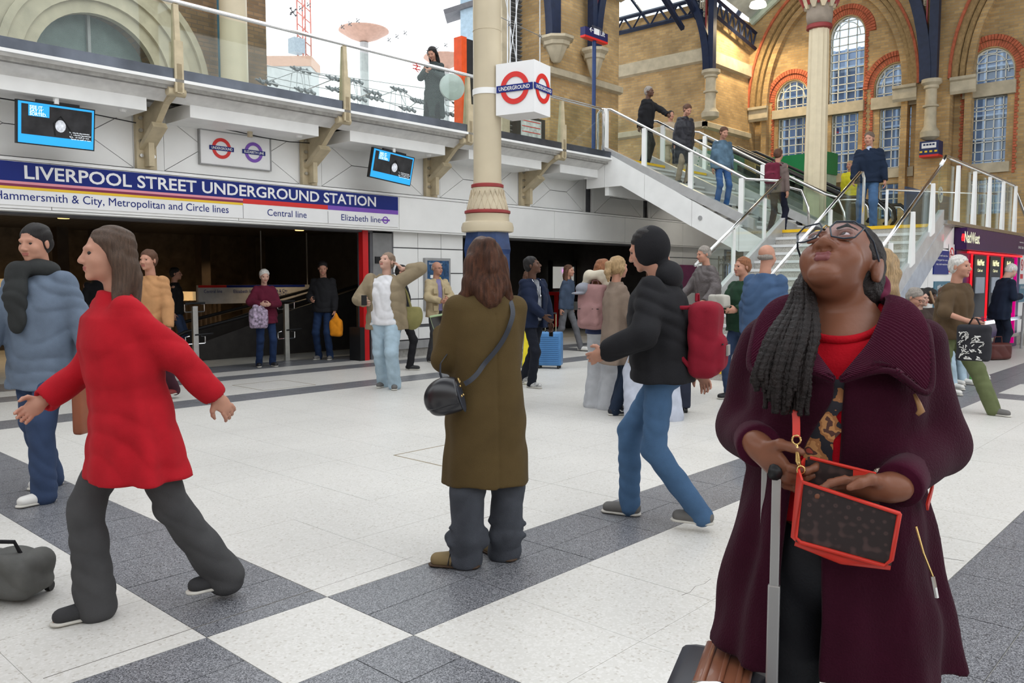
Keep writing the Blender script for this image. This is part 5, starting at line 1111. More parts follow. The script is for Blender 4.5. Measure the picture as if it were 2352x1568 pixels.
class Sdf:
    def __init__(s, k=.02): s.p = []; s.k = k
    def _add(s, fn, lo, hi, k, op): s.p.append((fn, np.array(lo), np.array(hi), s.k if k is None else k, op)); return s
    def cap(s, a, b, ra, rb=None, k=None, op='u', sq=None):
        a, b = np.array(a, float), np.array(b, float); rb = ra if rb is None else rb; ab = b-a; L2 = max(ab@ab, 1e-9); m = max(ra, rb)
        def fn(X, Y, Z):
            x, y, z = X-a[0], Y-a[1], Z-a[2]; t = np.clip((x*ab[0]+y*ab[1]+z*ab[2])/L2, 0, 1)
            dx, dy, dz = x-t*ab[0], y-t*ab[1], z-t*ab[2]
            if sq is not None:
                n, f = sq; q = dx*n[0]+dy*n[1]+dz*n[2]; g_ = (f-1)*q; dx, dy, dz = dx+g_*n[0], dy+g_*n[1], dz+g_*n[2]
            return np.sqrt(dx*dx+dy*dy+dz*dz)-(ra+(rb-ra)*t)
        return s._add(fn, np.minimum(a, b)-m, np.maximum(a, b)+m, k, op)
    def path(s, pts, rs, k=None, op='u', sq=None):
        for i in range(len(pts)-1): s.cap(pts[i], pts[i+1], rs[i], rs[i+1], k, op, sq)
        return s
    def ell(s, c, r, Rm=None, k=None, op='u'):
        c, r = np.array(c, float), np.array(r, float); m = r.max()
        def fn(X, Y, Z):
            x, y, z = X-c[0], Y-c[1], Z-c[2]
            if Rm is not None: x, y, z = (Rm[0, 0]*x+Rm[1, 0]*y+Rm[2, 0]*z, Rm[0, 1]*x+Rm[1, 1]*y+Rm[2, 1]*z, Rm[0, 2]*x+Rm[1, 2]*y+Rm[2, 2]*z)
            k0 = np.sqrt((x/r[0])**2+(y/r[1])**2+(z/r[2])**2); k1 = np.sqrt((x/r[0]**2)**2+(y/r[1]**2)**2+(z/r[2]**2)**2)+1e-6
            return k0*(k0-1)/k1
        return s._add(fn, c-m, c+m, k, op)
    def box(s, c, h, Rm=None, r=.005, k=None, op='u'):
        c, h = np.array(c, float), np.array(h, float); m = np.linalg.norm(h)
        def fn(X, Y, Z):
            x, y, z = X-c[0], Y-c[1], Z-c[2]
            if Rm is not None: x, y, z = (Rm[0, 0]*x+Rm[1, 0]*y+Rm[2, 0]*z, Rm[0, 1]*x+Rm[1, 1]*y+Rm[2, 1]*z, Rm[0, 2]*x+Rm[1, 2]*y+Rm[2, 2]*z)
            qx, qy, qz = np.abs(x)-h[0]+r, np.abs(y)-h[1]+r, np.abs(z)-h[2]+r
            return np.sqrt(np.maximum(qx, 0)**2+np.maximum(qy, 0)**2+np.maximum(qz, 0)**2)+np.minimum(np.maximum(qx, np.maximum(qy, qz)), 0)-r
        return s._add(fn, c-m, c+m, k, op)
    def loft(s, sec, k=None, op='u', fold=None, p=2.3):
        """sec rows (z, cx, cy, rx, ry); fold=(n, amp at bottom, amp at top, phase)"""
        S_ = np.array(sorted(sec), float); z0, z1 = S_[0, 0], S_[-1, 0]; mr = S_[:, 3:].max()*1.25
        def fn(X, Y, Z):
            zc = np.clip(Z, z0, z1); f = lambda c: np.interp(zc, S_[:, 0], S_[:, c])
            cx_, cy_, rx, ry = f(1), f(2), f(3), f(4); x, y = X-cx_, Y-cy_
            rho = (np.abs(x/rx)**p+np.abs(y/ry)**p)**(1/p)
            lim = 1.
            if fold:
                n, ab_, at_, ph = fold; th = np.arctan2(y/ry, x/rx); u = (zc-z0)/(z1-z0+1e-9)
                lim = 1+(ab_*(1-u)+at_*u)*(np.cos(n*th+ph+1.2*np.sin(2*th))+.4*np.cos((2*n+1)*th+ph*2))
            d = (rho-lim)*np.minimum(rx, ry); dz = np.maximum(z0-Z, Z-z1)
            return np.maximum(d, dz)
        return s._add(fn, (S_[:, 1].min()-mr, S_[:, 2].min()-mr, z0), (S_[:, 1].max()+mr, S_[:, 2].max()+mr, z1), k, op)
    def fn(s, f, lo, hi, k=None, op='u'): return s._add(f, lo, hi, k, op)
    def mesh(s, name, m, parent, res=.012, zres=None, fine=None, wr=0, wf=14, smooth=1, **kw):
        un = [p for p in s.p if p[4] == 'u']; lo = np.min([p[1] for p in un], 0)-.012; hi = np.max([p[2] for p in un], 0)+.012
        fx, fy, fz = fine if fine else ((), (), ())
        xs, ys, zs = axis(lo[0], hi[0], res, fx), axis(lo[1], hi[1], res, fy), axis(lo[2], hi[2], zres or res, fz)
        F = np.full((len(xs), len(ys), len(zs)), .05, np.float32)
        for fn, l, h, k, op in s.p:
            mg = k+.02; i0, i1 = np.searchsorted(xs, (l[0]-mg, h[0]+mg)); j0, j1 = np.searchsorted(ys, (l[1]-mg, h[1]+mg)); k0, k1 = np.searchsorted(zs, (l[2]-mg, h[2]+mg))
            if i1 <= i0 or j1 <= j0 or k1 <= k0: continue
            X, Y, Z = xs[i0:i1, None, None], ys[None, j0:j1, None], zs[None, None, k0:k1]
            d = np.broadcast_to(fn(X, Y, Z), (i1-i0, j1-j0, k1-k0)); A_ = F[i0:i1, j0:j1, k0:k1]
            if op == 'u': hh = np.maximum(k-np.abs(A_-d), 0)/max(k, 1e-6); A_[...] = np.minimum(A_, d)-hh*hh*k*.25
            elif op == 's': hh = np.maximum(k-np.abs(A_+d), 0)/max(k, 1e-6); A_[...] = np.maximum(A_, -d)+hh*hh*k*.25
            elif op == 'd': A_[...] = A_+d
        if wr:
            X, Y, Z = xs[:, None, None], ys[None, :, None], zs[None, None, :]
            F += (wr*(1.1-1.9*np.abs(np.sin(wf*.62*(Z*1.25+.55*X+.25*Y)+1.6*np.sin(wf*.42*(X-.4*Z))+1.3*np.sin(wf*.33*(Y+Z))))**.7+.5*np.sin(wf*.8*(Y*1.3-Z)+1.5*np.sin(wf*.5*X)))).astype(np.float32)
        v, f = nets(F, xs, ys, zs)
        if len(f) == 0: return None
        if smooth: v = lapl(v, f, smooth)
        me = bpy.data.meshes.new(name); me.vertices.add(len(v)); me.vertices.foreach_set('co', v.astype(np.float32).ravel())
        me.loops.add(len(f)*4); me.loops.foreach_set('vertex_index', f.astype(np.int32).ravel()); me.polygons.add(len(f))
        me.polygons.foreach_set('loop_start', np.arange(0, len(f)*4, 4, dtype=np.int32)); me.polygons.foreach_set('loop_total', np.full(len(f), 4, np.int32))
        me.update(calc_edges=True); me.validate()
        L = LOC.get(parent.name) if parent is not None else None
        if parent is not None: LOC[parent.name] = None
        o = link_mesh(name, me, m, parent, True)
        if parent is not None: LOC[parent.name] = L; LOC[o.name] = None; CH.setdefault(parent.name, []).append(o)
        return tag(o, **kw)
def lapl(v, f, it):
    e = np.concatenate([f[:, [0, 1]], f[:, [1, 2]], f[:, [2, 3]], f[:, [3, 0]]]); n = len(v)
    for _ in range(it):
        for lam in (.5, -.5):
            s_ = np.zeros((n, 3)); c = np.bincount(e[:, 0], minlength=n)
            for q in range(3): s_[:, q] = np.bincount(e[:, 0], weights=v[e[:, 1], q], minlength=n)
            v = v+lam*(s_/np.maximum(c, 1)[:, None]-v)
    return v
def nets(F, xs, ys, zs):
    ins = F < 0; nx, ny, nz = F.shape
    c = np.zeros((nx-1, ny-1, nz-1), np.int8)
    for dx in (0, 1):
        for dy in (0, 1):
            for dz in (0, 1): c += ins[dx:nx-1+dx, dy:ny-1+dy, dz:nz-1+dz]
    act = np.argwhere((c > 0) & (c < 8)); N = len(act)
    if N == 0: return np.zeros((0, 3)), np.zeros((0, 4), int)
    idx = np.full((nx-1, ny-1, nz-1), -1, np.int64); idx[act[:, 0], act[:, 1], act[:, 2]] = np.arange(N)
    P = np.zeros((N, 3)); n = np.zeros(N); I, J, K = act.T
    cs = [(a, b, d) for a in (0, 1) for b in (0, 1) for d in (0, 1)]
    val = {q: F[I+q[0], J+q[1], K+q[2]] for q in cs}; pos = {q: np.stack([xs[I+q[0]], ys[J+q[1]], zs[K+q[2]]], 1) for q in cs}
    for q in cs:
        for a in range(3):
            if q[a] == 0:
                r = list(q); r[a] = 1; r = tuple(r); va, vb = val[q], val[r]; mk = (va < 0) != (vb < 0)
                t = np.where(mk, va/(va-vb+1e-12), 0)[:, None]; P += np.where(mk[:, None], pos[q]*(1-t)+pos[r]*t, 0); n += mk
    P /= n[:, None]; fs = []
    def add(mk, cells, fl):
        i, j, k = np.nonzero(mk)
        q = [idx[i+a, j+b, k+d] for a, b, d in cells]; q = np.stack(q, 1); r = fl[i, j, k]; q[r] = q[r][:, ::-1]; fs.append(q[(q >= 0).all(1)])
    A_ = ins[:, 1:-1, 1:-1]; add(A_[:-1] != A_[1:], [(0, 0, 0), (0, 1, 0), (0, 1, 1), (0, 0, 1)], ~A_[:-1])
    A_ = ins[1:-1, :, 1:-1]; add(A_[:, :-1] != A_[:, 1:], [(0, 0, 0), (0, 0, 1), (1, 0, 1), (1, 0, 0)], ~A_[:, :-1])
    A_ = ins[1:-1, 1:-1, :]; add(A_[:, :, :-1] != A_[:, :, 1:], [(0, 0, 0), (1, 0, 0), (1, 1, 0), (0, 1, 0)], ~A_[:, :, :-1])
    return P, np.concatenate(fs)
# ---------------------------------------------------------------- figure parts
def ik(a, c, l1, l2, pole):
    a, c, pole = map(lambda q: np.array(q, float), (a, c, pole)); d = c-a; L = np.linalg.norm(d); L_ = min(L, (l1+l2)*.999); n = d/max(L, 1e-6)
    x = (l1*l1-l2*l2+L_*L_)/(2*L_); h_ = math.sqrt(max(l1*l1-x*x, 0)); p = pole-n*(pole@n); p = p/max(np.linalg.norm(p), 1e-6)
    return a+n*x+p*h_, a+n*L_
def head_prims(S, c, Rm, s=1., jaw=1., fem=False):
    T = lambda x, y, z: c+Rm @ (V3(x, y, z)*s)
    E = lambda x, y, z, rx, ry, rz, k=.02, op='u': S.ell(T(x, y, z), V3(rx, ry, rz)*s, Rm, k*s, op)
    E(0, .015, .035, .077, .096, .083); E(0, -.028, -.025, .064, .072, .088); E(0, -.038, -.072, .048*jaw, .05, .036); E(0, -.078, -.099, .02, .017, .016)
    for q in (-1, 1):
        E(q*.036, -.062, -.03, .027, .026, .026); E(q*.078, .012, -.008, .009, .017, .030, .008); E(q*.0125, -.103, -.036, .0095, .011, .008, .008)
        E(q*.034, -.101, .004, .0175, .013, .011, .010, 's')
    S.cap(T(-.034, -.083, .024), T(.034, -.083, .024), .011*s, k=.015*s)
    S.path([T(0, -.092, .012), T(0, -.106, -.018), T(0, -.113, -.03)], [.0075*s, .0095*s, .012*s], k=.010*s)
    S.cap(T(-.018, -.093, -.0575), T(.018, -.093, -.0575), .0065*s, k=.006*s); S.cap(T(-.014, -.092, -.0685), T(.014, -.092, -.0685), .0075*s, k=.006*s)
def hand_prims(S, w, d, n, sd, curl=.4, s=1., spread=1., point=None, thumb=.5):
    w, d, n, sd = [np.array(q, float) for q in (w, d, n, sd)]; d /= np.linalg.norm(d); sd = sd-d*(sd@d); sd /= np.linalg.norm(sd); nn = np.cross(d, sd); n = nn if nn@n > 0 else -nn
    Rm = np.stack([sd, n, d], 1); S.ell(w+d*.048*s, V3(.040, .017, .052)*s, Rm, .012*s); S.cap(w-d*.02*s, w+d*.03*s, .025*s, .026*s, k=.015*s)
    Ls = (.070, .079, .073, .058)
    for i in range(4):
        b = w+d*.086*s+sd*(.029-.0195*i)*s*spread; cu = curl if point is None or i != point else .1
        a1 = cu*1.1; a2 = cu*2.3; a3 = cu*3.3; L = Ls[i]*s; f = sd*(.06-.04*i)*spread
        p1 = b+(d*math.cos(a1)+n*math.sin(a1)+f)*L*.42; p2 = p1+(d*math.cos(a2)+n*math.sin(a2)+f*.5)*L*.32; p3 = p2+(d*math.cos(a3)+n*math.sin(a3))*L*.26
        S.path([b, p1, p2, p3], [.0098*s, .0088*s, .008*s, .0068*s], k=.004*s)
    t0 = w+d*.022*s+sd*.026*s; t1 = t0+(d*.55+sd*.75+n*thumb*.5)*.036*s; t2 = t1+(d*.85+sd*.35+n*thumb)*.026*s; t3 = t2+(d*.9+sd*.05+n*thumb)*.022*s
    S.path([t0, t1, t2, t3], [.0145*s, .0115*s, .010*s, .0078*s], k=.007*s)
M_skinL = mat('light skin', (.44, .225, .155), .5, var=.06, scale=20); M_skinD = mat('dark skin', (.095, .045, .028), .42, var=.08, scale=20); M_skinP = mat('pale skin', (.50, .30, .23), .5, var=.06)
M_eye = mat('eye dark', (.02, .015, .012), .2, var=0); M_lip = mat('lip', (.36, .12, .10), .45); M_lipd = mat('dark lip', (.16, .06, .06), .4)
def fab(name, col, rough=.85, var=.12, bump=.25, sheen=.15): return mat(name, col, rough, var=var, scale=9, bump=bump, bscale=220, sheen=sheen)
def hairmat(name, col): return mat(name, col, .45, var=.35, scale=14, bump=.6, bscale=60, stretch=(9, 9, 1))
class Person: pass
def person(label, xy, z=0., face=0, h=1.72, skin=None, hip=(0, 0), hipz=None, lean=(0, 0), feet=None, hands=None, head=(0, 0, 0), build=1., pole=None, hd=None, shoes=None, shoe_s=1., fem=False,
           trouser=None, trr=(.085, .065, .06), flare=0., top=None, topr=1., hem=.86, coat=None, coat_hem=.5, coat_fl=.24, sleeve=None, sleeve_end=.95, hair=None, hairstyle='short', res=.013, fine=False, shirt=None, neck_open=False, bare_arm=False, legskin=False, group=None, palm=None, curl=.35, headscale=1.):
    """one figure: continuous body, with hair and clothes as parts. Local frame: faces -Y, x to its own left"""
    px, py = xy; th = math.atan2(-px, py)+R(face); root = empty('person', (px, py, z), label, 'person', rz=th)
    if group: root['group'] = group
    s = h/1.75; P = Person(); P.root = root; P.s = s
    hz = (hipz if hipz is not None else .93*s); H_ = V3(hip[0], hip[1], hz); lean = V3(lean[0], lean[1], 0)
    feet = feet or [(.11, 0, 0, 10), (-.11, .02, 0, -10)]
    chest = H_+lean*.7+V3(0, 0, .30*s); nb = H_+lean+V3(0, .01, .54*s); up = (nb-H_); up /= np.linalg.norm(up)
    b = build; shw = .175*s*(.92 if fem else 1.05)*(.5+.5*b)
    sh = [nb+V3(q*shw, .0, -.055*s) for q in (1, -1)]
    Rh = rotm(R(head[0]), R(head[1]), R(head[2])); hc = nb+V3(0, -.012*s, .065*s)+Rh @ V3(0, -.012, .125)*s*headscale
    hands = hands or [(.22, 0, .78), (-.22, 0, .78)]
    S = Sdf(.02)
    head_prims(S, hc, Rh, s*headscale, 1. if not fem else .88)
    S.cap(hc+Rh @ V3(0, .02, -.06)*s, nb+V3(0, .015, -.02)*s, .054*s*(.88 if fem else 1), .06*s*(.9 if fem else 1), k=.03)
    S.path([H_+V3(0, 0, .03), chest, nb-V3(0, 0, .11)], [.11*s*b, .115*s*b, .075*s*b], k=.03); S.cap(sh[0]-V3(0, 0, .02), sh[1]-V3(0, 0, .02), .042*s, k=.03)
    P.wr = []; P.el = []
    for i, q in enumerate((1, -1)):
        pl_ = (pole[i] if pole else (q*.5, .8, -.3)); e, w = ik(sh[i], V3(*hands[i]), .29*s, .255*s, pl_); P.el.append(e); P.wr.append(w)
        S.path([sh[i]-V3(0, 0, .01), e, w], [.038*s*b, .032*s*b, .024*s], k=.02)
        d = (w-e)/np.linalg.norm(w-e)
        if hd and hd[i] is not None: d = d*.25+V3(*hd[i])
        pn = V3(-q, -.2, 0) if not (palm and palm[i]) else V3(*palm[i]); sdv = np.cross(d, pn)
        if sdv[1] > 0 or (abs(sdv[1]) < .2 and sdv[2] < 0): sdv = -sdv
        hand_prims(S, w, d, pn, sdv, curl, s*.98)
        P.__dict__['hd%d' % i] = d/np.linalg.norm(d)
    P.kn = []; P.an = []; P.hl = []
    for i, q in enumerate((1, -1)):
        hl = H_+V3(q*.088*s, 0, -.02); fx, fy, fz, ta = feet[i]; a = V3(fx, fy, fz+.085*s); k_, a = ik(hl, a, .435*s, .43*s, (q*.08, -1, .1)); P.kn.append(k_); P.an.append(a); P.hl.append(hl)
        S.path([hl, k_, a], [.066*s*b, .044*s*b, .030*s], k=.03); t_ = R(ta); S.cap(a+V3(0, .02, -.045), a+V3(math.sin(t_)*.14, -math.cos(t_)*.14, -.055), .032, .025, k=.02)
    P.hc, P.Rh, P.nb, P.sh, P.H, P.chest = hc, Rh, nb, sh, H_, chest
    fi = None
    hx, hy, hzz = hc; f_ = .0065 if not fine else .0045
    zf = [(hzz-.14*s, hzz+.13*s, f_)]; xf = [(hx-.10*s, hx+.10*s, f_*1.15)]; yf = [(hy-.13*s, hy+.02, f_*1.15)]
    if fine:
        for w, i in ((P.wr[0], 0), (P.wr[1], 1)):
            d = getattr(P, 'hd%d' % i); e = w+d*.17*s; l_ = np.minimum(w, e)-.03; g_ = np.maximum(w, e)+.03; xf.append((l_[0], g_[0], .006)); yf.append((l_[1], g_[1], .006)); zf.append((l_[2], g_[2], .006))
    P.body = S.mesh('body', skin or M_skinL, root, res, fine=(xf, yf, zf))
    HS = s*headscale; T = lambda x, y, z_: hc+Rh @ (V3(x, y, z_)*HS)
    for q in (-1, 1):
        e = MB().lathe([(.001, -.0115), (.008, -.008), (.0118, 0), (.008, .008), (.001, .0115)], (0, 0, 0), 10); e.v = [tuple(T(q*.032, -.079, .004)+V3(*v)) for v in e.v]; e.build('eye', M_eye, root, smooth=True)
    lp = Sdf(.004); lp.cap(T(-.019, -.0955, -.058), T(.019, -.0955, -.058), .0055*HS); lp.cap(T(-.015, -.0945, -.068), T(.015, -.0945, -.068), .006*HS); lp.mesh('lips', M_lipd if skin is M_skinD else M_lip, root, .0035)
    # hair
    if hair:
        G = Sdf(.015); c = T(0, .022, .045)
        if hairstyle == 'bald': G.ell(T(0, .03, -.005), V3(.081, .092, .04)*HS, Rh); G.box(T(0, -.085, 0), V3(.1, .09, .08)*HS, Rh, op='s', k=.01)
        else:
            G.ell(c, V3(.086, .10, .086)*HS, Rh); G.ell(T(0, .045, .0), V3(.082, .078, .085)*HS, Rh)
            G.ell(T(0, -.075, -.022), V3(.068, .075, .085)*HS, Rh, op='s', k=.012)
            if hairstyle in ('long', 'pony', 'bob', 'fringe'):
                for q in (-1, 1): G.path([T(q*.06, .0, .05), T(q*.08, .02, -.02), T(q*.075, .035, -.10)], [.03, .03, .028 if hairstyle != 'pony' else .01])
            if hairstyle == 'long': G.path([T(0, .06, 0), T(.0, .085, -.10), T(0, .09, -.27)], [.075, .075, .05], sq=((0, 1, 0), 1.5)); G.path([T(.05, .05, -.05), T(.09, .02, -.22)], [.045, .03]); G.path([T(-.05, .05, -.05), T(-.09, .02, -.22)], [.045, .03])
            if hairstyle == 'bob': G.path([T(0, .05, 0), T(0, .07, -.09)], [.08, .075])
            if hairstyle in ('pony', 'bun'): G.path([T(0, .10, .05), T(0, .15, .03), T(0, .165, -.05), T(0, .15, -.16)] if hairstyle == 'pony' else [T(0, .10, .02), T(0, .13, .01)], [.03, .034, .035, .012] if hairstyle == 'pony' else [.035, .045])
            if hairstyle == 'fringe': G.ell(T(0, -.05, .055), V3(.075, .055, .05)*HS, Rh)
        G.mesh('hair', hair, root, .009, wr=.003, wf=60)
    # clothes
    g = .018
    def sleeves(Q, r0=.062, r1=.047, end=1.):
        for i in range(2):
            w = P.el[i]+(P.wr[i]-P.el[i])*min(end, .90); Q.path([sh[i]+V3((-.018, .018)[i]*s, 0, -.006), P.el[i], w], [(r0-.006)*s*b, r0*.88*s*b, r1*s], k=.03)
            if end > .5: d_ = (P.wr[i]-P.el[i])/np.linalg.norm(P.wr[i]-P.el[i]); Q.ell(w+d_*.062*s, (.055*s,)*3, op='s', k=.006)
    if trouser:  # hips and two legs
        Q = Sdf(.03); Q.ell(H_+V3(0, .01, .0), V3(.165*b, .125*b, .12)*s, k=.04)
        for i in range(2):
            fl = V3(*P.an[i]); low = fl+V3(0, .005, -.035 if flare < .03 else -.055); Q.path([P.hl[i], P.kn[i], low], [trr[0]*s*b, trr[1]*s*(1 if flare < .03 else 1.25), (trr[2]+flare)*s], k=.03)
        P.tr = Q.mesh('trousers', trouser, root, res, wr=.0038, wf=34)
    if shirt:
        Q = Sdf(.03); Q.loft([(H_[2]-.02, H_[0], H_[1], .165*s*b, .12*s*b), (chest[2], chest[0], chest[1], .17*s*b, .125*s*b), (nb[2]-.05*s, nb[0], nb[1], .13*s*b, .09*s*b), (nb[2]-.0, nb[0], nb[1], .068*s, .066*s)]); Q.mesh('shirt', shirt, root, .011)
    if top:
        Q = Sdf(.03); zb = (hem)*s if hipz is None else hz-.05; zm = H_[2]+.12*s; t = topr*b
        lx = lambda z_: H_[0]+(nb[0]-H_[0])*np.clip((z_-H_[2])/(.54*s), -.1, 1); ly = lambda z_: H_[1]+(nb[1]-H_[1])*np.clip((z_-H_[2])/(.54*s), -.1, 1)
        Q.loft([(z_, lx(z_), ly(z_), rx*s*t, ry*s*t) for z_, rx, ry in ((zb, .182, .14), (zm, .172, .135), (chest[2]+.02, .188, .142), (nb[2]-.09*s, .168, .115), (nb[2]-.035*s, .112, .088), (nb[2]+.012, .069, .072))], fold=(5, .03, .0, 1.))
        if not bare_arm: sleeves(Q, .064*topr, .05*topr, sleeve_end)
        else: sleeves(Q, .062, .06, .001)
        if shirt: Q.box((lx(zb+.3), chest[1]-.2, (zb+nb[2])/2), (.045*s, .14, (nb[2]-zb)/2+.05), op='s', k=.01); Q.cap(V3(nb[0], nb[1]-.08, nb[2]+.02), V3(nb[0], nb[1]-.16, nb[2]-.18), .05, .02, op='s', k=.02)
        P.top = Q.mesh('jacket' if not bare_arm else 'shirt', top, root, res, wr=.006, wf=28)
    if coat:
        Q = Sdf(.03); zb = coat_hem; zm = H_[2]+.1*s; t = topr*b
        Q.loft([(zb, H_[0], H_[1]+.01, coat_fl*s*b, coat_fl*.72*s*b), (H_[2]-.05, H_[0], H_[1], (.19+(coat_fl-.2)*.3)*s*t, .15*s*t), (zm, H_[0]+lean[0]*.2, H_[1]+lean[1]*.2, .172*s*t, .137*s*t), (chest[2]+.02, chest[0], chest[1], .188*s*t, .142*s*t), (nb[2]-.09*s, nb[0], nb[1], .168*s*t, .115*s*t), (nb[2]-.035*s, nb[0], nb[1], .112*s, .088*s), (nb[2]+.025, nb[0], nb[1]+.005, .068*s, .07*s)], fold=(5, .055, .0, .6))
        sleeves(Q, .066*topr, .054*topr, sleeve_end); P.coat = Q.mesh('coat', coat, root, res, wr=.0042, wf=26)
    if shoes:
        for i in range(2):
            a = P.an[i]; t_ = R(feet[i][3]); f = V3(math.sin(t_), -math.cos(t_), 0); Q = Sdf(.02); z0_ = a[2]-.085*s
            rt = np.array([[math.cos(t_), math.sin(t_), 0], [-math.sin(t_)*-1, math.cos(t_), 0], [0, 0, 1]]) if 0 else None
            Q.cap(V3(a[0], a[1], z0_+.045)-f*.03, V3(a[0], a[1], z0_+.038)+f*.13, .047*shoe_s, .038*shoe_s, sq=((0, 0, 1), 1.1)); Q.cap(a+V3(0, 0, -.02), V3(a[0], a[1], z0_+.05), .044, .045)
            Q.box((a[0], a[1], z0_-.05), (.5, .5, .05), op='s', k=.004); sh_ = Q.mesh('shoe', shoes, root, .009)
            Q = Sdf(.01); Q.cap(V3(a[0], a[1], z0_+.012)-f*.035, V3(a[0], a[1], z0_+.012)+f*.14, .047*shoe_s, .041*shoe_s, sq=((0, 0, 1), 3.4)); so = Q.mesh('sole', MC.get('sole white') or mat('sole white', (.55, .53, .48), .6), sh_, .009)
    return P
def world_pt(P, p):      # local point of a person -> world
    M = Matrix.Translation(P.root.location) @ Matrix.Rotation(P.root.rotation_euler[2], 4, 'Z'); return M @ Vector([float(q) for q in p])
def held(name, label, cat, P, p, extra_rz=0, **kw):
    w = world_pt(P, p); t = empty(name, w, label, cat, rz=P.root.rotation_euler[2]+extra_rz, **kw); LOC[t.name] = None; return t
# ================================================================= PEOPLE
def sole(c): return None
J = lambda n, c, **k: fab(n, c, **k)
M_hbrown, M_hblack, M_hgrey, M_hwhite, M_hblond, M_hging = hairmat('brown hair', (.10, .045, .025)), hairmat('black hair', (.012, .010, .010)), hairmat('grey hair', (.28, .25, .22)), hairmat('white hair', (.62, .60, .56)), hairmat('blond hair', (.36, .24, .12)), hairmat('ginger hair', (.25, .10, .045))
M_jean = J('pale blue denim', (.36, .47, .55)); M_jeand = J('dark blue denim', (.035, .055, .11)); M_jeanb = J('blue denim', (.06, .12, .22)); M_blk = J('black cloth', (.016, .016, .018)); M_char = J('charcoal cloth', (.045, .045, .048))
M_shoew = mat('white shoe leather', (.66, .65, .62), .5, var=.06); M_shoeb = mat('black shoe leather', (.02, .02, .022), .4, var=.1); M_shoeg = mat('grey trainer', (.13, .125, .12), .7)
M_green = MC['kiosk green']
def glasses(P, m=None):
    HS = P.s; T = lambda x, y, z: P.hc+P.Rh @ (V3(x, y, z)*HS); mb = MB()
    for q in (-1, 1):
        mb.tube([T(q*.034+.024*math.cos(a), -.104, .002+.017*math.sin(a)) for a in [k*PI/6 for k in range(12)]], .0018, 5, closed=True); mb.tube([T(q*.058, -.10, .008), T(q*.08, .0, .008)], .0018, 5)
    mb.tube([T(-.010, -.108, .006), T(.010, -.108, .006)], .0018, 5); return mb.build('glasses', m or M_black, P.root)
def backpack(name, label, P, c, w, d, h_, m, strapm=None, face='back'):
    t = held(name, label, 'backpack', P, c); Q = Sdf(.03); Q.box((0, 0, 0), (w/2, d/2, h_/2), r=.06); Q.box((0, d*.42, -h_*.17), (w*.38, d*.28, h_*.25), r=.05, k=.01); Q.mesh('pack', m, t, .011, wr=.004, wf=22)
    mb = MB()
    for q in (-1, 1): mb.tube([(q*w*.3, -d*.4, h_*.42), (q*w*.36, -d*.75, h_*.42), (q*w*.38, -d*1.35, h_*.28), (q*w*.42, -d*1.2, 0), (q*w*.4, -d*.4, -h_*.35)], .014, 6)
    mb.build('shoulder_straps', strapm or m, t, smooth=True); MB().tube([(-.04, -d*.3, h_*.5), (-.03, -d*.3, h_*.5+.04), (.03, -d*.3, h_*.5+.04), (.04, -d*.3, h_*.5)], .008, 6).build('haul_loop', strapm or m, t)
    z = MB(); z.tube([(-w*.36, d*.66, -.02), (w*.36, d*.66, -.02)], .005, 5); z.build('zip', M_black, t); return t
# --- old man in beige jacket
P = person('older man with glasses in a beige field jacket, standing by the map poster', (9.9, 10.91), face=28, h=1.74, skin=M_skinL, hair=M_hgrey, hairstyle='bald', top=J('beige field jacket', (.42, .34, .21)), topr=1.12, hem=.80, shirt=J('lilac shirt', (.22, .20, .36)), trouser=M_char, shoes=M_shoeb,
           feet=[(.13, -.03, 0, 20), (-.13, .04, 0, -15)], hands=[(.05, -.28, 1.12), (-.06, -.27, 1.08)], pole=[(.9, .5, -.5), (-.9, .5, -.5)], head=(15, 0, 0)); glasses(P)
pk = MB()
for q in (-1, 1):
    for z in (.95, 1.25): pk.box(q*.07, q*.15, -.172, -.14, z-.04, z+.05)
pk.build('patch_pocket', MC['beige field jacket'], P.root)
# --- man in white T-shirt
P = person('man in a white T-shirt and pale jeans, one hand raised behind his head', (6.95, 8.66), face=-18, h=1.79, skin=M_skinP, hair=hairmat('mousy hair', (.24, .17, .12)), hairstyle='short', build=1.22, top=J('white cotton', (.66, .66, .68), bump=.1), topr=.93, bare_arm=True, hem=.84, trouser=M_jean, trr=(.10, .085, .085), shoes=M_shoeg,
           feet=[(.10, .02, 0, 15), (-.12, .22, .0, -10)], hands=[(.20, .05, 1.60), (-.20, -.30, 1.17)], pole=[(1, -.1, -.3), (-1, .6, -.6)], head=(-20, 18, 0), hd=[(-.5, .1, .8), None], fine=True)
Q = Sdf(.02); 
for i, e_ in ((0, .55), (1, .96)): w = P.el[i]+(P.wr[i]-P.el[i])*e_; Q.path([P.sh[i], P.el[i], w], [.094, .084, .066])
Q.loft([(.80, 0, .05, .28, .18), (1.1, 0, .04, .265, .19), (1.38, 0, .02, .25, .19), (1.48, 0, .02, .17, .13), (1.53, 0, .03, .095, .09)], fold=(5, .05, 0, 1)); Q.box((-.02, -.25, 1.1), (.125, .22, .5), op='s', k=.02)
Q.mesh('overshirt', J('khaki overshirt', (.25, .20, .13)), P.root, .012, wr=.005, wf=20)
w = P.wr[1]+P.hd1*.08; t = held('mobile_phone', 'black mobile phone in the hand of the man in the white T-shirt', 'phone', P, w); MB().box(-.036, .036, -.06, -.05, -.03, .10).build('phone_body', M_black, t, bevel=.004)
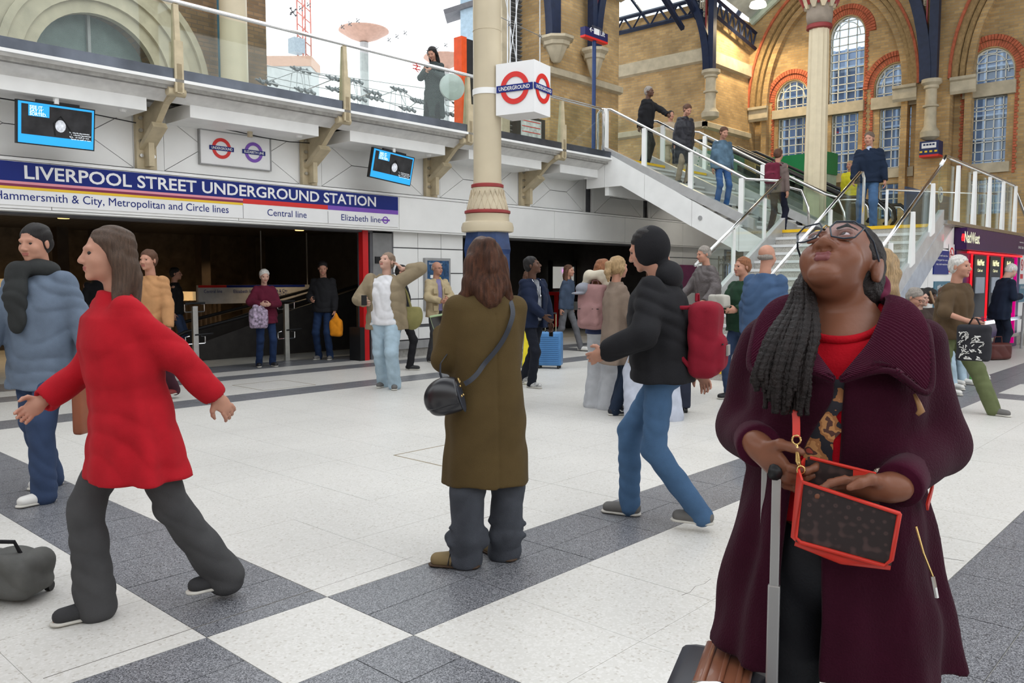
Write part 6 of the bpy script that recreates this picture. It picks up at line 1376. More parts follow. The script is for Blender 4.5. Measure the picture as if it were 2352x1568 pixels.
t = held('shoulder_bag', 'khaki rounded shoulder bag hanging beside the man in the white T-shirt', 'bag', P, (.33, .08, .98)); Q = Sdf(.03); Q.ell((0, 0, 0), (.15, .07, .19)); Q.box((0, 0, .17), (.12, .05, .05), op='s', k=.03); Q.mesh('pouch', J('khaki canvas', (.22, .20, .08)), t, .012); MB().tube([(0, -.03, .1), (-.06, -.02, .3), (-.16, -.02, .5)], .016, 6).build('strap', J('khaki canvas', (.22, .20, .08)), t)
# --- dark person behind him
person('dark figure in black clothes just behind the man in the white T-shirt', (8.57, 10.28), face=70, h=1.66, hair=M_hblack, top=M_blk, trouser=M_blk, shoes=M_shoeb, feet=[(.08, -.1, 0, 0), (-.08, .25, 0, 0)], res=.016)
# --- man with chain and blue suitcase
P = person('man in a navy jacket and black trousers with a silver pendant, white-soled trainers', (8.45, 7.38), face=42, h=1.74, skin=M_skinD, hair=M_hblack, top=J('navy bomber', (.012, .018, .04)), shirt=J('grey and white print', (.20, .21, .23), var=.6), trouser=J('black tracksuit', (.013, .015, .022)), shoes=mat('black white trainer', (.35, .35, .34), .5, var=.7, scale=30), shoe_s=1.05, topr=1.15, hem=.82,
           feet=[(.1, .32, .03, 10), (-.08, -.06, 0, 5)], hands=[(.30, -.05, .74), (-.05, -.26, .98)], pole=[(1, .3, 0), (-.9, .5, -.4)], head=(38, 12, 0), fine=True)
mb = MB(); mb.tube([tuple(P.nb+V3(q*.075, -.07, -.0)) for q in (-1,)]+[tuple(P.nb+V3(0, -.15, -.21))]+[tuple(P.nb+V3(.075, -.07, 0))], .004, 5); mb.lathe([(.001, -.02), (.018, 0), (.001, .02)], tuple(P.nb+V3(0, -.155, -.22)), 8); mb.build('pendant_chain', M_chrome, P.root)
def suitcase(name, label, loc, rz, w, d, h_, m, ribs=True, handle=.0, cat='suitcase'):
    t = empty(name, loc, label, cat, rz=rz); LOC[t.name] = None; MB().box(-w/2, w/2, -d/2, d/2, .05, h_).build('shell', m, t, bevel=.03, smooth=True, ang=60)
    if ribs:
        rb_ = None
        for i in range(14):
            z = .1+i*(h_-.18)/13
            r_ = MB().box(-w/2+.04, w/2-.04, -d/2-.008, d/2+.008, z, z+.014).build('rib', m, t) if rb_ is None else dup(rb_, t, loc=(0, 0, z-.1))
            rb_ = rb_ or r_
    for q in (-1, 1):
        for p_ in (-1, 1): MB().tube([(q*(w/2-.05)-.015, p_*(d/2-.04), .03), (q*(w/2-.05)+.015, p_*(d/2-.04), .03)], .03, 12).build('wheel', M_black, t)
    MB().tube([(-.07, 0, h_), (-.06, 0, h_+.03), (.06, 0, h_+.03), (.07, 0, h_)], .01, 6).build('carry_handle', M_black, t)
    if handle:
        for q in (-1, 1): MB().tube([(q*.09, d/2-.03, h_-.02), (q*.09, d/2-.03, h_+handle)], .009, 6).build('telescopic_tube', M_steel, t)
        MB().tube([(-.1, d/2-.03, h_+handle), (.1, d/2-.03, h_+handle)], .014, 6).build('pull_grip', M_black, t)
    return t
c = at(1262, 845, Z=0); suitcase('suitcase', 'light blue ribbed suitcase behind the man in the navy jacket', (c.x, c.y, 0), R(-60), .42, .26, .60, mat('suitcase blue', (.07, .20, .42), .4), handle=.3)
t = held('mobile_phone', 'dark phone in the lowered hand of the man in the navy jacket', 'phone', P, P.wr[0]+P.hd0*.1); MB().box(-.006, .006, -.035, .035, -.1, .05).build('phone_body', M_black, t)
# blurred figure behind him with white shoes
c = at(1300, 805, Z=0); person('walking figure in dark blue with white trainers, behind the light blue suitcase', (c.x, c.y), face=60, h=1.72, hair=M_hbrown, hairstyle='long', top=J('slate blue', (.05, .07, .11)), trouser=J('slate grey cloth', (.12, .12, .13)), shoes=M_shoew, feet=[(.1, -.3, 0, 0), (-.1, .3, .05, 0)], lean=(0, -.05), res=.016, fem=True)
ys = MB().prism([(-.11, 0), (.11, 0), (.04, .95), (-.04, .95)], lambda a, b, d: (a, d, b), -.1, .1).build('wet_floor_sign', mat('cone yellow', (.75, .62, .03), .4)); ys.location = at(1214, 845, Z=0); ys.rotation_euler = (0, 0, R(-47)); tag(ys, 'narrow yellow floor sign partly hidden right of the olive coat', 'sign')
# --- ticket hall people
c = at(1378, 700, D=21); person('dark-haired person in black waiting at the ticket windows', (c.x, min(c.y, 14.6)), face=-60, h=1.78, hair=M_hblack, top=M_blk, trouser=M_blk, shoes=M_shoeb, res=.017)
c = at(1215, 700, D=15.5); person('person in a dark pink top between the navy column and the ticket windows', (c.x, c.y), face=90, h=1.6, hair=M_hbrown, hairstyle='bob', top=J('deep pink', (.25, .03, .08)), trouser=M_blk, shoes=M_shoeb, res=.017)
# --- woman with the pink backpack, ginger hair, grey wide trousers
P = person('ginger-haired woman in light grey trousers carrying a dusty pink backpack', (7.6, 5.60), face=155, h=1.66, fem=True, hair=M_hging, hairstyle='long', top=J('navy fleece', (.03, .04, .09)), topr=1.1, hem=.9, trouser=J('light grey jersey', (.42, .43, .45)), trr=(.10, .10, .08), flare=.05, shoes=mat('pink tan shoe', (.38, .17, .12), .6),
           feet=[(.1, -.02, 0, 10), (-.1, .04, 0, -10)], hands=[(.06, -.28, 1.12), (-.08, -.28, 1.1)], head=(-30, -5, 0), fine=False)
t = backpack('backpack', 'dusty pink canvas backpack with a grey cap, worn by the ginger-haired woman', P, (.0, .235, 1.16), .34, .18, .50, J('dusty pink canvas', (.30, .17, .165)))
t = held('cap', 'grey baseball cap clipped on top of the dusty pink backpack', 'cap', P, (.1, .27, 1.36)); Q = Sdf(.02); Q.ell((0, 0, 0), (.09, .10, .07)); Q.ell((.02, .10, -.05), (.07, .09, .015)); Q.mesh('cap_crown', J('grey cap cloth', (.22, .23, .26)), t, .01)
t = held('fleece', 'cream fleece stuffed over the top of the dusty pink backpack', 'clothing', P, (0, .17, 1.46)); Q = Sdf(.03); Q.path([(-.13, 0, -.05), (-.08, .02, .05), (.08, .02, .05), (.13, 0, -.06)], [.045, .05, .05, .045]); Q.mesh('fleece_roll', J('cream fleece', (.55, .50, .40)), t, .011, wr=.004, wf=30)
# --- woman with blond ponytail and taupe coat, high-top trainers
P = person('blond ponytailed woman in a taupe coat and dark jeans beside the pink backpack', (7.36, 5.22), face=112, h=1.68, fem=True, hair=M_hblond, hairstyle='pony', coat=J('taupe coat', (.21, .16, .125)), coat_hem=.55, coat_fl=.23, topr=1.08, trouser=J('indigo denim', (.018, .028, .05)), trr=(.08, .07, .065), shoes=mat('black suede', (.02, .022, .03), .7),
           feet=[(.08, -.02, 0, 5), (-.08, .05, 0, -5)], hands=[(.17, -.16, .86), (-.1, -.28, 1.1)], head=(20, 0, 0))
for i in range(2):
    a = P.an[i]; mb = MB(); s_ = 1 if i == 0 else -1
    for q in (-1, 1): mb.tube([(a[0]+q*.05, a[1]+.03, .06), (a[0]+q*.052, a[1]-.02, .075), (a[0]+q*.05, a[1]-.06, .045), (a[0]+q*.046, a[1]-.1, .05)], .006, 5)
    for k in range(5): mb.tube([(a[0]-.03, a[1]-.05-.018*k, .115-.012*k), (a[0]+.03, a[1]-.055-.018*k, .115-.012*k)], .004, 4)
    mb.build('side_stripe_and_laces', M_shoew, P.root)
# --- woman in wide pale trousers, fawn coat
P = person('person in very wide pale blue trousers behind the striding black figure', (7.32, 4.72), face=200, h=1.68, fem=True, hair=M_hbrown, hairstyle='bob', coat=J('fawn coat', (.30, .235, .18)), coat_hem=.60, coat_fl=.27, trouser=J('pale blue wide cotton', (.45, .48, .56)), trr=(.12, .125, .10), flare=.05, shoes=mat('tan shoe', (.2, .12, .06), .6), feet=[(.17, 0, 0, 10), (-.17, .03, 0, -10)], res=.015)
c = at(1552, 945, Z=0); suitcase('suitcase', 'dark blue fabric suitcase standing beside the wide pale trousers', (c.x, c.y, 0), R(-50), .3, .22, .62, J('navy suitcase cloth', (.03, .035, .055)), ribs=False)
# --- bald man
P = person('bald man with short beard and dark padded jacket near the magenta poster', tuple(at(1520, 905, Z=0))[:2], face=5, h=1.76, skin=M_skinL, top=J('dark padded jacket', (.018, .018, .022)), topr=1.18, trouser=M_jeand, shoes=M_shoeb, head=(-4, -4, 0), fine=True)
Q = Sdf(.01); T = lambda x, y, z_: P.hc+P.Rh @ (V3(x, y, z_)*P.s); Q.ell(T(0, -.052, -.082), V3(.05, .05, .034), P.Rh); Q.ell(T(0, -.09, -.056), V3(.026, .02, .014), P.Rh, op='s', k=.004); Q.mesh('beard', hairmat('stubble brown', (.17, .09, .06)), P.root, .006)
# --- person descending the lower stairs
P = person('person in a grey padded jacket and white trainers stepping off the lower stairs', (11.05, 6.25), z=.149, face=-60, h=1.70, skin=M_skinL, hair=M_hgrey, hairstyle='short', top=mat('grey puffer', (.10, .085, .085), .5, var=.5, scale=30, bump=.3, bscale=40, stretch=(1, 1, 12)), topr=1.28, hem=.85, trouser=M_blk, trr=(.07, .052, .045), shoes=M_shoew,
           feet=[(.08, .25, .149, 0), (-.1, -.08, 0, 0)], hipz=.98, hip=(0, .06), hands=[(.28, -.15, 1.0), (-.2, -.3, 1.05)], lean=(0, -.06), head=(0, -10, 0))
# --- the dark walking figure with red backpack
P = person('tall figure in a black hooded jacket and blue jeans striding in the middle', (4.22, 2.68), face=-102, h=1.77, skin=M_skinL, hair=M_hblack, top=M_blk, topr=1.3, hem=.74, trouser=M_jeanb, trr=(.085, .07, .062), shoes=M_shoeg, res=.011,
           feet=[(.08, .27, .04, 0), (-.08, -.20, 0, 0)], hip=(0, .02), hipz=.92, hands=[(.3, -.25, 1.05), (-.26, .2, .9)], lean=(0, -.05), head=(0, -20, 0), fine=True)
Q = Sdf(.03); Q.ell(P.nb+V3(0, .07, .02), (.13, .08, .09)); Q.ell(P.hc+V3(0, .02, .01), (.10, .12, .13)); Q.ell(P.hc+V3(0, -.10, 0), (.07, .08, .10), op='s', k=.02); Q.mesh('hood', M_blk, P.root, .012)
t = backpack('backpack', 'bright red backpack carried on the back of the dark striding figure', P, (.02, .27, 1.12), .3, .17, .44, J('red nylon', (.22, .012, .025)))
MB().box(-.05, .05, .125, .135, -.09, -.03).build('pale_label', M_conc, t)
# --- green jacket man, blue jacket man at right
P = person('sandy-haired man in a dark green jacket holding a pale bundle by the stairs', (9.3, 4.75), face=-50, h=1.70, skin=M_skinL, hair=M_hging, top=J('bottle green', (.015, .04, .022)), topr=1.2, trouser=M_jeand, shoes=M_shoeb, hands=[(.2, -.25, 1.1), (-.1, -.34, 1.08)], feet=[(.09, .2, 0, 0), (-.09, -.1, 0, 0)])
t = held('bundle', 'pale paper bundle in the arms of the man in the dark green jacket', 'parcel', P, (-.02, -.33, 1.2)); Q = Sdf(.02); Q.box((0, 0, 0), (.15, .06, .08), r=.03); Q.mesh('wrapping', J('pale canvas', (.45, .43, .38)), t, .012, wr=.004)
P = person('balding man in a mid blue jacket, half hidden behind the woman in the burgundy coat', (8.3, 4.0), face=150, h=1.80, skin=M_skinL, hair=M_hgrey, hairstyle='bald', top=J('mid blue jacket', (.05, .09, .17)), topr=1.2, trouser=M_jeand, shoes=mat('pale grey trainer', (.45, .45, .43), .6), feet=[(.1, .1, 0, 0), (-.1, -.15, 0, 0)], lean=(0, -.05))
c = at(2022, 640, D=4.4); P = person('blond woman in a navy coat standing directly behind the woman in the burgundy coat', (c.x, c.y), face=165, h=1.60, fem=True, hair=M_hblond, hairstyle='long', coat=J('navy wool', (.02, .03, .06)), coat_hem=.5, trouser=M_blk, shoes=M_shoeb)
# --- seated group on a bench
bc = empty('bench', tuple(at(2160, 880, Z=0))[:2]+(0,), 'low metal bench under the seated people, right of the burgundy coat', 'bench')
def near(px, D): p = at(px, 640, D=D); return (p.x, p.y)
bx_, by_ = near(2105, 10.6), near(2215, 12.4); LOC[bc.name] = Vector((0, 0, 0)); bc.location = (0, 0, 0)
dv = Vector((by_[0]-bx_[0], by_[1]-bx_[1], 0)).normalized(); nv = Vector((-dv.y, dv.x, 0)); Mb = Matrix(((dv.x, nv.x, 0, (bx_[0]+by_[0])/2), (dv.y, nv.y, 0, (bx_[1]+by_[1])/2), (0, 0, 1, 0), (0, 0, 0, 1)))
mb = MB(); mb.obox(Mb @ Matrix.Translation((0, .05, .42)), 2.6, .44, .04); mb.build('bench_seat', M_steel, bc)
for x in (-1.1, 0, 1.1):
    mb = MB(); mb.obox(Mb @ Matrix.Translation((x, .05, .2)), .05, .4, .4); mb.build('bench_leg', M_grey, bc)
def seated(label, px, D, face, h, **k):
    return person(label, near(px, D), face=face, h=h, hipz=.52, hip=(0, .12), feet=[(.1, -.38, 0, 0), (-.1, -.36, 0, 0)], hands=[(.07, -.28, .68), (-.07, -.28, .67)], **k)
P = seated('seated man with cropped greying hair and glasses, nearest on the bench', 2112, 10.7, 62, 1.74, skin=M_skinL, hair=M_hgrey, top=J('olive green jacket', (.10, .10, .07)), trouser=J('washed green denim', (.22, .28, .27)), shoes=M_shoew, head=(0, -28, 0), topr=1.15); glasses(P)
P = seated('seated older woman with dark hair and glasses, second on the bench', 2132, 11.3, 48, 1.64, skin=M_skinP, fem=True, hair=M_hblack, top=J('dark brown leather', (.05, .035, .03)), trouser=M_jean, shoes=M_shoew, head=(10, 0, 0)); glasses(P)
P = seated('seated woman with a black bob in a brown padded jacket and white roll neck', 2152, 11.8, 58, 1.68, skin=M_skinD, fem=True, hair=M_hblack, hairstyle='fringe', top=J('brown padded jacket', (.045, .033, .028)), topr=1.22, trouser=M_jean, shoes=M_shoew, head=(12, 0, 0))
Q = Sdf(.01); Q.cap(P.nb+V3(0, 0, -.02), P.nb+V3(0, -.005, .05), .066, .058); Q.mesh('roll_neck', M_shoew, P.root, .01)
t = held('handbag', 'small dark handbag with a tan strap on the lap of the seated older woman', 'bag', P, (-.3, -.2, .68)); Q = Sdf(.02); Q.box((0, 0, 0), (.13, .06, .09), r=.03); Q.mesh('bag_body', M_shoeb, t, .012); MB().tube([(0, 0, .08), (.05, .05, .4), (.02, .12, .62)], .016, 6).build('tan_strap', mat('tan leather', (.30, .19, .11), .5), t)
P = seated('seated person in pale jeans at the far end of the bench', 2190, 12.4, 60, 1.7, hair=M_hbrown, top=M_blk, trouser=J('very pale denim', (.45, .52, .60)), shoes=M_shoew)
# --- white-haired man walking
P = person('white-haired man in a brown T-shirt and green trousers striding right past the bench', (10.05, 2.62), face=62, h=1.78, skin=M_skinL, hair=M_hwhite, top=J('brown T-shirt cloth', (.085, .055, .03)), topr=1.22, bare_arm=False, sleeve_end=.02, hem=.86, trouser=J('moss green cloth', (.12, .14, .065)), trr=(.10, .085, .07), shoes=M_shoeg,
           feet=[(.1, -.45, 0, 0), (-.1, .42, .08, 0)], hipz=.86, hands=[(.26, -.12, .98), (-.3, -.35, 1.02)], lean=(0, -.06), fine=True)
t = held('carrier_bag', 'black carrier bag with white scribbled print held by the white-haired walking man', 'bag', P, (-.33, -.42, .80)); Q = Sdf(.03); Q.box((0, 0, 0), (.05, .17, .19), r=.04); Q.mesh('bag_body', J('black carrier', (.03, .03, .035)), t, .011, wr=.005)
mb = MB(); rr = random.Random(5)
for k in range(44):
    y, z = rr.uniform(-.12, .12), rr.uniform(-.15, .12); mb.tube([(-.056, y, z), (-.062, y+rr.uniform(-.04, .04), z+rr.uniform(-.03, .03)), (-.056, y+rr.uniform(-.05, .05), z-.02)], .005, 4)
    mb.tube([(.056, y, z), (.062, y+.03, z+.02), (.056, y-.03, z-.02)], .005, 4)
mb.build('white_print', M_shoew, t, kind='stuff'); MB().tube([(0, -.07, .17), (0, -.02, .26), (0, .02, .26), (0, .07, .17)], .008, 6).build('bag_handle', M_blk, t)
# --- man at the cash machines
P = person('white-haired man in a long navy jacket bending to the cash machine', (17.4, 3.72), face=125, h=1.74, skin=M_skinP, hair=M_hwhite, coat=J('navy overcoat', (.012, .018, .035)), coat_hem=.72, coat_fl=.21, topr=1.1, trouser=J('navy suit trousers', (.015, .02, .035)), shoes=mat('brown shoe', (.08, .03, .02), .5), head=(0, -38, 0), lean=(0, -.1), hands=[(.12, -.3, 1.15), (-.12, -.3, 1.15)])
t = empty('travel_bag', tuple(at(2290, 826, Z=0))[:2]+(0,), 'dark brown leather holdall on the floor by the cash machine man', 'bag', rz=R(-30)); LOC[t.name] = None
Q = Sdf(.03); Q.box((0, 0, .16), (.25, .11, .15), r=.06); Q.mesh('holdall', mat('oxblood leather', (.09, .025, .022), .45), t, .012, wr=.003); MB().tube([(-.1, 0, .28), (-.08, 0, .42), (.08, 0, .42), (.1, 0, .28)], .012, 6).build('bag_handle', MC['oxblood leather'], t)
hr_ = empty('hoop_rail', at(2340, 790, Z=0), 'dark bent metal rail at the right edge beside the cash machines', 'rail'); c = at(2345, 800, Z=0); MB().tube([(c.x, c.y, 0), (c.x+.1, c.y, .95), (c.x+1.0, c.y-.2, .98), (c.x+1.0, c.y-.2, 0)], .025, 8).build('hoop', M_grey, hr_)
b_ = MB().lathe([(.03, 0), (.034, .02), (.034, .15), (.014, .2), (.014, .23)], (0, 0, 0), 12).build('bottle', mat('green bottle', (.15, .45, .12), .2)); b_.location = tuple(at(2232, 880, Z=0)); tag(b_, 'small green drinks bottle on the floor beneath the bench', 'bottle')
# --- old woman in burgundy jacket, orange bag person
P = person('white-haired old woman in a burgundy jacket and navy trousers holding a patterned bag', (7.38, 12.4), face=12, h=1.60, skin=M_skinP, fem=True, hair=M_hwhite, hairstyle='short', top=J('burgundy quilt', (.10, .012, .028)), topr=1.2, hem=.80, trouser=J('navy slacks', (.015, .03, .08)), shoes=M_shoeb, hands=[(.02, -.28, 1.05), (-.12, -.3, 1.06)], pole=[(.9, .4, -.6), (-.9, .4, -.6)], head=(0, -12, 0))
t = held('patterned_bag', 'blue and red patterned carrier bag held by the white-haired old woman', 'bag', P, (-.16, -.28, .82)); Q = Sdf(.03); Q.box((0, 0, 0), (.15, .06, .16), r=.05); Q.box((0, 0, .16), (.09, .04, .07), r=.03); Q.mesh('bag_body', mat('patterned carrier', (.28, .22, .30), .5, var=.8, scale=25), t, .012, wr=.005)
P = person('dark-haired man in a black jacket and blue jeans standing by the orange bag', (8.75, 12.7), face=-20, h=1.76, skin=M_skinL, hair=M_hblack, top=M_blk, topr=1.15, trouser=J('deep blue denim', (.015, .03, .075)), shoes=M_shoeg, hands=[(.24, -.1, .85), (-.12, -.28, 1.1)], head=(20, -15, 0))
t = held('orange_bag', 'bright orange bag hanging from the hand of the man in black near the red frame', 'bag', P, (.27, -.1, .62)); Q = Sdf(.03); Q.box((0, 0, -.03), (.11, .09, .16), r=.06); Q.path([(0, 0, .1), (0, 0, .22)], [.07, .02]); Q.mesh('bag_body', J('orange nylon', (.70, .25, .015)), t, .012, wr=.006)
# --- tan figure and far left background figures
P = person('man in a tan jacket and dark trousers walking left, beyond the person in red', (4.34, 9.84), face=-35, h=1.78, skin=M_skinL, hair=M_hbrown, top=J('tan jacket', (.42, .22, .10)), topr=1.2, trouser=J('dark plum trousers', (.06, .02, .03)), shoes=mat('maroon shoe', (.2, .03, .03), .6), feet=[(.09, .3, .05, 0), (-.09, -.15, 0, 0)], hands=[(.3, -.1, .9), (-.3, .15, .85)])
c = at(228, 740, D=13.6); person('person in pale top and dark jacket deep inside the entrance, left of the purple panel', (c.x, c.y), face=20, h=1.7, hair=M_hblack, top=M_blk, trouser=J('off white cloth', (.4, .38, .36)), shoes=M_shoeb, res=.017)
c = at(405, 720, D=15.5); person('dark figure with a lilac bag inside the entrance, behind the queue posts', (c.x, c.y), face=80, h=1.65, hair=M_hblack, top=M_blk, trouser=M_jeand, shoes=M_shoeb, res=.017)
# --- person in red coat (nearest on the left)
P = person('person in a vivid red coat and grey trousers striding left in the foreground', (1.50, 3.62), face=-75, h=1.66, fem=True, skin=M_skinL, hair=hairmat('dark brown hair', (.075, .045, .03)), hairstyle='long', coat=J('vivid red coat', (.38, .010, .018)), coat_hem=.62, coat_fl=.29, topr=1.16, trouser=J('dark grey trousers', (.06, .06, .062)), trr=(.085, .075, .07), flare=.02, shoes=J('dark grey suede boot', (.04, .04, .042)), res=.010,
           feet=[(.07, .36, .05, 0), (-.07, -.16, 0, 0)], hipz=.88, hands=[(.2, .38, .86), (-.2, -.30, .95)], lean=(0, -.06), fine=True)
mb = MB()
for i in range(4): mb.lathe([(.001, -.006), (.014, 0), (.001, .006)], (0, 0, 0), 10)
# --- man at far left
P = person('man at the left edge in a grey-blue denim jacket and dark scarf', (1.95, 6.10), face=-38, h=1.80, skin=M_skinL, hair=M_hblack, top=J('grey blue denim jacket', (.12, .155, .21)), topr=1.2, hem=.72, trouser=M_jeand, trr=(.095, .08, .075), shoes=M_shoew, build=1.04, res=.011,
           feet=[(.12, -.20, 0, -25), (-.14, .22, .0, -20)], hands=[(.36, .0, .92), (-.24, -.25, .95)], fine=True, head=(0, -6, 0))
Q = Sdf(.03); Q.ell(P.nb+V3(0, -.02, .02), (.13, .13, .075)); Q.path([P.nb+V3(-.05, -.15, 0), P.nb+V3(-.03, -.20, -.16), P.nb+V3(-.02, -.205, -.34)], [.08, .075, .055], sq=((0, 1, 0), 1.6)); Q.mesh('scarf', J('charcoal scarf', (.03, .032, .032)), P.root, .012, wr=.008, wf=34)
t = held('tan_bag', 'flat tan leather bag hanging from the hand of the man at the left edge', 'bag', P, P.wr[0]+V3(0, -.08, -.30)); Q = Sdf(.02); Q.box((0, 0, 0), (.035, .10, .17), r=.02); Q.mesh('bag_body', mat('tan bag leather', (.22, .07, .035), .45), t, .01)
t = empty('wheeled_holdall', tuple(at(20, 1375, Z=0))[:2]+(0,), 'soft dark grey holdall at the lower left edge of the frame', 'bag', rz=R(-50)); LOC[t.name] = None; t.location = tuple(at(8, 1372, Z=0)); t.scale = (.8, .8, .8)
Q = Sdf(.04); Q.box((0, 0, .15), (.26, .15, .12), r=.08); Q.path([(-.2, -.1, .22), (0, -.13, .26), (.2, -.08, .2)], [.03, .04, .03]); Q.mesh('holdall', J('grey holdall', (.10, .10, .095)), t, .012, wr=.010, wf=18); MB().tube([(-.12, 0, .25), (-.1, -.03, .34), (.1, -.03, .34), (.12, 0, .25)], .012, 6).build('bag_handle', M_blk, t)
for q in (-1, 1): MB().tube([(q*.2-.015, .12, .03), (q*.2+.015, .12, .03)], .03, 12).build('wheel', M_black, t)
# --- people on the upper level and stairs
def up(label, px, D, z, face, h, **k): p = at(px, 640, D=D); return person(label, (p.x, p.y), z=z, face=face, h=h, **k)
P = up('woman in a knee-length dark coat looking at her phone on the upper walkway', 1000, 15.9, 4.1, -20, 1.68, fem=True, skin=M_skinL, hair=M_hblack, hairstyle='long', coat=J('dark grey coat', (.045, .055, .055)), coat_hem=.40, coat_fl=.21, trouser=M_blk, trr=(.07, .05, .045), shoes=M_shoeb, hands=[(.02, -.25, 1.22), (-.05, -.27, 1.2)], pole=[(.9, .3, -.9), (-.9, .3, -.9)], head=(-5, -30, 0), headscale=1.)
t = held('mobile_phone', 'mobile phone held by the woman on the upper walkway', 'phone', P, (-.02, -.30, 1.27)); MB().box(-.033, .033, -.004, .004, -.05, .07).build('phone_body', M_black, t)
P = up('person in black at the top of the upper stairs reaching for the handrail', 1478, 19.6, 4.1, 60, 1.78, skin=M_skinD, hair=M_hgrey, top=M_blk, topr=1.2, trouser=M_blk, shoes=M_shoeb, hands=[(.1, -.52, 1.13), (-.2, .05, .85)], lean=(0, -.08), pole=[(1, .2, .2), (-1, .5, 0)])
SYx = lambda y: (max(0, math.floor((y-Y0U)/UT)+1))*URS+LZ
P = person('woman in a long black quilted coat climbing down the near upper flight', (16.0, 9.65), z=SYx(9.65), face=35, h=1.68, fem=True, skin=M_skinL, hair=M_hbrown, hairstyle='bun', coat=mat('black quilted coat', (.02, .02, .026), .4, var=.4, scale=20, bump=.4, bscale=30), coat_hem=.45, coat_fl=.22, topr=1.25, trouser=J('beige leggings', (.28, .22, .16)), shoes=M_shoeb, head=(0, -30, 0), lean=(0, -.08))
P = person('person in a blue patterned top and jeans halfway down the upper stairs', (16.1, 8.75), z=SYx(8.75), face=30, h=1.68, hair=M_hbrown, top=mat('blue yellow knit', (.07, .12, .17), .8, var=.6, scale=5), topr=1.15, trouser=J('bright denim', (.04, .10, .26)), shoes=M_shoeb, head=(0, -20, 0))
t = held('yellow_bag', 'yellow bag slung on the back of the person in the patterned top', 'bag', P, (.18, .18, 1.2)); Q = Sdf(.03); Q.ell((0, 0, 0), (.10, .07, .2)); Q.mesh('bag_body', J('mustard cloth', (.55, .38, .03)), t, .014)
P = person('person in beige with dark hair standing on the upper level behind the stairs', (19.1, 11.9), z=4.1, face=20, h=1.74, skin=M_skinL, hair=M_hblack, top=J('stone beige jacket', (.38, .30, .21)), topr=1.2, trouser=J('stone beige trousers', (.34, .27, .19)), shoes=M_shoeb)
P = person('person in dark trousers with a maroon backpack stepping off the near upper flight', (16.2, 7.55), z=LZ, face=150, h=1.68, hair=M_hbrown, top=J('mushroom jumper', (.16, .12, .11)), trouser=J('very dark navy trousers', (.014, .015, .028)), shoes=M_shoeb, feet=[(.09, .1, 0, 0), (-.09, -.1, 0, 0)])
backpack('backpack', 'maroon and black backpack on the person at the bottom of the upper stairs', P, (0, .22, 1.2), .3, .16, .42, J('maroon nylon', (.14, .02, .04)))
P = person('person in a bright yellow jacket on the farther escalator', (21.4, 8.0), z=LZ+.35, face=-30, h=1.66, hair=M_hblond, top=J('bright yellow jacket', (.62, .56, .03)), topr=1.25, trouser=M_char, shoes=M_shoeb, lean=(0, -.1), res=.016)
P = person('man in a navy zip jumper and blue jeans atop the lower stairs', (16.2, 5.75), z=LZ, face=-6, h=1.80, skin=M_skinL, hair=hairmat('greying brown hair', (.13, .09, .065)), top=J('navy knit', (.012, .02, .04)), topr=1.16, hem=.86, shirt=None, trouser=J('mid blue jeans', (.055, .11, .21)), trr=(.09, .075, .065), shoes=M_shoeb,
           feet=[(.12, -.1, 0, 12), (-.13, .1, 0, -8)], hands=[(.30, -.06, .84), (-.24, -.22, .90)], build=1.08, fine=True, head=(-10, -8, 0))
Q = Sdf(.01); Q.cap(P.nb+V3(0, -.045, .01), P.nb+V3(0, -.12, -.16), .05, .02); Q.mesh('pale_shirt_collar', J('pale blue shirt', (.42, .48, .62)), P.root, .01); MB().tube([tuple(P.nb+V3(0, -.14, -.17)), tuple(P.nb+V3(0, -.15, -.24))], .005, 5).build('zip', M_chrome, P.root)
# ================================================================= WOMAN IN THE OLIVE COAT (seen from behind)
M_olive = J('olive wool', (.078, .052, .020), var=.08); M_gtr = J('grey wool trousers', (.062, .068, .082), var=.2, bump=.4)
P = person('woman seen from behind in a long olive wool coat with half-up brown hair', (2.99, 2.93), face=-162, h=1.645, fem=True, skin=M_skinP, hair=None, coat=None, trouser=None, shoes=None, res=.010,
           feet=[(.11, .02, 0, 60), (-.12, -.03, 0, 20)], hands=[(.165, -.24, 1.18), (-.06, -.24, 1.16)], pole=[(.25, 1, -.7), (-.35, 1, -.7)], head=(0, -14, 0), fine=True)
o = P.root; s = P.s; nb = P.nb; hc = P.hc
Q = Sdf(.03)
Q.loft([(.435, 0, .01, .212, .165), (.62, 0, .01, .203, .155), (.85, 0, .01, .195, .150), (1.02, 0, .01, .178, .138), (1.16, 0, .01, .178, .135), (1.27, 0, .005, .182, .125), (1.335, 0, .01, .160, .100), (1.375, 0, .015, .105, .082), (1.405, 0, .015, .072, .075)], fold=(3, .045, .0, 2.2), p=2.5)
for i in range(2): w = P.wr[i]; Q.path([P.sh[i]+V3(0, 0, -.01), P.el[i], w], [.070, .064, .052], k=.035)
Q.fn(lambda X, Y, Z: .0045*np.exp(-((X+.012)/.007)**2)*(Y > .03)*(Z < 1.30), (-.04, .03, .4), (.02, .3, 1.3), op='d')   # centre back seam
Q.fn(lambda X, Y, Z: .0035*np.sin(26*(X*1.2+Z*.5)+2.5*np.sin(9*Z))*np.clip((1.25-Z)*2, .3, 1)+.004*np.sin(13*(X-.8*Y)+3*Z), (-.4, -.4, .4), (.4, .4, 1.5), op='d')
Q.mesh('coat', M_olive, o, .008)
Q = Sdf(.008); Q.loft([(1.355, 0, .018, .088, .082), (1.395, 0, .018, .078, .080), (1.43, 0, .02, .071, .075)]); Q.loft([(1.34, 0, .018, .066, .066), (1.45, 0, .02, .060, .064)], op='s'); Q.mesh('coat_collar', M_olive, o, .006)
Q = Sdf(.03)
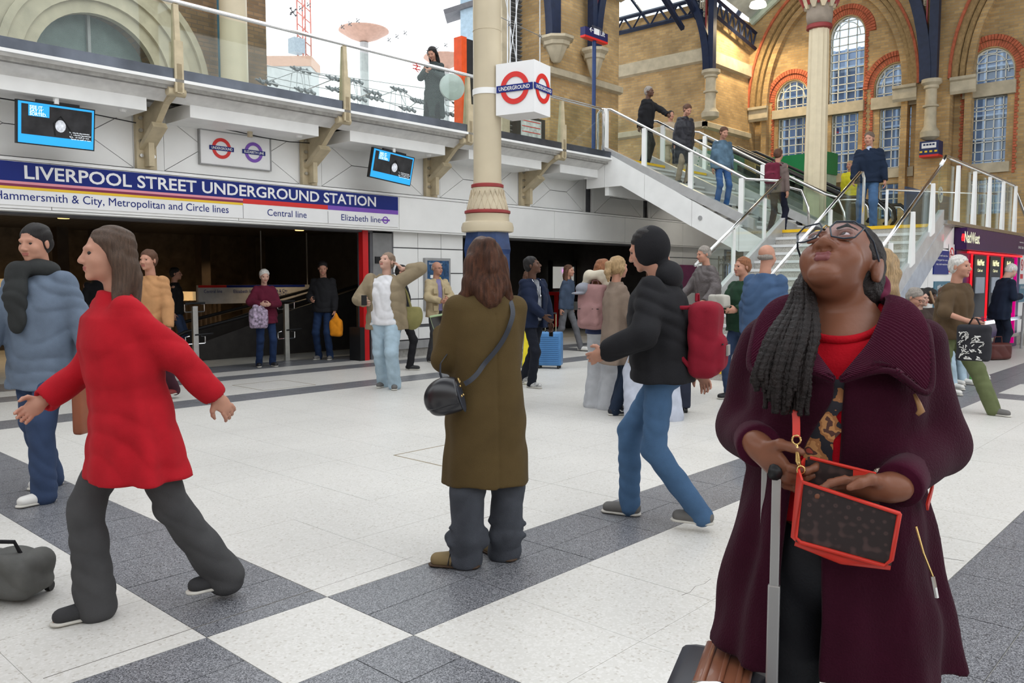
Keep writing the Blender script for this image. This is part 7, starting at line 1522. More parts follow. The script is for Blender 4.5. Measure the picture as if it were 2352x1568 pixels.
for i in range(2):
    q = (1, -1)[i]; hl, k_, a = P.hl[i], P.kn[i], P.an[i]; f = V3(0, -.04, 0)
    Q.path([hl, (hl+k_)/2+V3(0, .02, 0), V3(a[0], a[1]+.02, .40), V3(a[0], a[1]-.0, .16), V3(a[0], a[1]-.03, .035)], [.10, .098, .088, .080, .088], k=.012)
    Q.cap(V3(a[0]-.08*q, a[1]+.02, .14), V3(a[0]+.08*q, a[1]-.03, .16), .03, .03, k=.04)
    for zz, ph in ((.13, .2), (.19, 1.1)): Q.cap(V3(a[0]-.09, a[1]+.03, zz), V3(a[0]+.09, a[1]+.01, zz+.03*math.sin(ph)), .010, .010, k=.03)
Q.box((0, 0, -.3), (1, 1, .302), op='s', k=.005)
Q.mesh('trousers', M_gtr, o, .008, wr=.0035, wf=30)
for i in range(2):
    a = P.an[i]; t_ = R((62, 20)[i]); f = V3(math.sin(t_), -math.cos(t_), 0); Q = Sdf(.02); Q.cap(V3(a[0], a[1], .045)-f*.0, V3(a[0], a[1], .035)+f*.155, .047, .036); Q.box((0, 0, -.1), (1, 1, .112), op='s', k=.003)
    sh_ = Q.mesh('shoe', mat('olive suede shoe', (.20, .145, .07), .75), o, .006); Q = Sdf(.008); Q.cap(V3(a[0], a[1], .010)-f*.02, V3(a[0], a[1], .010)+f*.165, .049, .039, sq=((0, 0, 1), 4)); Q.mesh('sole', mat('gum sole', (.06, .035, .02), .6), sh_, .006)
    st_ = MB(); sd = V3(math.cos(t_), math.sin(t_), 0)
    for k in range(3): st_.tube([V3(a[0], a[1], .02)+f*(.055+.018*k)+sd*.047, V3(a[0], a[1], .075)+f*(.045+.018*k)+sd*.030, V3(a[0], a[1], .075)+f*(.045+.018*k)-sd*.030, V3(a[0], a[1], .02)+f*(.055+.018*k)-sd*.047], .0035, 5)
    st_.build('shoe_stripes', M_black, o)
# hair: cap, half-up section and long lengths
Mh1 = mat('chestnut hair', (.095, .036, .018), .36, var=.55, scale=5, bump=1.0, bscale=45, stretch=(16, 16, .8))
Q = Sdf(.02); T = lambda x, y, z_: hc+P.Rh @ (V3(x, y, z_))
Q.ell(T(0, .018, .04), (.084, .100, .086), P.Rh); Q.ell(T(0, .05, .01), (.084, .082, .088), P.Rh)
Q.path([T(0, .06, -.01), V3(0, hc[1]+.10, 1.44), V3(.01, hc[1]+.125, 1.385)], [.086, .090, .070], sq=((0, 1, 0), 1.35))
Q.path([T(.05, .04, -.02), V3(.075, hc[1]+.06, 1.44), V3(.105, hc[1]+.04, 1.37), V3(.125, hc[1]-.0, 1.31), V3(.13, hc[1]-.02, 1.25)], [.06, .050, .040, .026, .010])
Q.path([T(-.05, .04, -.02), V3(-.078, hc[1]+.07, 1.43), V3(-.10, hc[1]+.07, 1.37), V3(-.13, hc[1]+.05, 1.345)], [.06, .046, .030, .010])
Q.path([T(0, .105, .075), T(0, .125, .055), T(0, .125, .0), T(0, .12, -.06)], [.028, .035, .042, .040], k=.012)
Q.fn(lambda X, Y, Z: .0022*np.sin(150*X+12*np.sin(7*Z)+60*Y)+.003*np.sin(55*X+5*np.sin(9*Z)), (-.3, -.3, 1.2), (.3, .4, 1.8), op='d')
Q.ell(T(0, -.085, -.03), (.060, .06, .085), P.Rh, op='s', k=.02); Q.mesh('hair', Mh1, o, .0052)
q_ = T(0, .128, .062); MB().tube([q_+V3(-.012, .004, 0), q_+V3(0, .016, .003), q_+V3(.012, .004, 0)], .005, 6).build('hair_tie', M_shoew, o, smooth=True)
# phone in her left hand
w = P.wr[0]+P.hd0*.085; t = held('mobile_phone', 'mobile phone in a pale green case held by the woman in the olive coat', 'phone', P, w+V3(.01, -.02, .02))
mb = MB(); mb.obox(Matrix.Rotation(R(-60), 4, 'X') @ Matrix.Rotation(R(20), 4, 'Y'), .075, .012, .155); mb.build('phone_case', mat('pale green case', (.33, .45, .25), .45), t, bevel=.003)
mb = MB(); mb.obox(Matrix.Rotation(R(-60), 4, 'X') @ Matrix.Rotation(R(20), 4, 'Y') @ Matrix.Translation((0, .0065, 0)), .066, .002, .145); mb.build('phone_screen', M_shoeb, t)
# black half-moon bag on a long strap across the back (right shoulder to left hip)
M_blea = mat('black leather', (.014, .014, .017), .28, var=.1, spec=.6); M_blea2 = mat('navy black leather', (.022, .026, .036), .38, var=.1); M_goldm = mat('gold metal', (.65, .45, .18), .25, metal=1, var=0)
bgp = V3(.235, .16, .895)
t = held('shoulder_bag', 'black leather half-moon bag with gold studs hanging at the olive coat, seen side on', 'bag', P, bgp)
ca, sa = math.cos(R(-30)), math.sin(R(-30)); Rz_ = np.array([[ca, -sa, 0], [sa, ca, 0], [0, 0, 1]]); cb_, sb_ = math.cos(R(16)), math.sin(R(16)); Rb = Rz_ @ np.array([[cb_, 0, sb_], [0, 1, 0], [-sb_, 0, cb_]])
B_ = lambda x, y, z: Rb @ V3(x, y, z)
Q = Sdf(.01); Q.ell(B_(.01, 0, .0), (.112, .056, .098), Rb); Q.box(B_(-.16, 0, 0), (.10, .2, .2), Rb, op='s', k=.006); Q.box(B_(0, 0, -.155), (.3, .2, .08), Rb, op='s', k=.03); Q.mesh('bag_body', M_blea, t, .005)
Q = Sdf(.006); Q.ell(B_(.012, 0, .006), (.1165, .0605, .102), Rb); Q.box(B_(-.155, 0, 0), (.10, .2, .2), Rb, op='s', k=.003); Q.box(B_(0, 0, -.10), (.3, .2, .07), Rb, op='s', k=.004); Q.mesh('flap', M_blea, t, .0045)
Q = Sdf(.004); Q.ell(B_(-.058, 0, -.006), (.006, .050, .078), Rb); Q.mesh('gusset_end', M_blea2, t, .004)
for dy, dz in ((-.016, .0), (.018, -.002), (-.004, .045)):
    c_ = B_(-.0655, dy, dz); Q = Sdf(.002); Q.ell(c_, (.005, .0065, .0065), Rb); Q.mesh('gold_stud', M_goldm, t, .0022)
MB().tube([tuple(B_(-.07+.0*a, .004+.010*math.cos(a), .072+.013*math.sin(a))) for a in [k*PI/6 for k in range(12)]], .0026, 6, closed=True).build('strap_ring', M_goldm, t, smooth=True)
def ribbon(pts, w_, th_, nrm):
    """flat strap along pts; nrm gives the outward normal at each point"""
    if len(pts) > 4:
        m_ = (len(pts)-1)*6; cm3 = lambda P_, u: (lambda n_, t_: (lambda k, f: .5*((2*P_[k])+(-P_[max(k-1, 0)]+P_[k+1])*f+(2*P_[max(k-1, 0)]-5*P_[k]+4*P_[k+1]-P_[min(k+2, n_)])*f*f+(-P_[max(k-1, 0)]+3*P_[k]-3*P_[k+1]+P_[min(k+2, n_)])*f**3))(min(int(t_), n_-1), t_-min(int(t_), n_-1)))(len(P_)-1, u*(len(P_)-1))
        A1, A2 = [np.array(p, float) for p in pts], [np.array(p, float) for p in nrm]; pts = [cm3(A1, i/m_) for i in range(m_+1)]; nrm = [cm3(A2, i/m_) for i in range(m_+1)]
    vs = []; n = len(pts)
    for i in range(n):
        a, b = Vector(pts[max(i-1, 0)]), Vector(pts[min(i+1, n-1)]); tdir = (b-a).normalized(); nn = Vector(nrm[i]); nn = (nn-tdir*nn.dot(tdir)).normalized(); sd = tdir.cross(nn); p = Vector(pts[i])
        vs += [p+sd*w_/2, p+sd*w_/2+nn*th_, p-sd*w_/2+nn*th_, p-sd*w_/2]
    fs = [(0, 1, 2, 3), tuple((n-1)*4+q for q in (3, 2, 1, 0))]+[(i*4+q, i*4+(q+1) % 4, (i+1)*4+(q+1) % 4, (i+1)*4+q) for i in range(n-1) for q in range(4)]
    return MB().add(vs, fs)
pts = [(-.085, -.10, 1.335), (-.10, -.02, 1.378), (-.108, .06, 1.36), (-.10, .125, 1.30), (-.075, .148, 1.24), (-.045, .152, 1.18), (.0, .157, 1.12), (.06, .165, 1.06), (.105, .19, 1.015), (.145, .205, .985), (.175, .205, .968)]
nr = [(-.2, -1, .3), (0, -.3, 1), (0, .5, 1), (0, 1, .5), (0, 1, .1), (0, 1, 0), (0, 1, 0), (0, 1, 0), (.1, 1, 0), (.3, 1, 0), (.4, 1, 0)]
pl_ = [tuple(Vector(p)-Vector(bgp.tolist())) for p in pts]; ribbon(pl_, .024, .004, nr).build('strap', M_blea2, t, smooth=False)
ribbon([(.03, .02, .06), (.035, -.04, .12), (.02, -.09, .16), (-.02, -.12, .2)], .016, .004, [(1, 0, .3)]*4).build('strap_front', M_blea2, t)
# ================================================================= WOMAN IN THE BURGUNDY COAT (foreground)
HP = at(1930, 640, D=1.76); th_ = math.atan2(-HP.x, HP.y)
hr = empty('person', (HP.x, HP.y, 0), 'woman with glasses and long dark braids looking up in a burgundy wool coat', 'person', rz=th_)
M_burg = mat('burgundy wool', (.030, .0022, .0105), .85, var=.14, scale=10, bump=.35, bscale=260, sheen=.35); M_burgr = mat('burgundy rib knit', (.046, .0030, .0155), .85, var=.1, scale=10, bump=.3, bscale=260, sheen=.35)
M_redsw = J('red sweatshirt', (.40, .004, .012), var=.06); M_hs = mat('deep brown skin', (.185, .072, .040), .40, var=.10, scale=9, bump=.06, bscale=90); M_braid = mat('braid hair', (.010, .0065, .006), .6, var=.5, scale=60, bump=.5, bscale=160, spec=.25)
hc = V3(-.001, .012, 1.494); Rh = rotm(R(-21), R(44), R(-5)); T = lambda x, y, z: hc+Rh @ (V3(x, y, z)*.93)
S = Sdf(.02); head_prims(S, hc, Rh, .916, 1.0, True)
for q in (-1, 1): S.ell(T(q*.034, -.058, -.042), (.024, .028, .030), Rh, .02); S.ell(T(q*.034, -.104, .004), (.019, .015, .0125), Rh, .006, 's'); S.ell(T(q*.0145, -.101, -.035), (.0115, .011, .0095), Rh, .008)
S.ell(T(0, -.084, -.063), (.029, .016, .017), Rh, .012)
S.ell(T(0, -.075, -.098), (.026, .018, .016), Rh, .02)
for q in (-1, 1): S.ell(T(q*.0115, -.104, -.0465), (.0048, .008, .006), Rh, .004, 's')
S.cap(T(-.017, -.100, -.0640), T(.017, -.100, -.0640), .0015, k=.004, op='s')
for q in (-1, 1): S.ell(T(q*.087, .006, -.004), (.006, .009, .014), Rh, .006, 's'); S.ell(T(q*.084, .014, -.004), (.006, .017, .032), Rh, .006)
S.cap(hc+Rh @ V3(0, .035, -.04), (0, .038, 1.37), .052, .059, k=.02); S.cap((0, .03, 1.39), (0, .02, 1.30), .072, .10, k=.03)
shL, shR = V3(.146, .01, 1.335), V3(-.146, .01, 1.335); S.cap(shL, shR, .05, k=.05); S.path([(0, 0, 1.28), (0, 0, 1.1), (0, 0, .9)], [.11, .11, .12], k=.04)
elR, wrR = V3(-.188, .03, 1.135), V3(-.142, -.165, 1.128); elL, wrL = V3(.182, .02, 1.125), V3(.098, -.195, 1.075)
S.path([shR, elR, wrR], [.045, .036, .025]); S.path([shL, elL, wrL], [.045, .036, .026])
dR = V3(.62, -.42, -.50); hand_prims(S, wrR, dR, (.35, .55, -.6), (.2, -.6, .75), .62, .95, thumb=.35)
dL = V3(-1, -.12, -.02); hand_prims(S, wrL, dL, (0, .55, -1), (0, -.75, .6), .30, .95, thumb=.5)
for q in (-1, 1): S.path([(q*.085, 0, .86), (q*.09, -.01, .47), (q*.09, .02, .10)], [.075, .05, .034]); S.cap((q*.09, .03, .05), (q*.10, -.12, .035), .03, .024)
xf = [(-.115, .10, .0034), (-.19, .13, .0055)]; yf = [(-.15, .03, .0038), (-.34, -.14, .0055)]; zf = [(1.40, 1.65, .0034), (1.0, 1.18, .0052)]
S.mesh('body', M_hs, hr, .014, zres=.018, fine=(xf, yf, zf), smooth=1)
M_sclera = mat('sclera', (.62, .58, .54), .25, var=.03); M_iris = mat('iris brown', (.03, .014, .008), .15, var=0)
for q in (-1, 1):
    c = T(q*.0335, -.0865, .005); e = MB()
    def ball(r, dz=0, off=(0, 0, 0), n=16):
        vs = []; fs = []
        for i in range(n+1):
            for k in range(n): a, b = PI*i/n, 2*PI*k/n; vs.append(c+V3(*off)+V3(r*math.sin(a)*math.cos(b), r*math.sin(a)*math.sin(b), r*math.cos(a)))
        for i in range(n):
            for k in range(n): fs.append((i*n+k, i*n+(k+1) % n, (i+1)*n+(k+1) % n, (i+1)*n+k))
        return MB().add([tuple(v) for v in vs], fs)
    eb = ball(.0108).build('eye', M_sclera, hr, smooth=True); dI = Rh @ V3(-.35, -1, .18); dI /= np.linalg.norm(dI)
    ball(.0064, off=tuple(dI*.0056)).build('iris', M_iris, eb, smooth=True)
    L_ = Sdf(.003)      # eyelids
    for k in range(7):
        a0, a1 = -1.2+k*.34, -1.2+(k+1)*.34; f = lambda a, up_: T(q*.0335+.0155*math.sin(a), -.0965+.007*abs(math.sin(a))**2, .005+(.0088 if up_ else -.0085)*math.cos(a))
        L_.cap(f(a0, 1), f(a1, 1), .0030); L_.cap(f(a0, 0), f(a1, 0), .0032); L_.cap(f(a0, 0)+Rh @ V3(0, .002, -.004), f(a1, 0)+Rh @ V3(0, .002, -.004), .0034)
    L_.mesh('eyelids', M_hs, hr, .0022); br = Sdf(.004); br.path([T(q*.014, -.098, .024), T(q*.034, -.099, .031), T(q*.055, -.085, .026)], [.0028, .0032, .0016]); br.mesh('eyebrow', M_braid, hr, .0025)
lp = Sdf(.003); lp.path([T(-.028, -.088, -.0640), T(-.011, -.1000, -.0580), T(0, -.1010, -.0600), T(.011, -.1000, -.0580), T(.028, -.088, -.0640)], [.0018, .0050, .0044, .0050, .0018]); lp.path([T(-.027, -.087, -.0660), T(-.009, -.0990, -.0705), T(.009, -.0990, -.0705), T(.027, -.087, -.0660)], [.0018, .0064, .0064, .0018]); lp.mesh('lips', mat('plum lips', (.17, .05, .05), .38, var=.1), hr, .0023)
# glasses
M_frame = mat('slate acetate frame', (.025, .035, .05), .25, var=.2); gl = empty('glasses', (HP.x, HP.y, 0), None, None, rz=0) if False else None
def gpoly(q): return [T(q*(x), y, z) for x, y, z in ((.008, -.121, .003), (.018, -.121, .021), (.054, -.113, .024), (.074, -.100, .013), (.062, -.108, -.022), (.042, -.116, -.031), (.017, -.121, -.026))]
for q in (-1, 1):
    g_ = gpoly(q); fr_ = MB().tube(g_, .0019, 6, closed=True).build('glasses_frame', M_frame, hr, smooth=True)
    c_ = sum(g_)/len(g_); MB().add([tuple(v) for v in g_]+[tuple(c_+Rh @ V3(0, -.002, 0))], [(i, (i+1) % 7, 7) for i in range(7)]).build('lens', glassmat('spectacle lens', (.93, .90, .97), .05) if q < 0 else bpy.data.materials['spectacle lens'], fr_)
    MB().tube([T(q*.072, -.101, .015), T(q*.084, -.06, .012), T(q*.084, .0, .008), T(q*.080, .02, -.01)], .0022, 6).build('temple_arm', M_frame, hr, smooth=True)
MB().tube([T(-.008, -.121, .003), T(0, -.125, .007), T(.008, -.121, .003)], .0016, 6).build('bridge', M_goldm, hr)
# hair: close cap, braids gathered behind, long braids over her right shoulder
Q = Sdf(.012); Q.ell(T(0, .026, .046), (.078, .092, .080), Rh); Q.ell(T(0, .05, .0), (.078, .073, .080), Rh); Q.ell(T(0, -.080, .004), (.070, .075, .096), Rh, op='s', k=.01)
Q.fn(lambda X, Y, Z: .0016*np.sin(260*X)*np.sin(200*Z+90*Y), (-.3, -.3, 1.3), (.3, .3, 1.8), op='d'); Q.mesh('hair_cap', M_braid, hr, .0045)
def braid(pts, r, n=1):
    """rope-like braid: centreline resampled, radius pulsing"""
    P_ = [Vector([float(v) for v in p]) for p in pts]; out = []; m = 14*(len(P_)-1)
    for i in range(m+1):
        u = i/m*(len(P_)-1); k = min(int(u), len(P_)-2); f = u-k; p0, p1, p2, p3 = P_[max(k-1, 0)], P_[k], P_[k+1], P_[min(k+2, len(P_)-1)]
        out.append(.5*((2*p1)+(-p0+p2)*f+(2*p0-5*p1+4*p2-p3)*f*f+(-p0+3*p1-3*p2+p3)*f**3))
    return out, [r*(1+.16*math.sin(i*2.4))*(1 if i < m*.93 else .75) for i in range(m+1)]
rr = random.Random(11)
for k in range(64):
    u = ((k*0.618) % 1); lay = rr.random(); jx = lambda a=.004: rr.uniform(-a, a)
    pts = [T(-.080+.012*lay, .0+.05*rr.random(), .01+.03*rr.random()), (-.083+.022*u, -.02-.03*lay, 1.462), (-.096+.048*u+jx(), -.075-.03*lay, 1.415), (-.128+.088*u+jx(), -.150-.025*lay, 1.358), (-.150+.102*u+jx(), -.196-.022*lay, 1.292), (-.152+.098*u+jx(.006), -.205-.022*lay, rr.uniform(1.205, 1.262)+(.03 if u < .25 else 0))]
    c_, r_ = braid(pts, rr.uniform(.0062, .0078)); MB().tube(c_, r_, 6).build('braid', M_braid, hr, smooth=True)
for k in range(20):      # braids wrapped behind the head on the other side
    a = k/20; pts = [T(.055+.02*math.sin(a*5), .05, .055-.06*a), T(.060, .105, .02-.05*a), T(.03, .135, -.03-.05*a), (.03+.03*a, .12, 1.40)]
    c_, r_ = braid(pts, .0065); MB().tube(c_, r_, 6).build('braid', M_braid, hr, smooth=True)
Q = Sdf(.01); 
for k in range(9): a = k*2*PI/9; Q.ell(T(.066+.018*math.cos(a)*.6, .082+.012*math.cos(a), .010+.026*math.sin(a)), (.011, .011, .011))
Q.mesh('scrunchie', mat('burgundy velvet', (.10, .012, .035), .8, sheen=.4), hr, .005)
# sweatshirt
Q = Sdf(.02); SL = [(.965, 0, 0, .155, .120), (1.10, 0, 0, .152, .120), (1.22, 0, -.008, .160, .128), (1.30, 0, -.002, .150, .118), (1.345, 0, .008, .118, .103), (1.37, 0, .014, .094, .094), (1.41, 0, .018, .084, .088)]
Q.loft(SL); Q.fn(lambda X, Y, Z: -(Z-1.340-(Y+.098)*.45)*.9+0*X, (-.3, -.3, 1.3), (.3, .3, 1.5), op='s', k=.006); Q.mesh('sweatshirt', M_redsw, hr, .007, wr=.0025, wf=26)
nk = [(.088*math.sin(a), .012-.106*math.cos(a)*(1 if math.cos(a) > 0 else .8), 1.344+(.012-.106*math.cos(a)*(1 if math.cos(a) > 0 else .8)+.098)*.45) for a in [k*2*PI/36 for k in range(36)]]; MB().tube(nk, .009, 8, closed=True).build('neckband', M_redsw, hr, smooth=True)
vs = []; fs = []; SLn = np.array(SL)
for i in range(21):
    z = 1.085+.185*i/20; rx, ry, cy_ = [np.interp(z, SLn[:, 0], SLn[:, c]) for c in (3, 4, 2)]
    for j in range(9):
        x = -.070+.045*i/20+.006*math.sin(i*.9)+(.060+.004*math.cos(i*1.3)-.012*i/20)*j/8; vs.append((x, cy_-ry*(1-(abs(x)/rx)**2.3)**(1/2.3)-.0045, z))
fs = [(i*9+j, i*9+j+1, (i+1)*9+j+1, (i+1)*9+j) for i in range(20) for j in range(8)]
m, nt, b_ = nodes('floral print'); n1 = nt.nodes.new('ShaderNodeTexNoise'); n1.inputs['Scale'].default_value = 22; n1.inputs['Detail'].default_value = 3; tc = nt.nodes.new('ShaderNodeTexCoord'); cr_ = nt.nodes.new('ShaderNodeValToRGB'); e = cr_.color_ramp; e.interpolation = 'CONSTANT'
e.elements[0].color = (.012, .012, .02, 1); e.elements[0].position = 0; e.elements[1].color = (.36, .15, .05, 1); e.elements[1].position = .47
for p_, c_ in ((.54, (.55, .27, .10, 1)), (.60, (.10, .04, .03, 1)), (.66, (.45, .08, .05, 1))): x = e.elements.new(p_); x.color = c_
nt.links.new(tc.outputs['Object'], n1.inputs[0]); nt.links.new(n1.outputs['Fac'], cr_.inputs[0]); nt.links.new(cr_.outputs[0], b_.inputs['Base Color']); b_.inputs['Roughness'].default_value = .7
MB().add(vs, fs).build('printed_motif', m, hr, smooth=True)
# coat
Q = Sdf(.03)
Q.loft([(.650, 0, .015, .250, .175), (.78, 0, .015, .228, .165), (.92, 0, .012, .200, .152), (1.05, 0, .005, .178, .142), (1.14, 0, 0, .174, .142), (1.25, 0, -.006, .178, .150), (1.32, 0, .002, .166, .132), (1.365, 0, .012, .130, .105), (1.39, 0, .02, .105, .09)], fold=(7, .060, .0, .9), p=2.4)
uR, uL = (wrR-elR)/np.linalg.norm(wrR-elR), (wrL-elL)/np.linalg.norm(wrL-elL)
Q.path([shR+V3(-.006, 0, -.004), elR+V3(-.006, 0, 0), wrR-uR*.045], [.056, .057, .040], k=.03); Q.path([shL+V3(.006, 0, -.004), elL+V3(.014, 0, 0), wrL-uL*.045+V3(.006, 0, 0)], [.056, .060, .042], k=.03)
OZ = [(.60, -.062, .046), (.85, -.060, .040), (1.02, -.052, .034), (1.08, -.038, .042), (1.16, -.014, .026), (1.235, .002, .010), (1.275, .004, .007), (1.30, .004, .03), (1.33, 0, .06), (1.40, 0, .085)]; OZn = np.array(OZ)
def opening(X, Y, Z):
    xc, w_ = np.interp(Z, OZn[:, 0], OZn[:, 1]), np.interp(Z, OZn[:, 0], OZn[:, 2]); return np.maximum(np.abs(X-xc)-w_, Y+.035)
Q.fn(opening, (-.12, -.3, .55), (.12, -.03, 1.45), op='s', k=.012)
Q.ell((0, .0, 1.40), (.10, .10, .06), op='s', k=.01)
Q.fn(lambda X, Y, Z: .003*np.sin(30*(Y*1.2+Z*.9)+2*np.sin(20*X))*(np.abs(X) > .14)+.0025*np.sin(40*X+6*np.sin(5*Z)), (-.4, -.4, .6), (.4, .4, 1.5), op='d')
Q.mesh('coat', M_burg, hr, .0072)
# ribbed shawl collar (two leaves)
def crom(P_, u):
    P_ = [np.array(p, float) for p in P_]; n = len(P_)-1; t_ = u*n; k = min(int(t_), n-1); f = t_-k; p0, p1, p2, p3 = P_[max(k-1, 0)], P_[k], P_[k+1], P_[min(k+2, n)]
    return .5*((2*p1)+(-p0+p2)*f+(2*p0-5*p1+4*p2-p3)*f*f+(-p0+3*p1-3*p2+p3)*f**3)
for q in (1, -1):
    inn = [(0, .118, 1.42), (q*.060, .095, 1.432), (q*.088, .03, 1.432), (q*.080, -.055, 1.405), (q*.058, -.118, 1.352), (q*.030, -.156, 1.314), (q*.005, -.174, 1.282)]
    out = [(0, .155, 1.375), (q*.115, .125, 1.385), (q*.158, .03, 1.388), (q*.168, -.08, 1.348), (q*.162, -.160, 1.285), (q*.090, -.188, 1.298), (q*.010, -.182, 1.276)]
    if q > 0: out[4] = (.160, -.166, 1.258)
    vs = []; nu, nv = 460, 14
    for i in range(nu+1):
        u = i/nu; a, b = crom(inn, u), crom(out, u)
        for j in range(nv+1):
            v = j/nv; p_ = a*(1-v)+b*v; c_ = V3(0, .02, 1.30); o_ = p_-c_; o_ /= np.linalg.norm(o_)
            vs.append(p_+o_*(.020*math.sin(PI*v)**.8*(1-u*.3)+.0016*math.sin(u*nu*1.05)*(1 if .06 < v < .94 else 0)))
    fs = [(i*(nv+1)+j, i*(nv+1)+j+1, (i+1)*(nv+1)+j+1, (i+1)*(nv+1)+j) for i in range(nu) for j in range(nv)]
    ob_ = MB().add(vs, fs).build('ribbed_collar', M_burgr, hr, smooth=True); md = ob_.modifiers.new('thick', 'SOLIDIFY'); md.thickness = .009; md.offset = -1
    MB().tube([crom(out, i/60)+V3(0, 0, -.001) for i in range(61)], .0065, 8).build('collar_edge', M_burg, hr, smooth=True)
for i, (w, e_) in enumerate(((wrR, elR), (wrL+V3(.012, 0, 0), elL))):   # cuffs
    d = (w-e_)/np.linalg.norm(w-e_); MB().tube([w-d*.075, w-d*.022, w-d*.010, w-d*.012], [.044, .0455, .043, .030], 24).build('cuff', M_burgr, hr, smooth=True)
bt = MB().lathe([(.001, .006), (.007, .0055), (.011, .002), (.012, -.002), (.001, -.004)], (0, 0, 0), 16); bt.v = [(v[0]+.080, -v[2]-.170, v[1]+1.095) for v in bt.v]; bt.build('silver_button', mat('old silver', (.62, .56, .46), .3, metal=1, bump=.6, bscale=300), hr, smooth=True)
bt2 = MB().tube([(.138, -.150, 1.250), (.146, -.158, 1.232), (.150, -.160, 1.220), (.143, -.160, 1.212)], [.003, .005, .007, .004], 8); bt2.build('horn_toggle', mat('horn brown', (.30, .16, .07), .4), hr, smooth=True)
zp = MB().tube([(.152, -.118, .985), (.168, -.112, .93), (.186, -.105, .885)], .0022, 6); zp.build('zip_line', M_goldm, hr); MB().tube([(.186, -.108, .885), (.190, -.112, .865), (.194, -.112, .845)], .0042, 6).build('zip_pull', M_steel, hr)
# legs and boots
Q = Sdf(.03); Q.ell((0, 0, .88), (.165, .128, .13))
for q in (-1, 1): Q.path([(q*.085, 0, .84), (q*.088, -.01, .47), (q*.09, .02, .12)], [.090, .063, .048])
Q.mesh('trousers', mat('black jeans', (.008, .009, .012), .7, bump=.2, bscale=200), hr, .010, wr=.003, wf=34)
for q in (-1, 1): Q = Sdf(.02); Q.cap((q*.09, .03, .05), (q*.10, -.13, .04), .046, .036); Q.cap((q*.09, .02, .06), (q*.09, .02, .22), .05, .052); Q.box((0, 0, -.1), (1, 1, .1), op='s', k=.003); Q.mesh('boot', M_shoeb, hr, .01)
# ---- crossbody bag
M_trim = mat('coral red leather', (.56, .035, .022), .32, var=.06); M_canv, nt, b_ = nodes('monogram canvas'); b_.inputs['Roughness'].default_value = .55
vo = nt.nodes.new('ShaderNodeTexVoronoi'); vo.feature = 'SMOOTH_F1'; vo.inputs['Scale'].default_value = 46; vo.inputs['Randomness'].default_value = .25; wv = nt.nodes.new('ShaderNodeMath'); wv.operation = 'SINE'; ml = nt.nodes.new('ShaderNodeMath'); ml.operation = 'MULTIPLY'; ml.inputs[1].default_value = 14
cr_ = nt.nodes.new('ShaderNodeValToRGB'); cr_.color_ramp.elements[0].color = (.018, .010, .010, 1); cr_.color_ramp.elements[1].color = (.055, .030, .028, 1); tc = nt.nodes.new('ShaderNodeTexCoord')
nt.links.new(tc.outputs['Object'], vo.inputs['Vector']); nt.links.new(vo.outputs['Distance'], ml.inputs[0]); nt.links.new(ml.outputs[0], wv.inputs[0]); nt.links.new(wv.outputs[0], cr_.inputs[0]); nt.links.new(cr_.outputs[0], b_.inputs['Base Color'])
bag = empty('crossbody_bag', (HP.x, HP.y, 0), 'dark brown patterned bag with red trim held open by the woman in burgundy', 'bag', rz=th_); LOC[bag.name] = None
TLp, TRp, BRp, BLp = V3(-.055, -.262, 1.088), V3(.112, -.262, 1.045), V3(.102, -.250, .942), V3(-.066, -.250, .968)
def slab(a, b, c, d, th_y, mname, m, parent=bag, bev=.0): 
    p = [np.array(v) for v in (a, b, c, d)]; return MB().add(p+[v+V3(0, th_y, 0) for v in p], [(0, 1, 2, 3), (7, 6, 5, 4), (0, 4, 5, 1), (1, 5, 6, 2), (2, 6, 7, 3), (3, 7, 4, 0)]).build(mname, m, parent, bevel=bev)
slab(TLp, TRp, BRp, BLp, .006, 'front_panel', M_canv); slab(TLp+V3(.006, .058, .036), TLp+V3(.130, .058, .014), BRp+V3(-.01, .05, .01), BLp+V3(.0, .05, .01), .006, 'back_panel', M_canv)
e1 = V3(0, -.002, 0)
MB().tube([TLp+e1, TRp+e1, TRp*.03+BRp*.0+TRp*.97+e1, BRp+V3(.0, -.002, .012), BRp+V3(-.012, -.002, .0), BLp+V3(.01, -.002, 0), BLp+V3(.0, -.002, .01)], .0042, 8, closed=True).build('red_piping', M_trim, bag, smooth=True)
MB().tube([BLp+V3(0, .02, -.003), (BLp+BRp)/2+V3(0, .02, -.012), BRp+V3(0, .02, -.003)], [.012, .016, .012], 8).build('base_gusset', M_trim, bag, smooth=True)
slab(TLp+V3(0, 0, 0), TLp+V3(.0, .055, .034), BLp+V3(0, .05, 0), BLp, .003, 'side_gusset', M_trim) if False else MB().add([TLp+V3(-.002, 0, 0), TLp+V3(-.012, .03, .02), TLp+V3(-.002, .058, .034), BLp+V3(0, .05, 0), BLp+V3(-.01, .025, 0), BLp]+[v+V3(.004, 0, 0) for v in (TLp+V3(-.002, 0, 0), TLp+V3(-.012, .03, .02), TLp+V3(-.002, .058, .034), BLp+V3(0, .05, 0), BLp+V3(-.01, .025, 0), BLp)], [(0, 1, 4, 5), (1, 2, 3, 4), (6, 11, 10, 7), (7, 10, 9, 8), (0, 6, 7, 1), (1, 7, 8, 2), (2, 8, 9, 3), (3, 9, 10, 4), (4, 10, 11, 5), (5, 11, 6, 0)]).build('side_gusset', M_trim, bag)
slab(TLp+V3(.088, .054, .022), TLp+V3(.128, .052, .016), TLp+V3(.128, .052, -.004), TLp+V3(.088, .054, .002), .006, 'red_tab', M_trim)
MB().tube([TLp+V3(.01, .056, .036), TLp+V3(.128, .056, .014)], .0035, 6).build('zip_edge', M_trim, bag)
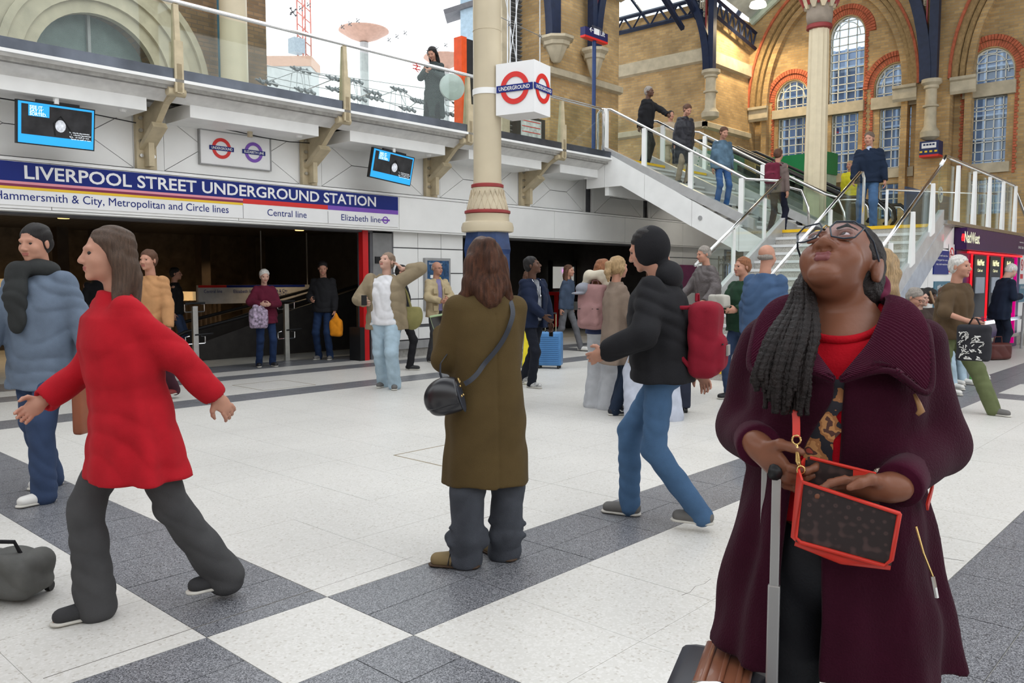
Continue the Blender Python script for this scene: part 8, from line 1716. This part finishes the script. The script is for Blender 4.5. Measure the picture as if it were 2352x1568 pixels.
sp_ = [(-.070, -.222, 1.165), (-.074, -.205, 1.215), (-.090, -.190, 1.255), (-.098, -.165, 1.31), (-.10, -.12, 1.37), (-.095, -.04, 1.415), (-.05, .12, 1.40), (.1, .16, 1.30), (.19, .06, 1.1), (.17, -.10, 1.02)]
ribbon(sp_, .014, .004, [(-.1, -1, .2)]*5+[(-.2, -.4, 1), (0, 1, .4), (.4, 1, 0), (1, .2, 0), (1, -.5, 0)]).build('shoulder_strap', M_trim, bag)
MB().tube([(-.070+.008*math.cos(a), -.224, 1.160+.009*math.sin(a)) for a in [k*PI/6 for k in range(12)]], .0022, 6, closed=True).build('strap_ring', M_goldm, bag, smooth=True)
MB().tube([(-.070, -.224, 1.152), (-.068, -.226, 1.142), (-.066, -.23, 1.120), (-.062, -.232, 1.110)], [.004, .0035, .0055, .003], 8).build('swivel_clip', M_goldm, bag, smooth=True)
MB().tube([(-.060+.007*math.cos(a), -.234, 1.104+.008*math.sin(a)) for a in [k*PI/6 for k in range(12)]], .002, 6, closed=True).build('strap_ring', M_goldm, bag, smooth=True)
# ---- suitcase at her side
sc = empty('suitcase', (HP.x, HP.y, 0), 'brown and dark grey hard suitcase with tall silver handle at the bottom edge', 'suitcase', rz=th_); LOC[sc.name] = None
M_scb = mat('copper brown shell', (.20, .075, .04), .3, var=.2, scale=3, coat=.4); M_scg = mat('slate shell edge', (.035, .036, .045), .35)
def sbox(n_, x0, x1, y0, y1, z0, z1, m, bv): return MB().box(x0, x1, y0, y1, z0, z1).build(n_, m, sc, bevel=bv, smooth=True, ang=60)
sbox('shell', -.325, -.115, -.36, .02, .05, .625, M_scg, .035); sbox('brown_panel', -.268, -.150, -.364, .024, .10, .631, M_scb, .012)
for x in (-.245, -.21, -.175): sbox('rib', x-.006, x+.006, -.367, .027, .12, .635, M_scb, .003)
MB().tube([(-.255, -.25, .628), (-.252, -.25, .650), (-.20, -.25, .658), (-.17, -.25, .648), (-.165, -.25, .628)], .008, 8).build('top_handle', M_chrome, sc, smooth=True)
for y_, x_ in ((-.20, -.106), (-.09, -.135)):
    MB().box(x_-.012, x_+.012, y_-.006, y_+.006, .56, .86).build('lower_tube', mat('satin aluminium', (.42, .42, .42), .35, metal=.8, var=.05), sc, bevel=.003); MB().box(x_-.009, x_+.009, y_-.0045, y_+.0045, .85, 1.085).build('upper_tube', MC['satin aluminium'], sc, bevel=.002)
MB().tube([(-.108, -.225, 1.09), (-.108, -.18, 1.10), (-.132, -.08, 1.10), (-.136, -.06, 1.09)], .014, 10).build('pull_grip', M_black, sc, smooth=True)
for y_ in (-.31, -.03):
    for x_ in (-.30, -.14): MB().tube([(x_-.012, y_, .035), (x_+.012, y_, .035)], .035, 14).build('wheel', M_black, sc)
